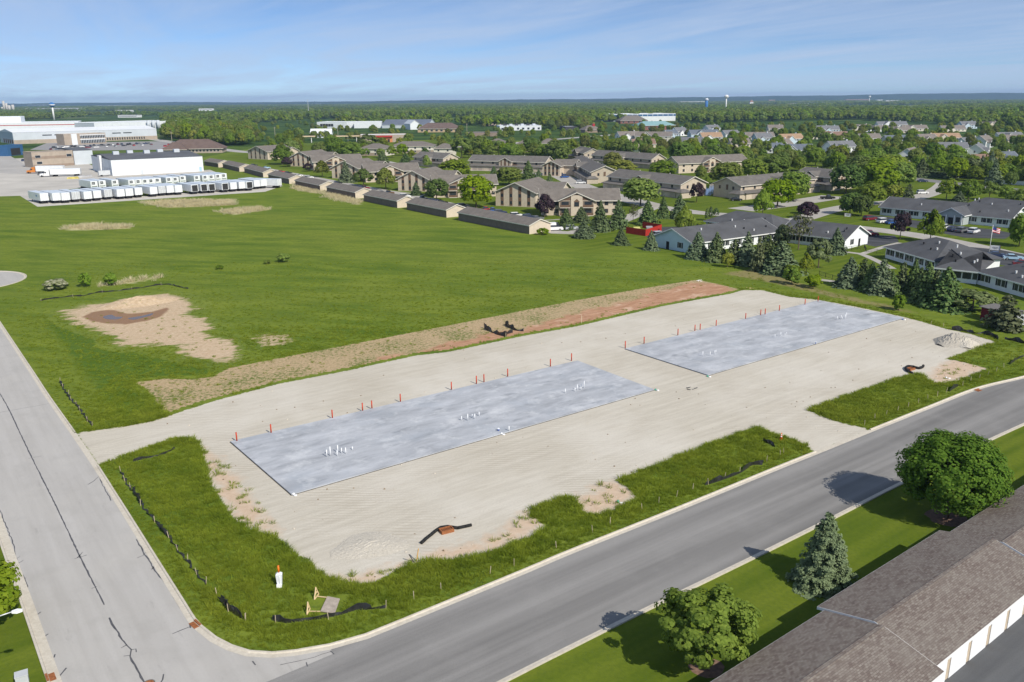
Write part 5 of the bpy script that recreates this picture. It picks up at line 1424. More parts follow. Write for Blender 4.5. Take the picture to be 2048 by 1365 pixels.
# big grey warehouse with office front
e, L = flat((28.5,289),(315,279), 60, 11.5, 'warehouse', 'large pale grey warehouse with glazed tan office front', 'the grey warehouse', M_METALB, M_ROOFW, rise=3.0, base=(M_TANB, 4.0))
for k in range(5): put(e, 'dock_door', boxmesh(5, .1, 4.0), M_BROWN, 'l', 6 + k * 9, 0, .5)
for u in (.22, .30, .70, .78): put(e, 'window_strip', boxmesh(9, .08, 1.0), M_GLASS, 'f', L * u, 0, 7.6)
for k in range(16): put(e, 'window', boxmesh(1.2, .1, 2.4), M_GLASS, 'f', L * (.63 + k * .018), -.07, 1.0)
e, L = flat((130,291),(213,287), 14, 10.2, 'office_building', 'tan two storey glazed office before the grey warehouse', None, M_TANB, M_ROOFW, 'office')
MB().box(L * .17, L * .30, -.5, .5, 0, 10.6).build('panel', M_METALW, e)
for z, h_ in ((1.0, 3.2), (6.0, 2.4)): put(e, 'window_strip', boxmesh(L * .60, .12, h_), M_GLASS, 'f', L * .68, 0, z)
for z in (4.4, 8.8): put(e, 'band', boxmesh(L * .62, .16, .7), M_METALW, 'f', L * .68, 0, z)
for k in range(15): put(e, 'mullion', boxmesh(.3, .2, 8), M_METALW, 'f', L * (.40 + k * .04), 0, 1.0)
# farther plants
e, L = flat((-60,265),(158,261), 90, 12, 'factory', 'long white factory with a red stripe at the left edge', 'the red striped factory', M_METALW, M_ROOFW)
MB().box(-.1, L + .1, -.12, -.01, 8.2, 9.2).build('stripe', M_STRIPE, e); MB().box(0, L * .45, 30, 80, 12, 21).build('upper_block', M_METALW, e)
e, L = flat((190,262),(356,256), 70, 11, 'factory', 'white cold store plant with grey silos behind the grey warehouse', 'the white plant', M_METALW, M_ROOFW)
for k, x in enumerate((.60, .66, .72)): MB().cyl((L * x, -6, 0), (L * x, -6, 13), 2.2, 2.2, 14).build('silo', M_METALB, e, smooth=True)
for k in range(5): MB().box(L * (.1 + k * .1), L * (.1 + k * .1) + .4, -.1, -.01, 0, 10).build('seam', M_METALB, e)
for x in (278, 297):
    o = MB().box(-3, 3, -2, 2, 0, 4).build('red_tank', paint('red', PAINT['red']), None, G(x, 268)); tag(o, 'red tank %s in front of the white plant' % ('left' if x < 290 else 'right'), 'tank')
e, L = flat((17,313),(48,310), 8, 8.0, 'wash_bay', 'blue wash bay with dark opening left of the brown office', 'the blue wash bay', M_BLUEW, M_BLUEW, 'building')
put(e, 'opening', boxmesh(L * .6, .06, 5.5), M_DARKIN, 'f', L * .5, 0, .3)
e, L = frame((326,308),(445,306), 'office_building', 'low brown hip roofed office behind the white warehouse', 'office', None, 'the hip roofed office')
gable(e, 0, L, 0, 24, 4, 6.5, 'x', M_TANB, M_BROWNROOF, M_TRIM, 1.2, hip=13); gable(e, L * .05, L * .42, -8, 6, 4, 5, 'x', M_TANB, M_BROWNROOF, M_TRIM, 1.0, hip=7)
for i in range(9): window(e, 'f', L * (.45 + i * .06), 0, 1.2, 1.6, 1.8)
# filling station and shops
M_CANOPY = pm('canopy_cream', (.62, .50, .33), .06)
def canopy(A, B, label, depth=9, h=5.6):
    e, L = frame(A, B, 'fuel_canopy', label, 'canopy')
    MB().box(0, L, 0, depth, h, h + 1.1).build('roof', M_CANOPY, e); MB().box(.3, L - .3, .3, depth - .3, h + 1.1, h + 1.15).build('roof_top', M_BROWNROOF, e)
    n = max(2, int(L / 7))
    for i in range(n):
        for y in (1.5, depth - 1.5): MB().box(L * (i + .5) / n - .3, L * (i + .5) / n + .3, y - .3, y + .3, 0, h).build('column', M_WHITE, e)
        MB().box(L * (i + .5) / n - .5, L * (i + .5) / n + .5, depth / 2 - .3, depth / 2 + .3, 0, 1.7).build('fuel_pump', M_STEEL, e)
z9 = lambda x, y: (480 + x / 5.12, 215 + y / 5.12)
canopy(z9(610, 365), z9(775, 362), 'cream fuel canopy, left of the two at the filling station'); canopy(z9(975, 362), z9(1240, 358), 'long cream fuel canopy left of the orange store')
e, L = flat(z9(1235, 362), z9(1715, 355), 26, 7.0, 'store', 'orange and tan store with red awning at the filling station', 'the orange store', M_TANB, M_ROOFW, 'store')
MB().box(L * .3, L * .68, -.4, -.01, 0, 5.0).build('front_wall', M_ORANGE, e); MB().box(L * .28, L * .68, -2.0, -.41, 5.0, 6.4).build('awning', paint('red', PAINT['red']), e)
for u in (.42, .6): put(e, 'door', boxmesh(2.2, .06, 3), M_DARKIN, 'f', L * u, -.4, .1)
e, L = flat(z9(790, 215), z9(1095, 215), 40, 9, 'warehouse', 'white warehouse with dark dock doors behind the filling station', 'the dock warehouse', M_METALW, M_ROOFW)
for k in range(5): put(e, 'dock_door', boxmesh(4, .1, 4), M_DARKIN, 'f', L * (.15 + k * .09), 0, 2.5)
e, L = frame(z9(725, 312), z9(930, 310), 'shop', 'white gabled shop behind the left fuel canopy', 'shop', None, 'the white gabled shop')
gable(e, 0, L, 0, 16, 4.5, 5, 'x', M_METALW, M_ROOFW, M_WHITE, .8); gable(e, L * .55, L, -6, 8, 4.5, 4, 'y', M_METALW, M_ROOFW, M_WHITE, .8)
for k in range(4): window(e, 'f', L * (.08 + k * .11), 0, .8, 2, 2)
e, L = flat(z9(1170, 215), z9(1450, 212), 40, 9, 'warehouse', 'white low warehouse with cypress row in front', 'the cypress warehouse', M_METALW, M_ROOFW)
e, L = frame(z9(1455, 215), z9(1930, 213), 'warehouse', 'long warehouse with dark blue grey roof behind the shops', 'warehouse', None, 'the dark roofed warehouse'); gable(e, 0, L, 0, 60, 5, 7, 'x', M_METALB, pm('slate_metal_roof', (.14, .16, .20), .1, .05, .6), M_METALB, .5)
e, L = frame(z9(1745, 230), z9(1840, 228), 'warehouse', 'white gabled barn end right of the dark roofed warehouse', 'warehouse'); gable(e, 0, L, 0, 30, 8, 5, 'y', M_METALW, M_METALB, M_WHITE, .5)
zc = lambda x, y: (860 + x / 5.12, 215 + y / 5.12)
e, L = frame(zc(-125, 258), zc(310, 255), 'office_building', 'brown roofed brick restaurant behind the long cream house', 'restaurant', None, 'the brown roofed restaurant'); gable(e, 0, L, 0, 28, 5, 6.5, 'x', pm('sandstone', (.5, .37, .22), .1), M_BROWNROOF, M_TRIM, 1.0, hip=13)
for k in range(8): window(e, 'f', L * (.1 + k * .115), 0, 1.2, 3, 2)
flat(zc(390, 300), zc(720, 298), 24, 4.2, 'shop', 'low dark blue roofed shop among trees in the middle', 'the low dark shop', M_TANB2, pm('dark_blue_roof', (.10, .13, .19), .1, .1), 'shop')
e, L = frame(zc(560, 190), zc(950, 185), 'office_building', 'row of taupe hipped offices in the middle distance', 'office', None, 'the taupe office row'); gable(e, 0, L, 0, 26, 5, 5, 'x', M_TANB, M_TAUPE, M_TRIM, .8, hip=10)
for k in range(10): window(e, 'f', L * (.05 + k * .1), 0, 1.2, 2.4, 2.2)
e, L = flat(zc(715, 240), zc(1140, 235), 40, 6, 'store', 'flat roofed store with rooftop units in the middle distance', 'the flat roofed store', M_METALW, M_METALB, 'store', wins=8, ww=3, wh=2.5)
for k in range(6): MB().box(L * (.12 + k * .14), L * (.12 + k * .14) + 4, 12, 18, 6, 8.4).build('roof_unit', M_METALB if k % 2 else M_STEEL, e)
flat(zc(790, 140), zc(1160, 135), 40, 9, 'office_building', 'white and grey office block in the middle distance', 'the white office block', M_METALB, M_ROOFW, 'office', wins=9, wz=2, wh=3, ww=3)
flat(zc(1010, 155), zc(1350, 150), 30, 10, 'office_building', 'tan topped office block right of the white office block', 'the tan office block', M_CANOPY, M_ROOFW, 'office', wins=8, wz=2, wh=3, ww=3)
flat(zc(1385, 245), zc(1510, 243), 26, 5.5, 'shop', 'small dark shop left of the red chimney house', None, M_STEEL, M_METALB, 'shop')
e, L = frame(zc(1590, 262), zc(1760, 258), 'shop', 'brown hipped shop with red chimney', 'shop', None, 'the red chimney shop'); gable(e, 0, L, 0, 18, 3.5, 5, 'x', M_TANB2, M_TAUPE, M_TRIM, .8, hip=8); MB().box(L * .6, L * .6 + 3, 7, 10, 6, 10.5).build('chimney', paint('red', PAINT['red']), e)
zb = lambda x, y: (1240 + x / 4.876, 215 + y / 4.876)
e, L = flat(zb(-60, 140), zb(540, 132), 70, 13, 'ice_arena', 'long white arena with blue window band', 'the white arena', M_METALW, M_ROOFW, 'arena')
MB().box(-.1, L + .1, -.2, -.01, 9.0, 12.2).build('band', M_BLUEW, e)
for k in range(12): MB().box(L * (k + .5) / 12 - .4, L * (k + .5) / 12 + .4, -.3, -.21, 9.0, 12.2).build('mullion', M_METALW, e)
e, L = frame(zb(5, 160), zb(270, 157), 'office_building', 'red brick office with hipped roof before the white arena', 'office', None, 'the brick office'); gable(e, 0, L, 0, 30, 5, 8, 'x', pm('red_brick', (.24, .11, .085), .15, .5), M_TAUPE, M_TRIM, 1.0, hip=14)
for k in range(5): window(e, 'f', L * (.1 + k * .2), 0, 1.2, 3, 2.5)
e, L = frame(zb(210, 225), zb(535, 218), 'school_building', 'brick building with teal roof before the arena', 'building', None, 'the teal roofed building'); gable(e, 0, L, 0, 26, 6, 5, 'x', pm('red_brick', None), M_GREENROOF, M_TRIM, 1.0, hip=10)
for k in range(7): window(e, 'f', L * (.08 + k * .14), 0, 1.5, 3, 2.5)
# poles
def pole(x, y, ty, label, mat=None, r0=.22, arms=0):
    h = height_at((x, y), ty)
    e = empty('light_mast' if arms else 'utility_pole', G(x, y), 0, label, 'mast' if arms else 'pole', 'poles')
    MB().cyl((0, 0, 0), (0, 0, h), r0, r0 * .6, 8).build('pole', mat or M_POLE, e)
    if arms:
        for a in range(arms): MB().box(-2.2, 2.2, -.4, .4, h - .2 - a * .4, h - a * .4).build('lamp_rack', mat or M_POLE, e, rz=a * 1.3)
    else: MB().box(-1.2, 1.2, -.08, .08, h - 1.2, h - 1.0).build('crossarm', mat or M_POLE, e)
M_PW = pm('pale_wood_pole', (.42, .37, .30))
pole(618, 238, 200, 'very tall floodlight mast above the filling station', None, .7, 3)
for i, (x, y, t) in enumerate(((344, 283, 263), (373, 281, 261), (422, 286, 260), (447, 286, 268), (551, 281, 254), (676, 271, 250), (934, 273, 247), (1164, 252, 232))):
    pole(x, y, t, 'slender roadside pole, %s from the left in the middle distance' % ORD[i], M_PW, .28)
# ================================================================== trees and plants
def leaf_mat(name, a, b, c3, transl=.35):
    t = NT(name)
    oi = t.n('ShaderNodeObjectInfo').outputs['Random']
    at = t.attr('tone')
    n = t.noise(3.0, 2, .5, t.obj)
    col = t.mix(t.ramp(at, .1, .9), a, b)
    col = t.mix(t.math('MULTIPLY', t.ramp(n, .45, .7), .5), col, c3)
    hs = t.n('ShaderNodeHueSaturation')
    t.put(col, hs.inputs['Color'])
    t.put(t.ramp(oi, 0, 1, .485, .512), hs.inputs['Hue'])
    t.put(t.ramp(t.math('FRACT', t.math('MULTIPLY', oi, 7.31)), 0, 1, .82, 1.18), hs.inputs['Value'])
    t.put(t.ramp(t.math('FRACT', t.math('MULTIPLY', oi, 3.77)), 0, 1, .85, 1.08), hs.inputs['Saturation'])
    t.put(hs.outputs[0], t.b.inputs['Base Color'])
    t.b.inputs['Roughness'].default_value = .8; t.b.inputs['Specular IOR Level'].default_value = .06
    tr = t.n('ShaderNodeBsdfTranslucent'); t.put(hs.outputs[0], tr.inputs['Color'])
    mx = t.n('ShaderNodeMixShader'); mx.inputs[0].default_value = transl
    t.t.links.new(t.b.outputs[0], mx.inputs[1]); t.t.links.new(tr.outputs[0], mx.inputs[2]); t.t.links.new(mx.outputs[0], t.out.inputs[0])
    return t.m
L_ASH = leaf_mat('leaf_bright', (.130, .218, .021), (.295, .389, .047), (.195, .293, .031), .45)
L_MAPLE = leaf_mat('leaf_dark', (.071, .139, .024), (.189, .289, .050), (.118, .201, .033), .42)
L_OLIVE = leaf_mat('leaf_olive', (.124, .159, .028), (.254, .277, .059), (.177, .218, .035), .42)
L_PLUM = leaf_mat('leaf_purple', (.028, .018, .024), (.075, .050, .058), (.045, .030, .036), .2)
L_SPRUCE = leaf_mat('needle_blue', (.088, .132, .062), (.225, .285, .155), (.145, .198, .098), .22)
L_GREENSP = leaf_mat('needle_green', (.061, .109, .040), (.195, .260, .100), (.116, .175, .059), .22)
L_PINE = leaf_mat('needle_pine', (.077, .109, .042), (.201, .236, .106), (.130, .165, .066), .2)
L_YEL = leaf_mat('leaf_yellowgreen', (.177, .230, .026), (.342, .384, .059), (.242, .295, .035), .42)
L_FOREST = leaf_mat('leaf_forest', (.116, .192, .028), (.285, .372, .064), (.192, .275, .042), .45)
L_BARE = leaf_mat('leaf_sparse', (.10, .12, .04), (.19, .19, .09), (.14, .13, .07))
M_BARK = pm('bark', (.135, .105, .08), .25, 4, .95)
def quads(C, N, S, rng, tone, elong=1.0):
    """leaf faces: centres C, normals N, half sizes S"""
    n = len(C)
    T = np.cross(N, rng.normal(size=(n, 3))); T /= np.linalg.norm(T, axis=1)[:, None] + 1e-9
    B = np.cross(N, T)
    s = S[:, None]
    v = np.stack([C - T * s - B * s * .55 * elong, C + T * s * .55 - B * s * elong, C + T * s + B * s * .55 * elong, C - T * s * .55 + B * s * elong], 1)
    return v.reshape(-1, 3), np.repeat(tone, 4)
def leaf_mesh(name, C, N, S, rng, tone, elong=1.0, extra=None):
    V, T = quads(C, N, S, rng, tone, elong)
    n = len(C)
    V = V.astype(np.float32)
    me = bpy.data.meshes.new(name)
    me.vertices.add(4 * n); me.vertices.foreach_set('co', V.reshape(-1))
    me.loops.add(4 * n); me.loops.foreach_set('vertex_index', np.arange(4 * n, dtype=np.int32))
    me.polygons.add(n); me.polygons.foreach_set('loop_start', np.arange(0, 4 * n, 4, dtype=np.int32))
    me.update(calc_edges=True)
    a = me.attributes.new('tone', 'FLOAT', 'POINT'); a.data.foreach_set('value', T.astype(np.float32))
    return me
def unit(v): return v / (np.linalg.norm(v, axis=1)[:, None] + 1e-9)
def crown_round(seed, n=1800, leaf=.034, zc=.58, rz=.42, rx=.5, clumps=55, crad=1.0, kmin=.62, egg=.0):
    """broadleaf crown in a unit box: height 1, width 1"""
    r = np.random.default_rng(seed)
    d = unit(r.normal(size=(clumps, 3)))
    d[:, 2] = np.where(d[:, 2] < -.75, -d[:, 2], d[:, 2])
    k = r.uniform(kmin, 1.0, clumps) ** .6
    CC = d * k[:, None]
    ci = r.integers(0, clumps, n)
    cr = r.uniform(.17, .30, clumps) * crad
    off = unit(r.normal(size=(n, 3)))
    rad = cr[ci] * r.uniform(.55, 1.0, n) ** .5
    P = CC[ci] * (.86) + off * rad[:, None]
    ln = np.linalg.norm(P, axis=1)
    P *= np.minimum(1, (1.02 + .06 * r.normal(size=n)) / np.maximum(ln, 1e-3))[:, None] ** np.where(ln > 1, 1, 0)[:, None]
    N = unit(off * .9 + unit(P) * .9 + np.array([0, 0, .40]) + r.normal(size=(n, 3)) * .34)
    taper = 1 - egg * np.clip(P[:, 2], -1, 1)
    P = P * .88
    X = np.stack([P[:, 0] * rx * taper, P[:, 1] * rx * taper, zc + P[:, 2] * rz], 1)
    tone = np.clip(.5 + .22 * r.normal(size=n) + .25 * (r.random(clumps)[ci] - .5), 0, 1)
    return leaf_mesh('crown', X, N, r.uniform(.7, 1.3, n) * leaf, r, tone)
def crown_conifer(seed, n=1500, leaf=.03, levels=17, low=.05, droop=.28, dens=1.0, jag=.35, power=.85, angn=.13, zn=.035):
    r = np.random.default_rng(seed)
    C = []; N = []; S = []
    per = n // levels
    for L in range(levels):
        t = (L + r.uniform(-.3, .3)) / levels
        t = min(max(t, 0), .985)
        z0 = low + (1 - low) * t
        R0 = .5 * (1 - t) ** power * r.uniform(.9, 1.1)
        nb = max(5, int(11 * (1 - t) + 4))
        ph = r.random() * 6.28
        m = max(12, int(per * (1.7 * (1 - t) + .3)))
        b = r.integers(0, nb, m)
        ang = ph + b * 6.283 / nb + r.normal(size=m) * angn
        bl = R0 * (1 - jag * r.random(nb))[b]
        u = r.random(m) ** .6
        rr = bl * u
        z = z0 - droop * rr + zn * r.normal(size=m) * (1 - t * .6) + .05 * u * (1 - t) 
        C.append(np.stack([rr * np.cos(ang), rr * np.sin(ang), z], 1))
        nn = np.stack([np.cos(ang) * .75, np.sin(ang) * .75, np.full(m, .9)], 1) + r.normal(size=(m, 3)) * .45
        N.append(nn); S.append(np.full(m, leaf) * (1.15 - .6 * t) * r.uniform(.7, 1.3, m))
    C = np.concatenate(C); N = unit(np.concatenate(N)); S = np.concatenate(S)
    C[:, 2] = np.clip(C[:, 2], .01, 1.02)
    tone = np.clip(.5 + .25 * r.normal(size=len(C)), 0, 1)
    return leaf_mesh('crown', C, N, S, r, tone, 1.25)
def crown_feather(seed, levels=17, leaf=.0115):
    """spruce with separate drooping boughs"""
    r = np.random.default_rng(seed); C, N, S, T = [], [], [], []
    for L in range(levels):
        t = L / levels; z0 = .06 + .92 * t; R0 = .54 * (1 - t) ** .85 + .015
        nb = max(5, int(9 * (1 - t)) + 5); ph = r.random() * 6.28
        for b in range(nb):
            ang = ph + b * 6.283 / nb + r.normal() * .14; bl = R0 * r.uniform(.62, 1.08); zz_ = z0 + r.normal() * .012
            m = int(40 + 330 * bl / .5)
            u = r.random(m) ** .75
            lat = r.normal(size=m) * (.020 + .075 * (bl / .5) * u * (1.15 - u))
            rr = bl * u
            z = zz_ - .34 * rr + .42 * np.clip(u - .6, 0, 1) * bl * .8 - np.abs(r.normal(size=m)) * (.012 + .022 * (1 - t)) * (.4 + u)
            d = np.array([math.cos(ang), math.sin(ang)]); p = np.array([-d[1], d[0]])
            C.append(np.concatenate([d[None] * rr[:, None] + p[None] * lat[:, None], z[:, None]], 1))
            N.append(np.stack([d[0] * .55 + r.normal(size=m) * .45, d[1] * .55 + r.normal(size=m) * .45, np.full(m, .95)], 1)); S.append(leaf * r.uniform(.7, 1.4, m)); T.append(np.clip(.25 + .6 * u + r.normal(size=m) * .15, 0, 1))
    C = np.concatenate(C); C[:, 2] = np.clip(C[:, 2], .01, 1.02)
    return leaf_mesh('crown', C, unit(np.concatenate(N)), np.concatenate(S), r, np.concatenate(T), 1.3)
def trunk_mesh(h=.6, r0=.022, r1=.010, seed=0, limbs=5, spread=.28):
    r = random.Random(seed)
    m = MB(); m.cyl((0, 0, -.01), (0, 0, h * .5), r0, (r0 + r1) / 2, 7); m.cyl((0, 0, h * .5), (0, 0, h), (r0 + r1) / 2, r1, 7)
    for i in range(limbs):
        a = i * 6.283 / max(1, limbs) + r.uniform(-.4, .4); z = h * r.uniform(.4, .8)
        e = (math.cos(a) * spread * r.uniform(.6, 1), math.sin(a) * spread * r.uniform(.6, 1), z + r.uniform(.12, .3))
        m.cyl((0, 0, z), e, r1 * .8, r1 * .25, 5)
    return m.mesh('trunk')
T_BROAD = trunk_mesh(.62, .020, .009, 1, 6); T_TALL = trunk_mesh(.9, .022, .006, 2, 0); T_SHRUB = trunk_mesh(.4, .02, .01, 3, 5)
KIND = {}
def kind(k, crowns, trunk, mat, desc): KIND[k] = (crowns, trunk, mat, desc)
rnd = [crown_round(s, 2800, .030, .51, .53, .54, 75) for s in (1, 2, 3)]
oval = [crown_round(s, 2300, .031, .53, .48, .53, 65, egg=.22) for s in (4, 5)]
pyr = [crown_round(s, 1800, .032, .53, .47, .5, 60, egg=.55) for s in (6, 7)]
loose = [crown_round(s, 1300, .034, .56, .44, .5, 34, egg=.1) for s in (8, 9)]
kind('ash', rnd, T_BROAD, L_ASH, 'bright green round')
kind('maple', [rnd[1], oval[0]], T_BROAD, L_MAPLE, 'dark green round')
kind('mid', [rnd[2], oval[1], loose[0]], T_BROAD, L_FOREST, 'mid green leafy')
kind('yel', [loose[1], rnd[0]], T_BROAD, L_YEL, 'yellow green leafy')
kind('olive', pyr, T_BROAD, L_OLIVE, 'olive green pyramidal')
kind('pyr', pyr, T_BROAD, L_ASH, 'bright green upright')
kind('plum', [oval[0], loose[0]], T_BROAD, L_PLUM, 'dark purple leaved')
sp1 = [crown_conifer(s, 2600, .030, power=.78) for s in (11, 12, 13)]
kind('blue', sp1, T_TALL, L_SPRUCE, 'blue grey spruce')
kind('spruce', [crown_conifer(14, 2600, .030, power=.78), sp1[1]], T_TALL, L_GREENSP, 'dark green spruce')
pn = [crown_round(21, 1500, .030, .54, .46, .5, 30, egg=.35), crown_conifer(22, 1500, .036, 11, .10, .1, jag=.6, power=.55)]
kind('pine', pn, T_TALL, L_PINE, 'shaggy grey green pine')
kind('arb', [crown_round(31, 1300, .030, .5, .5, .5, 45, egg=.35)], T_TALL, L_GREENSP, 'narrow dark evergreen')
kind('yarb', [crown_round(32, 1300, .030, .5, .5, .5, 45, egg=.75)], T_TALL, L_YEL, 'yellow green cone shaped')
kind('bare', [crown_round(33, 520, .022, .60, .40, .5, 40)], trunk_mesh(.8, .018, .007, 5, 10, .33), L_BARE, 'sparse half bare')
kind('shrub', [crown_round(34, 1200, .05, .45, .52, .5, 34)], T_SHRUB, L_ASH, 'bushy green')
kind('white', [crown_round(35, 1200, .045, .48, .5, .5, 34)], T_SHRUB, leaf_mat('blossom', (.16, .20, .06), (.58, .56, .42), (.13, .18, .04), .3), 'white flowering')
kind('ymap', rnd, T_BROAD, leaf_mat('leaf_young_maple', (.110, .215, .008), (.300, .470, .022), (.190, .330, .014), .48), 'young maple')
NTREE = 0
TREES = []
def tree(k, base, h, w, label=None, group=None, name=None, rz=None, cat=None, crown=None, trunk=None):
    global NTREE
    cr, tr, lm, desc = KIND[k]
    r = random.Random(NTREE * 13 + 5); NTREE += 1
    nm = name or {'blue': 'spruce_tree', 'spruce': 'spruce_tree', 'pine': 'pine_tree', 'shrub': 'shrub', 'white': 'shrub', 'arb': 'evergreen_tree', 'yarb': 'evergreen_tree', 'plum': 'purple_tree'}.get(k, 'leafy_tree')
    e = empty(nm, base, rz if rz is not None else r.uniform(0, 6.28), label, cat or ('shrub' if nm == 'shrub' else 'tree'), group)
    cf = 1.62 if k in ('blue', 'spruce') else 1.18
    e.scale = (w * cf, w * cf * r.uniform(.92, 1.08), h * (1.04 if cf > 1.2 else 1.07))
    meshobj('trunk', trunk or tr, M_BARK, e)
    meshobj('crown', crown or cr[r.randrange(len(cr))], lm, e)
    FOOT.append((base[0], base[1], w * .3))
    if not label: TREES.append((e, desc, nm))
    return e
def tpx(k, x, yb, yt, wpx, **kw):
    if k in ('ash', 'mid', 'maple', 'yel'): yb = max(yb, min(yt + .95 * wpx, yb + 9))
    b = G(x, yb)
    h = height_at((x, yb), yt)
    d = (b - cam.location).length
    return tree(k, b, h, wpx / FPX * d, **kw)
def zset(x0, y0, s, L):
    for k, x, yb, yt, w in L: tpx(k, x0 + x / s, y0 + yb / s, y0 + yt / s, w / s)
# foreground trees
big = crown_round(101, 32000, .0105, .52, .52, .53, 210, crad=.72)
tree('maple', G(1893, 1035), height_at((1893, 1035), 872), 168 / FPX * (G(1893, 1035) - cam.location).length, 'big dark green round maple beside the asphalt street', crown=big)
tree('ymap', G(1412, 1334), height_at((1412, 1334), 1180), 180 / FPX * (G(1412, 1334) - cam.location).length, 'yellowish green young maple at the bottom edge beside the street', crown=crown_round(102, 10500, .0150, .56, .48, .54, 85, crad=.62, kmin=.30), trunk=T_BROAD)
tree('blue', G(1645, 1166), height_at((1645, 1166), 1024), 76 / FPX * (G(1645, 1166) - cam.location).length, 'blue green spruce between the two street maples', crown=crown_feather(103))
tree('ash', G(-28, 1262), 6.0, 6.0, 'green tree crown cut off by the left picture edge', crown=crown_round(104, 5000, .022, .56, .44, .5, 90))
def mulch(x, y, rr):
    m = MB(); n = 14; r = random.Random(int(x)); c = G(x, y)
    m.poly([(c.x + math.cos(i * 6.283 / n) * rr * r.uniform(.85, 1.1), c.y + math.sin(i * 6.283 / n) * rr * r.uniform(.85, 1.1), .007) for i in range(n)])
    o = m.build('mulch_ring', pm('mulch', (.20, .125, .09), .3, 3, .95)); o['kind'] = 'structure'
mulch(1893, 1036, 1.9); mulch(1412, 1334, 1.3); mulch(1645, 1166, 2.2)
# trees by the apartments, left to right
zset(560, 270, 3.657, [('mid',90,160,45,110),('maple',20,205,75,150),('plum',55,235,165,75),('plum',205,268,208,68),('olive',310,308,186,105),('blue',483,348,196,92),('maple',612,368,250,130),('olive',775,398,240,150),('ash',510,145,60,185),('mid',400,145,20,140),('spruce',752,218,118,80),('spruce',920,220,133,80),('ash',895,152,68,80),('pyr',1075,248,148,66),('ash',1278,300,186,220),('mid',1330,145,15,165),('mid',1470,142,2,155),('spruce',995,443,343,62),('maple',1145,478,322,168),('ash',1435,503,296,250),('ash',1675,335,235,195),('spruce',1815,328,188,85),('spruce',1565,292,228,46),('spruce',1890,342,252,56),('spruce',1972,377,282,56),('plum',1935,603,436,135),('ash',1690,145,68,170),('mid',1600,120,40,130),('ash',1885,155,73,150),('mid',2000,155,48,135),('mid',650,70,-5,155),('maple',1840,110,20,130)])
zset(1080, 270, 3.657, [('ash',735,485,315,275),('ash',895,295,190,190),('yel',530,235,130,125),('yel',600,255,186,190),('ash',1360,335,200,215),('ash',1555,295,172,195),('ash',1700,285,160,205),('ash',1735,495,325,235),('ash',1850,485,264,215),('pyr',1625,612,390,132),('plum',1145,495,350,112),('plum',1955,612,492,132),('arb',1222,630,533,36),('arb',1245,628,518,36),('arb',1285,600,533,46),
  ('spruce',190,692,538,105),('spruce',300,640,528,112),('blue',320,754,618,112),('spruce',440,705,486,122),('spruce',570,684,476,122),('bare',680,652,498,92),('spruce',785,660,476,125),('spruce',900,610,448,78),('spruce',1020,612,436,105),('spruce',590,804,682,92),('blue',810,842,702,88),('pyr',1055,735,515,135),('blue',1150,905,712,135),('spruce',1285,925,716,135),('pine',1420,940,766,150),('blue',1510,950,712,135),('pine',1650,985,736,205),('blue',1760,1010,778,215),('pine',1760,805,656,122),('yel',1370,968,866,82),('bare',1890,835,576,195),('yarb',1945,1014,866,102),('shrub',1840,1044,945,125),('shrub',1190,705,640,130),
  ('maple',1030,190,48,175),('maple',1270,190,78,135),('bare',1170,180,78,125),('mid',600,115,33,165),('mid',125,165,42,175),('mid',30,158,70,130),('mid',1175,325,228,82),('plum',640,110,40,90),('mid',1215,420,300,40),('shrub',1910,735,665,70)])
zset(1500, 170, 3.737, [('maple',715,815,595,222),('ash',950,775,560,262),('ash',1050,735,530,240),('mid',800,705,525,210),('ash',1110,762,590,190),('mid',870,640,515,200),('ash',1000,640,520,190),('mid',900,868,722,185),('yel',1060,868,748,155),('maple',745,968,806,165),('maple',830,982,828,135),('pine',1180,870,742,84),('mid',1465,862,702,138),('mid',1630,872,702,142),('mid',1785,862,722,115),('mid',1905,852,748,115),('blue',1560,894,798,92),('mid',2010,945,775,190),('plum',430,965,876,132),
  ('blue',1560,690,530,110),('mid',1390,680,545,150),('spruce',1280,690,550,100),('pine',1650,700,540,150),('mid',1460,610,520,110),('maple',1265,600,500,90),('pine',1790,700,590,160),('blue',1930,690,590,110),('blue',2010,690,590,90),('spruce',1370,690,600,160),('maple',1190,660,585,90)])
zset(1500, 350, 3.737, [('bare',360,560,288,195),('pine',240,530,368,115),('pine',510,696,465,190),('blue',640,590,398,112),('plum',527,480,440,60),('plum',1120,482,278,135),('pyr',1345,502,256,155),('blue',740,836,618,165),('pine',840,840,628,135),('blue',975,886,636,165),('spruce',1050,890,718,112),('pine',1130,876,656,125),('spruce',1215,886,636,115),('spruce',1310,958,650,155),('spruce',1450,994,696,220),('pine',1660,1018,856,285),('pine',1900,1150,905,250),('pine',1570,1010,880,120),('spruce',900,868,655,130),('pine',1380,968,720,140),('spruce',1260,912,690,110),('pine',60,720,470,120),('spruce',160,728,520,110),('shrub',1110,1014,888,95),('shrub',310,820,686,125),('shrub',475,845,742,125),('mid',2010,535,296,150),('white',2020,400,308,110),('white',1050,890,850,90)])
# bushes in the field
for k, x, yb, yt, w in (('shrub',567,525,506,24),('white',113,580,558,40),('shrub',172,574,545,22),('shrub',223,571,545,24),('shrub',440,539,530,14),('shrub',535,528,520,14),('shrub',130,573,564,16)):
    tpx(k, x, yb, yt, w)
tpx('shrub', 1086, 470, 456, 26)

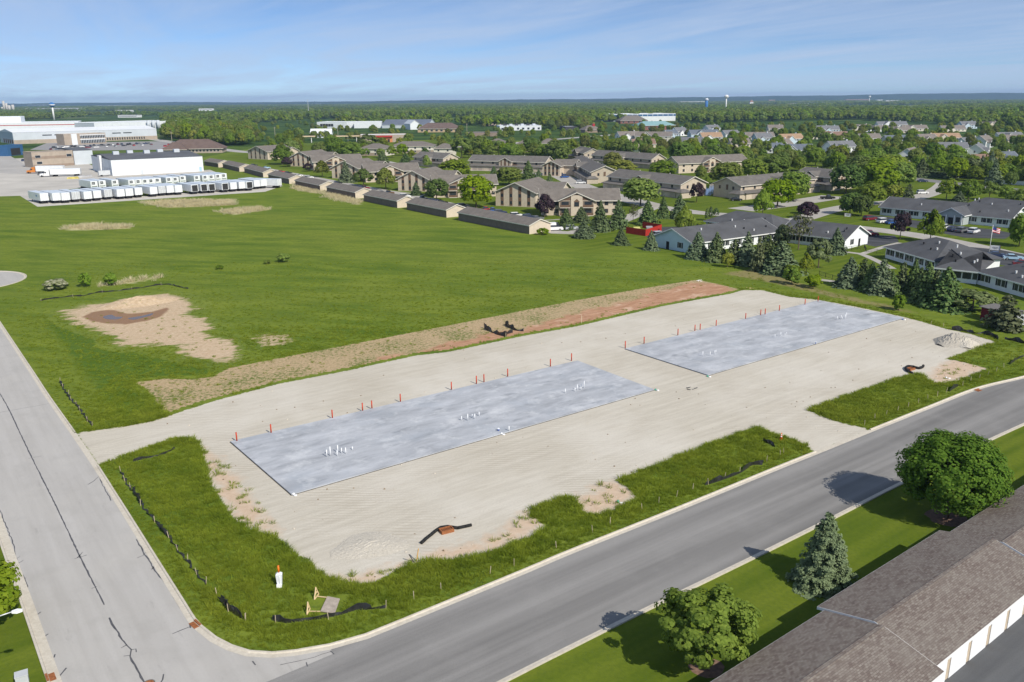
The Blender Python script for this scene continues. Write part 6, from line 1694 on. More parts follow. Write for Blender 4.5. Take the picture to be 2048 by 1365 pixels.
# ---- scattering by instances (grass, weeds, far woods)
def scatter(name, pts, rot, scl, var, sources, kind='stuff'):
    me = bpy.data.meshes.new(name)
    me.from_pydata(pts.tolist(), [], [])
    for n, t, a in (('rot', 'FLOAT_VECTOR', rot), ('scl', 'FLOAT_VECTOR', scl)):
        at = me.attributes.new(n, t, 'POINT'); at.data.foreach_set('vector', a.astype(np.float32).reshape(-1))
    at = me.attributes.new('var', 'INT', 'POINT'); at.data.foreach_set('value', var.astype(np.int32))
    o = meshobj(name, me); o['kind'] = kind
    ng = bpy.data.node_groups.new(name, 'GeometryNodeTree')
    ng.interface.new_socket('Geometry', in_out='INPUT', socket_type='NodeSocketGeometry'); ng.interface.new_socket('Geometry', in_out='OUTPUT', socket_type='NodeSocketGeometry')
    gi, go, jn = ng.nodes.new('NodeGroupInput'), ng.nodes.new('NodeGroupOutput'), ng.nodes.new('GeometryNodeJoinGeometry')
    def named(n, t):
        x = ng.nodes.new('GeometryNodeInputNamedAttribute'); x.data_type = t; x.inputs['Name'].default_value = n; return x.outputs['Attribute']
    ra, sa, va = named('rot', 'FLOAT_VECTOR'), named('scl', 'FLOAT_VECTOR'), named('var', 'INT')
    for i, s in enumerate(sources):
        cmp = ng.nodes.new('FunctionNodeCompare'); cmp.data_type = 'INT'; cmp.operation = 'EQUAL'
        ins = [q for q in cmp.inputs if q.type == 'INT']
        ng.links.new(va, ins[0]); ins[1].default_value = i
        ip = ng.nodes.new('GeometryNodeInstanceOnPoints'); oi = ng.nodes.new('GeometryNodeObjectInfo')
        oi.inputs['Object'].default_value = s; oi.inputs['As Instance'].default_value = True
        e2r = ng.nodes.new('FunctionNodeEulerToRotation')
        ng.links.new(ra, e2r.inputs[0]); ng.links.new(gi.outputs[0], ip.inputs['Points']); ng.links.new(cmp.outputs[0], ip.inputs['Selection'])
        ng.links.new(oi.outputs['Geometry'], ip.inputs['Instance']); ng.links.new(e2r.outputs[0], ip.inputs['Rotation']); ng.links.new(sa, ip.inputs['Scale'])
        ng.links.new(ip.outputs[0], jn.inputs[0])
    ng.links.new(jn.outputs[0], go.inputs[0])
    md = o.modifiers.new('scatter', 'NODES'); md.node_group = ng
    return o
def source(name, me, mat):
    if len(me.materials) == 0: me.materials.append(mat)
    o = bpy.data.objects.new(name, me)
    if me.materials[0] != mat:
        o.material_slots[0].link = 'OBJECT'; o.material_slots[0].material = mat
    return o
def blade_mat(name, a, b, c3=(.300, .335, .036)):
    t = NT(name)
    f = t.noise(.35, 3, .6); g = t.noise(.06, 3, .6)
    col = t.mix(t.ramp(f, .32, .68), a, b)
    col = t.mix(t.math('MULTIPLY', t.ramp(g, .45, .65), .5), col, c3)
    t.put(col, t.b.inputs['Base Color']); t.b.inputs['Roughness'].default_value = .7; t.b.inputs['Specular IOR Level'].default_value = .15
    tr = t.n('ShaderNodeBsdfTranslucent'); t.put(col, tr.inputs['Color'])
    mx = t.n('ShaderNodeMixShader'); mx.inputs[0].default_value = .45
    t.t.links.new(t.b.outputs[0], mx.inputs[1]); t.t.links.new(tr.outputs[0], mx.inputs[2]); t.t.links.new(mx.outputs[0], t.out.inputs[0])
    return t.m
M_BLADE = blade_mat('tall_grass', (.165, .235, .018), (.310, .372, .036)); M_DRYB = blade_mat('dry_stalks', (.52, .45, .26), (.78, .70, .47), (.70, .62, .38))
def tuft(seed, n=22, h=.42, w=.022, spread=.26):
    r = random.Random(seed); m = MB()
    for i in range(n):
        a, d = r.uniform(0, 6.28), spread * math.sqrt(r.random())
        x, y = math.cos(a) * d, math.sin(a) * d
        hh = h * r.uniform(.55, 1.1); b = r.uniform(0, 6.28); l = hh * r.uniform(.35, 1.15)
        ex, ey = x + math.cos(a + r.uniform(-.8, .8)) * l, y + math.sin(a + r.uniform(-.8, .8)) * l
        wx, wy = math.cos(b) * w, math.sin(b) * w
        mx_, my_ = x + (ex - x) * .35, y + (ey - y) * .35
        m.poly([(x - wx, y - wy, 0), (x + wx, y + wy, 0), (mx_ + wx * .8, my_ + wy * .8, hh * .6), (mx_ - wx * .8, my_ - wy * .8, hh * .6)])
        m.poly([(mx_ - wx * .8, my_ - wy * .8, hh * .6), (mx_ + wx * .8, my_ + wy * .8, hh * .6), (ex, ey, hh)])
    return m.mesh('tuft')
TUFTS = [source('tuft', tuft(s), M_BLADE) for s in (1, 2, 3)]
roads = [[(p[0], p[1]) for p in o_] for o_ in ([Vector((q.x, q.y)) for k in KR for q in k] + [Vector((p.x, p.y)) for p in KN[::-1]],)]
def grass_points():
    r = np.random.default_rng(42)
    P_ = []
    for (x0, x1, y0, y1, dens) in ((-60, 90, 52, 120, 12.0), (-60, 90, 120, 150, 5.0), (-110, 110, 150, 215, 2.6), (-125, -60, 75, 160, 3.5)):
        n = int((x1 - x0) * (y1 - y0) * dens)
        P_.append(np.stack([r.uniform(x0, x1, n), r.uniform(y0, y1, n)], 1))
    P_ = np.concatenate(P_)
    X, Y = P_[:, 0], P_[:, 1]
    # inside the picture
    sx, sy = PX((X, Y, 0 * X))
    ok = (sx > -60) & (sx < 2110) & (sy < 1420)
    X, Y = X[ok], Y[ok]
    line = [v for k in KR for v in k]
    u = np.array([math.cos(R(36.3)), math.sin(R(36.3))])
    site = [Vector((p.x, p.y)) for k in KR for p in k] + [Vector((140, 160)), Vector((120, 260)), Vector((-200, 260)), Vector((-110, 172))]
    S = sdf(site, X, Y); Gd = sdf(PADW, X, Y); St = sdf(W2(STRIP), X, Y); Bd = sdf(W2(BARE), X, Y)
    q = r.random(len(X))
    tanS = np.maximum.reduce([sdf(t_, X, Y) for t_ in TAN])
    keep = (S > .05) & ((Gd < -.05) | ((tanS > 0) & (q < .05))) & ((St < 0) | (q < .05)) & ((Bd < -.5) | (q < .06))
    far = np.hypot(X, Y)
    fade = np.clip((210 - far) / 120, .12, 1)
    keep &= r.random(len(X)) < np.maximum(fade, (Gd > -2.5) * .8)
    lawn_zone = sdf([Vector((p.x, p.y)) for p in W2([(1290,480),(1420,530),(1560,560),(1760,612),(2100,700),(2100,400),(1300,400)])], X, Y)
    keep &= lawn_zone < 0
    for (ox, oy, orad) in ((655, 1210, 1.5), (628, 1196, .7), (615, 1224, .7), (560, 1172, .5)):
        q_ = G(ox, oy); keep &= (X - q_.x) ** 2 + (Y - q_.y) ** 2 > orad ** 2
    ki = np.where(keep)[0]
    for s0_ in range(0, len(ki), 20000):
        kk = ki[s0_:s0_ + 20000]
        dd = np.min((X[kk, None] - FEN[None, :, 0]) ** 2 + (Y[kk, None] - FEN[None, :, 1]) ** 2, axis=1)
        keep[kk[dd < .16]] = False
    X, Y, Gd, S, far = X[keep], Y[keep], Gd[keep], S[keep], far[keep]
    lump = np.sin(X * .55 + 2 * np.sin(Y * .31)) * np.sin(Y * .47 + 1.7 * np.sin(X * .23))
    sc = (.54 + .12 * lump + .28 * r.random(len(X))) * np.where(S < 1.2, .6, 1.0) * np.where(Gd > -1.6, 1.35, 1.0)
    sc *= np.where(far > 120, .8, 1.0)
    Z = np.zeros(len(X))
    rot = np.stack([r.normal(size=len(X)) * .12, r.normal(size=len(X)) * .12, r.uniform(0, 6.28, len(X))], 1)
    wd = sc * np.where(far > 110, 1.5, 1.15)
    return np.stack([X, Y, Z], 1), rot, np.stack([wd, wd, sc], 1), r.integers(0, 3, len(X))
FEN = np.array(FENCE_PTS)
gp = grass_points()
o = scatter('tall_grass', *gp, TUFTS); tag(o, 'long green grass of the verges and field', 'grass', kind='stuff')
# loose stones and clods on the pad
def stone_points():
    r = np.random.default_rng(15); n = 5200
    X, Y = r.uniform(-45, 80, n), r.uniform(62, 165, n)
    k = sdf(PADW, X, Y) > .2
    X, Y = X[k], Y[k]
    tn = np.maximum.reduce([sdf(t_, X, Y) for t_ in TAN])
    k = r.random(len(X)) < np.where(tn > 0, .9, .10)
    X, Y = X[k], Y[k]; n = len(X)
    s = r.uniform(.4, 1.3, n)
    return np.stack([X, Y, 0 * X + .01], 1), np.stack([r.uniform(0, 6, n)] * 3, 1), np.stack([s, s, s * .8], 1), r.integers(0, 2, n)
def stone(seed):
    r = random.Random(seed); m = MB()
    m.hexa([(.1 * math.cos(i * 1.05) * r.uniform(.7, 1.2), .1 * math.sin(i * 1.05) * r.uniform(.7, 1.2), -.03) for i in range(6)], [(.07 * math.cos(i * 1.05) * r.uniform(.6, 1.2), .07 * math.sin(i * 1.05) * r.uniform(.6, 1.2), .09) for i in range(6)])
    return m.mesh('stone')
o = scatter('loose_stones', *stone_points(), [source('stone', stone(1), pm('clod', (.22, .16, .10), .2)), source('stone', stone(2), pm('limestone_lump', (.52, .47, .39), .15))]); tag(o, 'loose stones and clods on the gravel', 'stones', kind='stuff')
# dry reeds
def reed_points():
    r = np.random.default_rng(8); out = []
    for q in REEDS:
        w = W2(q); a = np.array([(p.x, p.y) for p in w])
        lo, hi = a.min(0), a.max(0); n = int(np.prod(hi - lo) * 1.0)
        X, Y = r.uniform(lo[0], hi[0], n), r.uniform(lo[1], hi[1], n)
        k = sdf(w, X, Y) + r.normal(size=n) * 1.5 > .5
        out.append(np.stack([X[k], Y[k], 0 * X[k]], 1))
    P_ = np.concatenate(out); n = len(P_)
    s = r.uniform(1.6, 3.0, n)
    return P_, np.stack([0 * s, 0 * s, r.uniform(0, 6.28, n)], 1), np.stack([s * 1.2, s * 1.2, s], 1), np.zeros(n)
o = scatter('dry_reeds', *reed_points(), [source('reeds', tuft(9, 16, .5, .02), M_DRYB)]); tag(o, 'pale dry reeds in the far field', 'reeds', kind='stuff')
# ================================================================== suburb, woods, horizon
HCOL = {'white': (.78, .79, .80), 'cream': (.66, .62, .53), 'pale blue': (.50, .60, .68), 'beige': (.55, .49, .40), 'grey': (.45, .47, .49)}
RCOL = {'grey': (.17, .175, .185), 'taupe': (.20, .175, .155), 'brown': (.23, .15, .115), 'tan': (.34, .23, .15), 'slate': (.13, .15, .18)}
HOUSES = []
def house(x, y, w, wall, roof, ang, two=True, name='suburb_house', label=None, sc=1.0):
    """w: width in picture px of the long side"""
    p = G(x, y); d = (p - cam.location).length
    L = w / FPX * d * 1.12; D = min(11, L * .75)
    e = empty(name, p, R(ang), label, 'house', 'suburb houses')
    wm, rm = pm('house_' + wall.replace(' ', '_'), HCOL[wall], .05, .6), pm('houseroof_' + roof, RCOL[roof], .15, .5, .95)
    ev = 5.2 if two else 3.1
    gable(e, -L / 2, L / 2, 0, D, ev, D * .36, 'x', wm, rm, M_WHITE, .5)
    gable(e, -L * .38, L * .02, -2.5, D * .5, ev * .75, L * .15, 'y', wm, rm, M_WHITE, .4)
    r = random.Random(int(x * 7 + y))
    for i in range(3):
        for z in ((.9, 3.4) if two else (.9,)):
            if i != 0: window(e, 'f', L * (.02 + i * .17), 0, z, 1.3, 1.4)
    window(e, 'f', -L * .18, -2.5, .9, 1.8, 1.5)
    for s, xx in (('r', L / 2), ('l', -L / 2)): window(e, s, D * .5, xx, 1.2 if not two else 3.4, 1.1, 1.4)
    door(e, 'f', L * .09, 0, 1.0, 2.1, M_BROWN)
    if r.random() < .6: MB().box(L * .3, L * .3 + .8, D * .55, D * .55 + 1.0, ev, ev + D * .36 + 1.0).build('chimney', wm, e)
    front_clear(e, L * 1.1, 3)
    if not label: HOUSES.append((e, '%s %s house with %s roof' % ('two storey' if two else 'low', wall, roof)))
za = lambda x, y: (1640 + x / 5.02, 215 + y / 5.02)
for (x, y, w, wl, rf, a, t) in [(*za(240, 470), 48, 'white', 'grey', 20, 1), (*za(990, 560), 56, 'white', 'taupe', 55, 1), (*za(1340, 490), 40, 'white', 'grey', -10, 1), (*za(800, 365), 44, 'cream', 'slate', 15, 0), (*za(510, 345), 34, 'beige', 'taupe', 5, 0), (*za(150, 320), 50, 'cream', 'brown', 10, 0), (*za(110, 270), 28, 'pale blue', 'grey', 5, 1), (*za(580, 245), 44, 'white', 'taupe', 15, 0), (*za(730, 215), 48, 'white', 'grey', 5, 1), (*za(810, 260), 40, 'beige', 'taupe', 10, 0), (*za(960, 240), 40, 'cream', 'taupe', 5, 0), (*za(1280, 340), 44, 'beige', 'tan', 5, 0), (*za(1100, 350), 30, 'cream', 'taupe', 15, 0), (*za(1350, 245), 40, 'cream', 'taupe', 10, 0), (*za(1560, 390), 46, 'white', 'grey', 30, 0), (*za(1700, 400), 30, 'white', 'taupe', 40, 1), (*za(1660, 470), 34, 'white', 'grey', 50, 0), (*za(1700, 600), 46, 'white', 'brown', 10, 0), (*za(1900, 570), 44, 'beige', 'slate', 20, 0), (*za(1930, 330), 44, 'white', 'grey', 15, 0), (*za(2010, 360), 40, 'beige', 'taupe', 5, 0), (*za(1740, 200), 34, 'beige', 'taupe', 20, 0), (*za(1500, 215), 26, 'pale blue', 'grey', 10, 1), (*za(40, 245), 24, 'white', 'grey', 10, 0), (*za(420, 232), 34, 'cream', 'taupe', 5, 0),
    (*zb(100, 330), 40, 'white', 'taupe', 20, 1), (*zb(320, 335), 62, 'cream', 'taupe', -15, 1), (*zb(240, 395), 40, 'beige', 'brown', 10, 0), (*zb(520, 310), 24, 'pale blue', 'slate', 30, 1), (*zb(610, 280), 24, 'white', 'grey', 35, 1), (*zb(690, 375), 36, 'cream', 'grey', -20, 0), (*zb(830, 310), 50, 'pale blue', 'slate', 10, 1), (*zb(900, 345), 36, 'white', 'tan', 10, 1), (*zb(920, 250), 26, 'white', 'grey', 30, 1), (*zb(1370, 315), 48, 'beige', 'taupe', 5, 0), (*zb(1410, 355), 28, 'pale blue', 'grey', 10, 1), (*zb(1610, 395), 36, 'white', 'taupe', 30, 0), (*zb(1690, 365), 46, 'pale blue', 'tan', 25, 1), (*zb(1720, 460), 60, 'grey', 'slate', 5, 0), (*zb(1180, 390), 34, 'beige', 'taupe', 10, 0), (*zb(1520, 250), 24, 'cream', 'taupe', 0, 1), (*zb(1980, 310), 40, 'cream', 'brown', 15, 0), (*zb(1950, 270), 22, 'white', 'grey', 15, 0), (*zb(1100, 290), 30, 'white', 'grey', 25, 0), (*zb(1490, 445), 40, 'grey', 'slate', 10, 0)]:
    house(x, y, w, wl, rf, a, bool(t))
# pale privacy fences of the gardens
def board_fence(pts, label):
    P_ = W2(pts); c = P_[0]; e = empty('garden_fence', c, 0, label, 'fence')
    for a, b in zip(P_[:-1], P_[1:]):
        d = b - a; n = max(1, int(d.length / 2.4)); an = math.atan2(d.y, d.x); w = d.length / n
        for i in range(n): meshobj('panel', cached(('gf', round(w, 2)), lambda: MB().box(.06, w - .06, -.04, .04, 0, 1.8).mesh()), M_WHITE, e, a.lerp(b, i / n) - c, an)
        for i in range(n + 1): meshobj('post', cached('gfp', lambda: MB().box(-.06, .06, -.07, .07, 0, 1.95).mesh()), M_WHITE, e, a.lerp(b, i / n) - c, an)
board_fence([zb(125, 432), zb(270, 440), zb(350, 448)], 'white garden fence before the large cream house')
board_fence([(1970,366),(2000,368),(2060,372)], 'white garden fence by the main road at far right'); board_fence([(1825,347),(1850,350)], 'pale garden fence behind the dark car on the main road')
# pond
sheet('pond', W2([(1395,386),(1405,372),(1425,368),(1440,374),(1436,388),(1415,392)]), .02, pm('pond_water', (.03, .06, .11), .1, 1, .08, .5))

# ---- individual trees of the suburb and roadsides, then woods as one mass
FX = np.array(FOOT)
def clear(x, y, rad):
    return not np.any((FX[:, 0] - x) ** 2 + (FX[:, 1] - y) ** 2 < (FX[:, 2] + rad) ** 2)
ROADLINES = [spline(W2(q), 8) for q in ([(1590,442),(1660,421),(1720,410),(1800,402),(1850,391),(1895,362)], [(1690,338),(1780,352),(1880,364),(1980,375),(2150,392)], [(300,278),(420,296),(520,306),(640,303),(800,298),(960,292),(1100,280),(1250,268)], [(1310,413),(1240,395),(1170,375),(1120,352),(1080,338)], [(1090,350),(1000,342),(900,340),(840,338),(760,322)])]
RL = np.array([(p.x, p.y) for l in ROADLINES for p in l])
def offroad(x, y): return np.min((RL[:, 0] - x) ** 2 + (RL[:, 1] - y) ** 2) > 81
SUB = W2([(1150,305),(1300,318),(1420,330),(1560,345),(1690,342),(1800,350),(1900,362),(2100,380),(2100,262),(1700,240),(1300,250),(1130,262)])
rt = np.random.default_rng(77)
cnt = 0
pool = []
for _ in range(9000):
    sx = rt.uniform(1120, 2080); sy = rt.uniform(252, 378)
    p = G(sx, sy)
    if sdf(SUB, np.array([p.x]), np.array([p.y]))[0] < 0: continue
    pool.append((p.x, p.y))
    if len(pool) > 800: break
for _ in range(4000):       # woods edge left of the filling station and between the shops
    sx = rt.uniform(318, 520); sy = rt.uniform(246, 290)
    if sy > 262 + (sx - 318) * .12 + 12: continue
    p = G(sx, sy); pool.append((p.x, p.y))
    if len(pool) > 1100: break
for _ in range(250):
    sx = rt.uniform(520, 1150); sy = rt.uniform(248, 316)
    p = G(sx, sy); pool.append((p.x, p.y))
pool.sort(key=lambda q: math.hypot(*q))
taken = []
rest = []
for (x, y) in pool:
    w = float(rt.uniform(5.5, 10.8))
    if not clear(x, y, w * .30) or not offroad(x, y): continue
    if any((x - a) ** 2 + (y - b) ** 2 < (.36 * (w + c)) ** 2 for a, b, c in taken): continue
    taken.append((x, y, w))
    if cnt < 175:
        k = str(rt.choice(['ash', 'mid', 'mid', 'maple', 'mid', 'olive', 'yel', 'blue', 'spruce', 'plum', 'maple'], p=[.18, .17, .17, .07, .14, .06, .06, .06, .05, .02, .02]))
        if k in ('blue', 'spruce'): w *= .55
        h = w * float(rt.uniform(.95, 1.25)) * (1.7 if k in ('blue', 'spruce') else 1)
        if k == 'plum': w *= .6; h *= .6
        tree(k, Vector((x, y, 0)), h, w); cnt += 1
    else: rest.append((x, y, w))
# woods
srcs = [source('wood_tree', rnd[0], L_FOREST), source('wood_tree', oval[0], L_FOREST), source('wood_tree', loose[0], L_YEL), source('wood_tree', rnd[1], L_ASH), source('wood_tree', oval[1], L_OLIVE)]
def far_crown(seed):
    return crown_round(seed, 420, .075, .5, .5, .5, 30)
lowsrc = [source('wood_tree', far_crown(201), L_FOREST), source('wood_tree', far_crown(202), L_ASH), source('wood_tree', far_crown(203), L_FOREST)]
def grove(seed):
    r = np.random.default_rng(seed)
    C, N, S, T = [], [], [], []
    for k in range(16):
        cx, cy = r.uniform(-1, 1, 2); R0 = r.uniform(.18, .32); hz = r.uniform(.6, 1.0)
        m = 60
        d = unit(r.normal(size=(m, 3))); d[:, 2] = np.abs(d[:, 2])
        C.append(np.stack([cx + d[:, 0] * R0, cy + d[:, 1] * R0, .15 + d[:, 2] * (hz - .15)], 1)); N.append(unit(d + r.normal(size=(m, 3)) * .4)); S.append(np.full(m, .07)); T.append(np.clip(r.normal(.5, .2, m) + r.normal() * .2, 0, 1))
    return leaf_mesh('grove', np.concatenate(C), np.concatenate(N), np.concatenate(S), r, np.concatenate(T))
grsrc = [source('wood_grove', grove(301), L_FOREST), source('wood_grove', grove(302), L_ASH)]
CLEAR = [W2(q) for q in ([(-300,262),(200,232),(330,232),(320,262),(300,300),(-300,330)], [(500,300),(500,262),(640,246),(700,258),(900,250),(1150,262),(1150,310),(700,330)], [(1180,262),(1180,246),(1360,240),(1360,262)])]
def wood_points():
    r = np.random.default_rng(99)
    P_, RO, SC_, VA = [], [], [], []
    def add(xy, w, h, v):
        n = len(xy); P_.append(np.concatenate([xy, np.zeros((n, 1))], 1)); RO.append(np.stack([np.zeros(n), np.zeros(n), r.uniform(0, 6.28, n)], 1)); SC_.append(np.stack([w, w, h], 1)); VA.append(v)
    rs = np.array(rest)
    if len(rs): add(rs[:, :2], rs[:, 2], rs[:, 2] * r.uniform(.95, 1.25, len(rs)), r.integers(0, 5, len(rs)))
    def ring(y0, y1, n):
        d = np.sqrt(r.uniform(y0 ** 2, y1 ** 2, n)); a = r.uniform(-.60, .60, n) * 1.05
        return np.stack([d * np.sin(a), d * np.cos(a)], 1)
    def dens(xy, s, seed):
        q = np.zeros(len(xy)); rr_ = np.random.default_rng(seed)
        for k in range(7):
            f = s * 1.7 ** k; ph = rr_.uniform(0, 6.28, 4); a = rr_.uniform(0, 3.14)
            u = xy[:, 0] * math.cos(a) + xy[:, 1] * math.sin(a); v = -xy[:, 0] * math.sin(a) + xy[:, 1] * math.cos(a)
            q += np.sin(u * f + ph[0]) * np.sin(v * f + ph[1]) / 1.35 ** k
        return q
    def filt(xy, thr, s, seed, rad):
        k = dens(xy, s, seed) > thr
        for c in CLEAR: k &= sdf(c, xy[:, 0], xy[:, 1]) < 0
        k &= sdf(SUB, xy[:, 0], xy[:, 1]) < 0
        xy = xy[k]
        near = np.hypot(xy[:, 0], xy[:, 1]) < 1500
        ok = np.ones(len(xy), bool)
        for i in np.where(near)[0]:
            ok[i] = clear(xy[i, 0], xy[i, 1], rad) and offroad(xy[i, 0], xy[i, 1])
        return xy[ok]
    # left wood behind the brown office and everything past the suburb
    a = filt(ring(560, 1250, 9000), -.35, .006, 5, 4)
    sx, sy = PX((a[:, 0], a[:, 1], 0 * a[:, 0])); a = a[(sy < 292 - np.clip((sx - 330) * .0, 0, 9)) & ~((sx < 330) & (sy > 258))]
    w = r.uniform(10, 17, len(a)); add(a, w, w * r.uniform(.95, 1.25, len(a)), r.integers(0, 5, len(a)))
    b = filt(ring(1250, 2600, 17000), -.25, .004, 6, 4)
    w = r.uniform(11, 18, len(b)); add(b, w, w * r.uniform(.85, 1.15, len(b)), 5 + r.integers(0, 3, len(b)))
    c = filt(ring(2500, 9500, 15000), -.1, .0016, 7, 0)
    w = r.uniform(28, 46, len(c)); add(c, w, r.uniform(11, 17, len(c)), 8 + r.integers(0, 2, len(c)))
    return np.concatenate(P_), np.concatenate(RO), np.concatenate(SC_), np.concatenate(VA)
wp = wood_points()
print('woods', len(wp[0]))
o = scatter('distant_woods', *wp, srcs + lowsrc + grsrc); tag(o, 'leafy woods and street trees stretching to the horizon', 'woods', kind='stuff')

# ---- far buildings, water towers, hills
M_FARW = pm('far_white', (.78, .79, .80), .05, .02); M_FARG = pm('far_grey', (.5, .5, .5), .08, .02); M_FARB = pm('far_brick', (.33, .2, .15), .1, .02)
rf_ = random.Random(31)
far_list = []
for i in range(46):
    x = rf_.choice([rf_.uniform(0, 2048), rf_.uniform(1480, 2048)]); y = rf_.uniform(205, 232) - .0073 * (x - 1024)
    far_list.append((x, y, rf_.uniform(10, 40), rf_.uniform(2.2, 4.5), rf_.choice([M_FARW, M_FARW, M_FARW, M_FARG, M_FARB])))
far_list += [(1290, 213, 34, 3, M_FARW), (1385, 208, 50, 4, M_FARW), (1095, 205, 24, 2, M_FARW), (225, 215, 60, 3, M_FARW), (100, 222, 90, 4, M_FARG), (70, 214, 30, 3, M_FARG), (1785, 206, 26, 4, M_FARW), (290, 208, 26, 3, M_FARW)]
far_list.sort()
for i, (x, y, w, h, m) in enumerate(far_list):
    p = G(x, y); d = (p - cam.location).length; L = w / FPX * d; H = min(26, h / FPX * d)
    e = empty('far_building', p, R(rf_.uniform(-15, 15)), '%s far building, %s from the left below the horizon' % ('white' if m is M_FARW else 'grey' if m is M_FARG else 'brick', ordinal(i)), 'building', 'far buildings')
    MB().box(-L / 2, L / 2, 0, L * .4, 0, H).build('wall', m, e); MB().box(-L / 2 - .5, L / 2 + .5, -.5, L * .4 + .5, H, H + .8).build('roof', M_FARG, e)
    MB().box(-L * .45, L * .45, -.3, -.02, H * .45, H * .62).build('window_band', M_GLASS, e)
def water_tower(x, yb, yt, wpx, dist, label, tank, band, squat=False, stem=None):
    r_ = G(x, yb); s = dist / r_.y
    p = Vector((r_.x * s, dist, 0)); H = CAM_H + (G(x, yt).y and 0)
    # height from the sight line to the top
    lo, hi = 0, 160
    for _ in range(40):
        m = (lo + hi) / 2
        if PX((p.x, p.y, m))[1] > yt: lo = m
        else: hi = m
    H = lo; R0 = wpx / 2 / FPX * dist
    e = empty('water_tower', p, 0, label, 'water tower', 'water towers')
    MB().cyl((0, 0, 0), (0, 0, H - R0), R0 * (.35 if not squat else .8), R0 * (.25 if not squat else .8), 14).build('stem', stem or (tank if not squat else band), e, smooth=True)
    zb_ = H - R0 * 1.3; m = MB()
    prof = [(0.25, zb_ - R0 * .45), (.75, zb_ - R0 * .1), (1, zb_ + R0 * .25), (1, zb_ + R0 * .65), (.8, zb_ + R0 * 1.0), (.35, H - .1)]
    for (a, z0), (b, z1) in zip(prof[:-1], prof[1:]): m.cyl((0, 0, z0), (0, 0, z1), R0 * a, R0 * b, 16)
    m.build('tank', tank, e, smooth=False)
    MB().cyl((0, 0, zb_ + R0 * .3), (0, 0, zb_ + R0 * .6), R0 * 1.01, R0 * 1.01, 16).build('tank_band', band, e)
MB_W = pm('tower_white', (.80, .80, .78)); MB_B = pm('tower_blue', (.05, .17, .42))
water_tower(1452, 212, 190, 8, 2600, 'white water tower standing against the sky', MB_W, pm('tower_cream', (.7, .66, .58)))
water_tower(1413, 209, 197, 7, 2700, 'squat blue and white water tower left of the white one', MB_W, MB_B, True)
water_tower(106, 224, 205, 11, 2100, 'blue topped water tower above the left woods', MB_B, MB_W, stem=MB_W)
water_tower(1739, 200, 192, 4, 5200, 'tiny white water tower on the far right ridge', MB_W, MB_W)
e = empty('grain_silos', G(18, 224), 0, 'cluster of pale concrete silos at the far left edge', 'silo')
sc_ = G(18, 224).y / FPX
for i, (dx, w, h) in enumerate(((-8, 4, 20), (-3, 4, 16), (2, 5, 12), (9, 5, 13), (-12, 3, 9))):
    MB().cyl((dx * sc_, 0, 0), (dx * sc_, 0, h * sc_), w / 2 * sc_, w / 2 * sc_, 12).build('silo', pm('silo_concrete', (.55, .52, .47)), e, smooth=True)
e = empty('red_brick_tower', G(1502, 214), 0, 'small red roofed tower below the far water towers', 'tower')
MB().box(-8, 8, -8, 8, 0, 22).build('shaft', M_FARW, e); MB().hexa([(-9, -9, 22), (9, -9, 22), (9, 9, 22), (-9, 9, 22)], [(-.5, -.5, 32), (.5, -.5, 32), (.5, .5, 32), (-.5, .5, 32)]).build('spire', M_FARB, e)
# far wooded ridge
def mat_ridge():
    t = NT('wooded_ridge')
    n = t.noise(.006, 6, .7)
    return t.done(t.mix(t.ramp(n, .35, .65), (.022, .045, .020), (.045, .078, .030)), .95, .05)
M_RIDGE = mat_ridge()
m = MB(); NX = 260
rg = np.random.default_rng(4)
prof_ = np.zeros(NX)
xs = np.linspace(-11000, 11000, NX)
for k, (f, a) in enumerate(((.0006, 10), (.0017, 6), (.004, 4), (.011, 2.5), (.03, 2.0))): prof_ += a * np.sin(xs * f + rg.uniform(0, 6.28))
hz_ = 44 + prof_ * .55 + 30 * np.exp(-((xs - 6000) / 2200) ** 2) + 10 * np.clip(xs / 8000, -.6, 1)
for i in range(NX): m.v += [(xs[i], 9800, -3), (xs[i], 10800, max(8, hz_[i] * .8)), (xs[i], 11600, max(10, hz_[i])), (xs[i], 14500, -3)]
for i in range(NX - 1):
    for j in range(3): m.f.append((i * 4 + j, (i + 1) * 4 + j, (i + 1) * 4 + j + 1, i * 4 + j + 1))
o = m.build('hills', M_RIDGE); o['kind'] = 'structure'

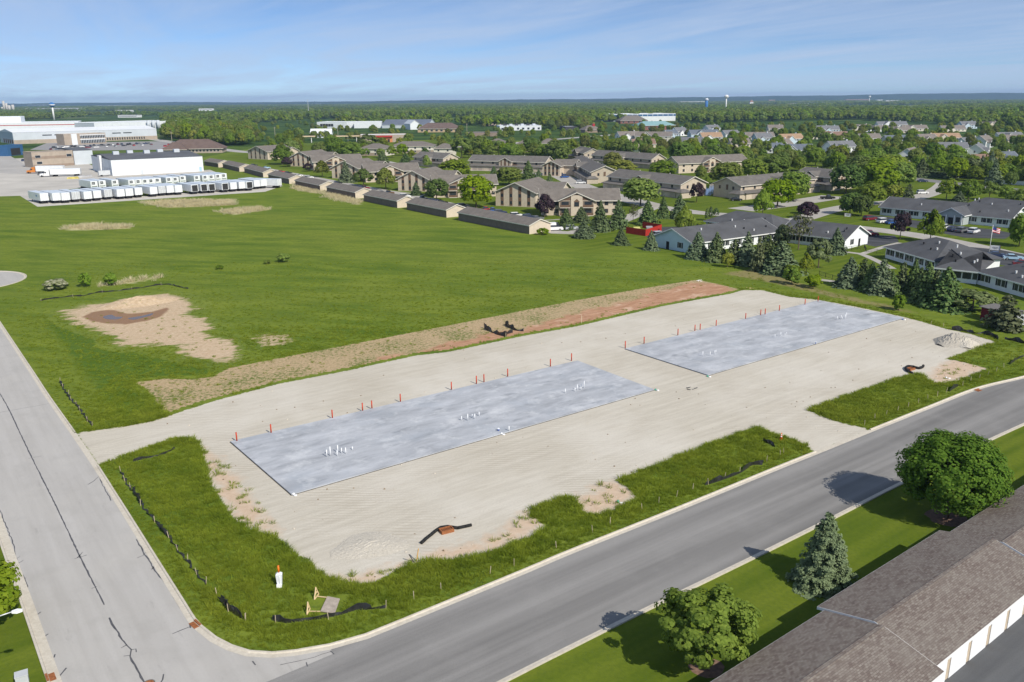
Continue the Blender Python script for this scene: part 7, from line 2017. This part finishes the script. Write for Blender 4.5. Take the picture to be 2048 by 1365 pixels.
# ---- air
hz = MB().box(-16000, 16000, -400, 15500, -4, 125).build('haze', None)
hm = bpy.data.materials.new('haze_air'); hm.use_nodes = True
for n in list(hm.node_tree.nodes): hm.node_tree.nodes.remove(n)
ho = hm.node_tree.nodes.new('ShaderNodeOutputMaterial'); hv = hm.node_tree.nodes.new('ShaderNodeVolumePrincipled')
hv.inputs['Color'].default_value = (.42, .62, .95, 1); hv.inputs['Density'].default_value = 6.5e-5; hv.inputs['Anisotropy'].default_value = .0
hm.node_tree.links.new(hv.outputs[0], ho.inputs['Volume'])
hz.data.materials.append(hm)
tag(hz, 'thin blue summer haze in the air', 'haze', kind='stuff')
# ================================================================== labels that single out each tree, car and house
LM = [(e, s) for e, s in BLD]
def base_px(e): return PX((e.location.x, e.location.y, 0))
LMP = [(e, s, base_px(e)) for e, s in LM]
def relation(e):
    x, y = base_px(e)
    best = min(LMP, key=lambda q: (q[0].location - e.location).length + (60 if 'hidden' in q[1] else 0))
    bx, by = best[2]
    if abs(x - bx) > 2.2 * abs(y - by): w = 'right of' if x > bx else 'left of'
    else: w = 'behind' if y < by else 'in front of'
    return w, best[1]
def assign(items, make, fallback):
    from collections import defaultdict
    g = defaultdict(list)
    for it in items: g[(it[1:],) + relation(it[0])].append(it[0])
    for (desc, w, lm), L in g.items():
        L.sort(key=lambda e: base_px(e)[0])
        for i, e in enumerate(L):
            t = make(desc, w, lm)
            if len(L) > 1: t = t + (', %s from the left' % ordinal(i) if len(t.split()) + 4 <= 16 else ' %s' % ordinal(i))
            e['label'] = t
assign(TREES, lambda d, w, lm: ('%s %s %s %s' % (d[0], '' if d[1] in ('pine_tree', 'spruce_tree') else ('shrub' if d[1] == 'shrub' else 'tree'), w, lm)).replace('  ', ' '), None)
for e, d, nm in TREES: e['group'] = {'shrub': 'shrubs', 'spruce_tree': 'conifers', 'pine_tree': 'conifers'}.get(nm, 'leafy trees')
assign(CARS, lambda d, w, lm: '%s %s parked %s %s' % (d[0], d[1], w, lm), None)
assign(HOUSES, lambda d, w, lm: '%s %s %s' % (d[0], w, lm), None)
seen = {}
for o in list(bpy.data.objects):
    l = o.get('label')
    if not l or o.parent is not None: continue
    if len(l.split()) > 16: o['label'] = l = ' '.join(l.split()[:16])
    seen.setdefault(l, []).append(o)
for l, L in seen.items():
    if len(L) > 1:
        L.sort(key=lambda o: PX((o.location.x, o.location.y, 0))[0])
        for i, o in enumerate(L): o['label'] = '%s, %s from left' % (' '.join(l.split()[:12]), ordinal(i))
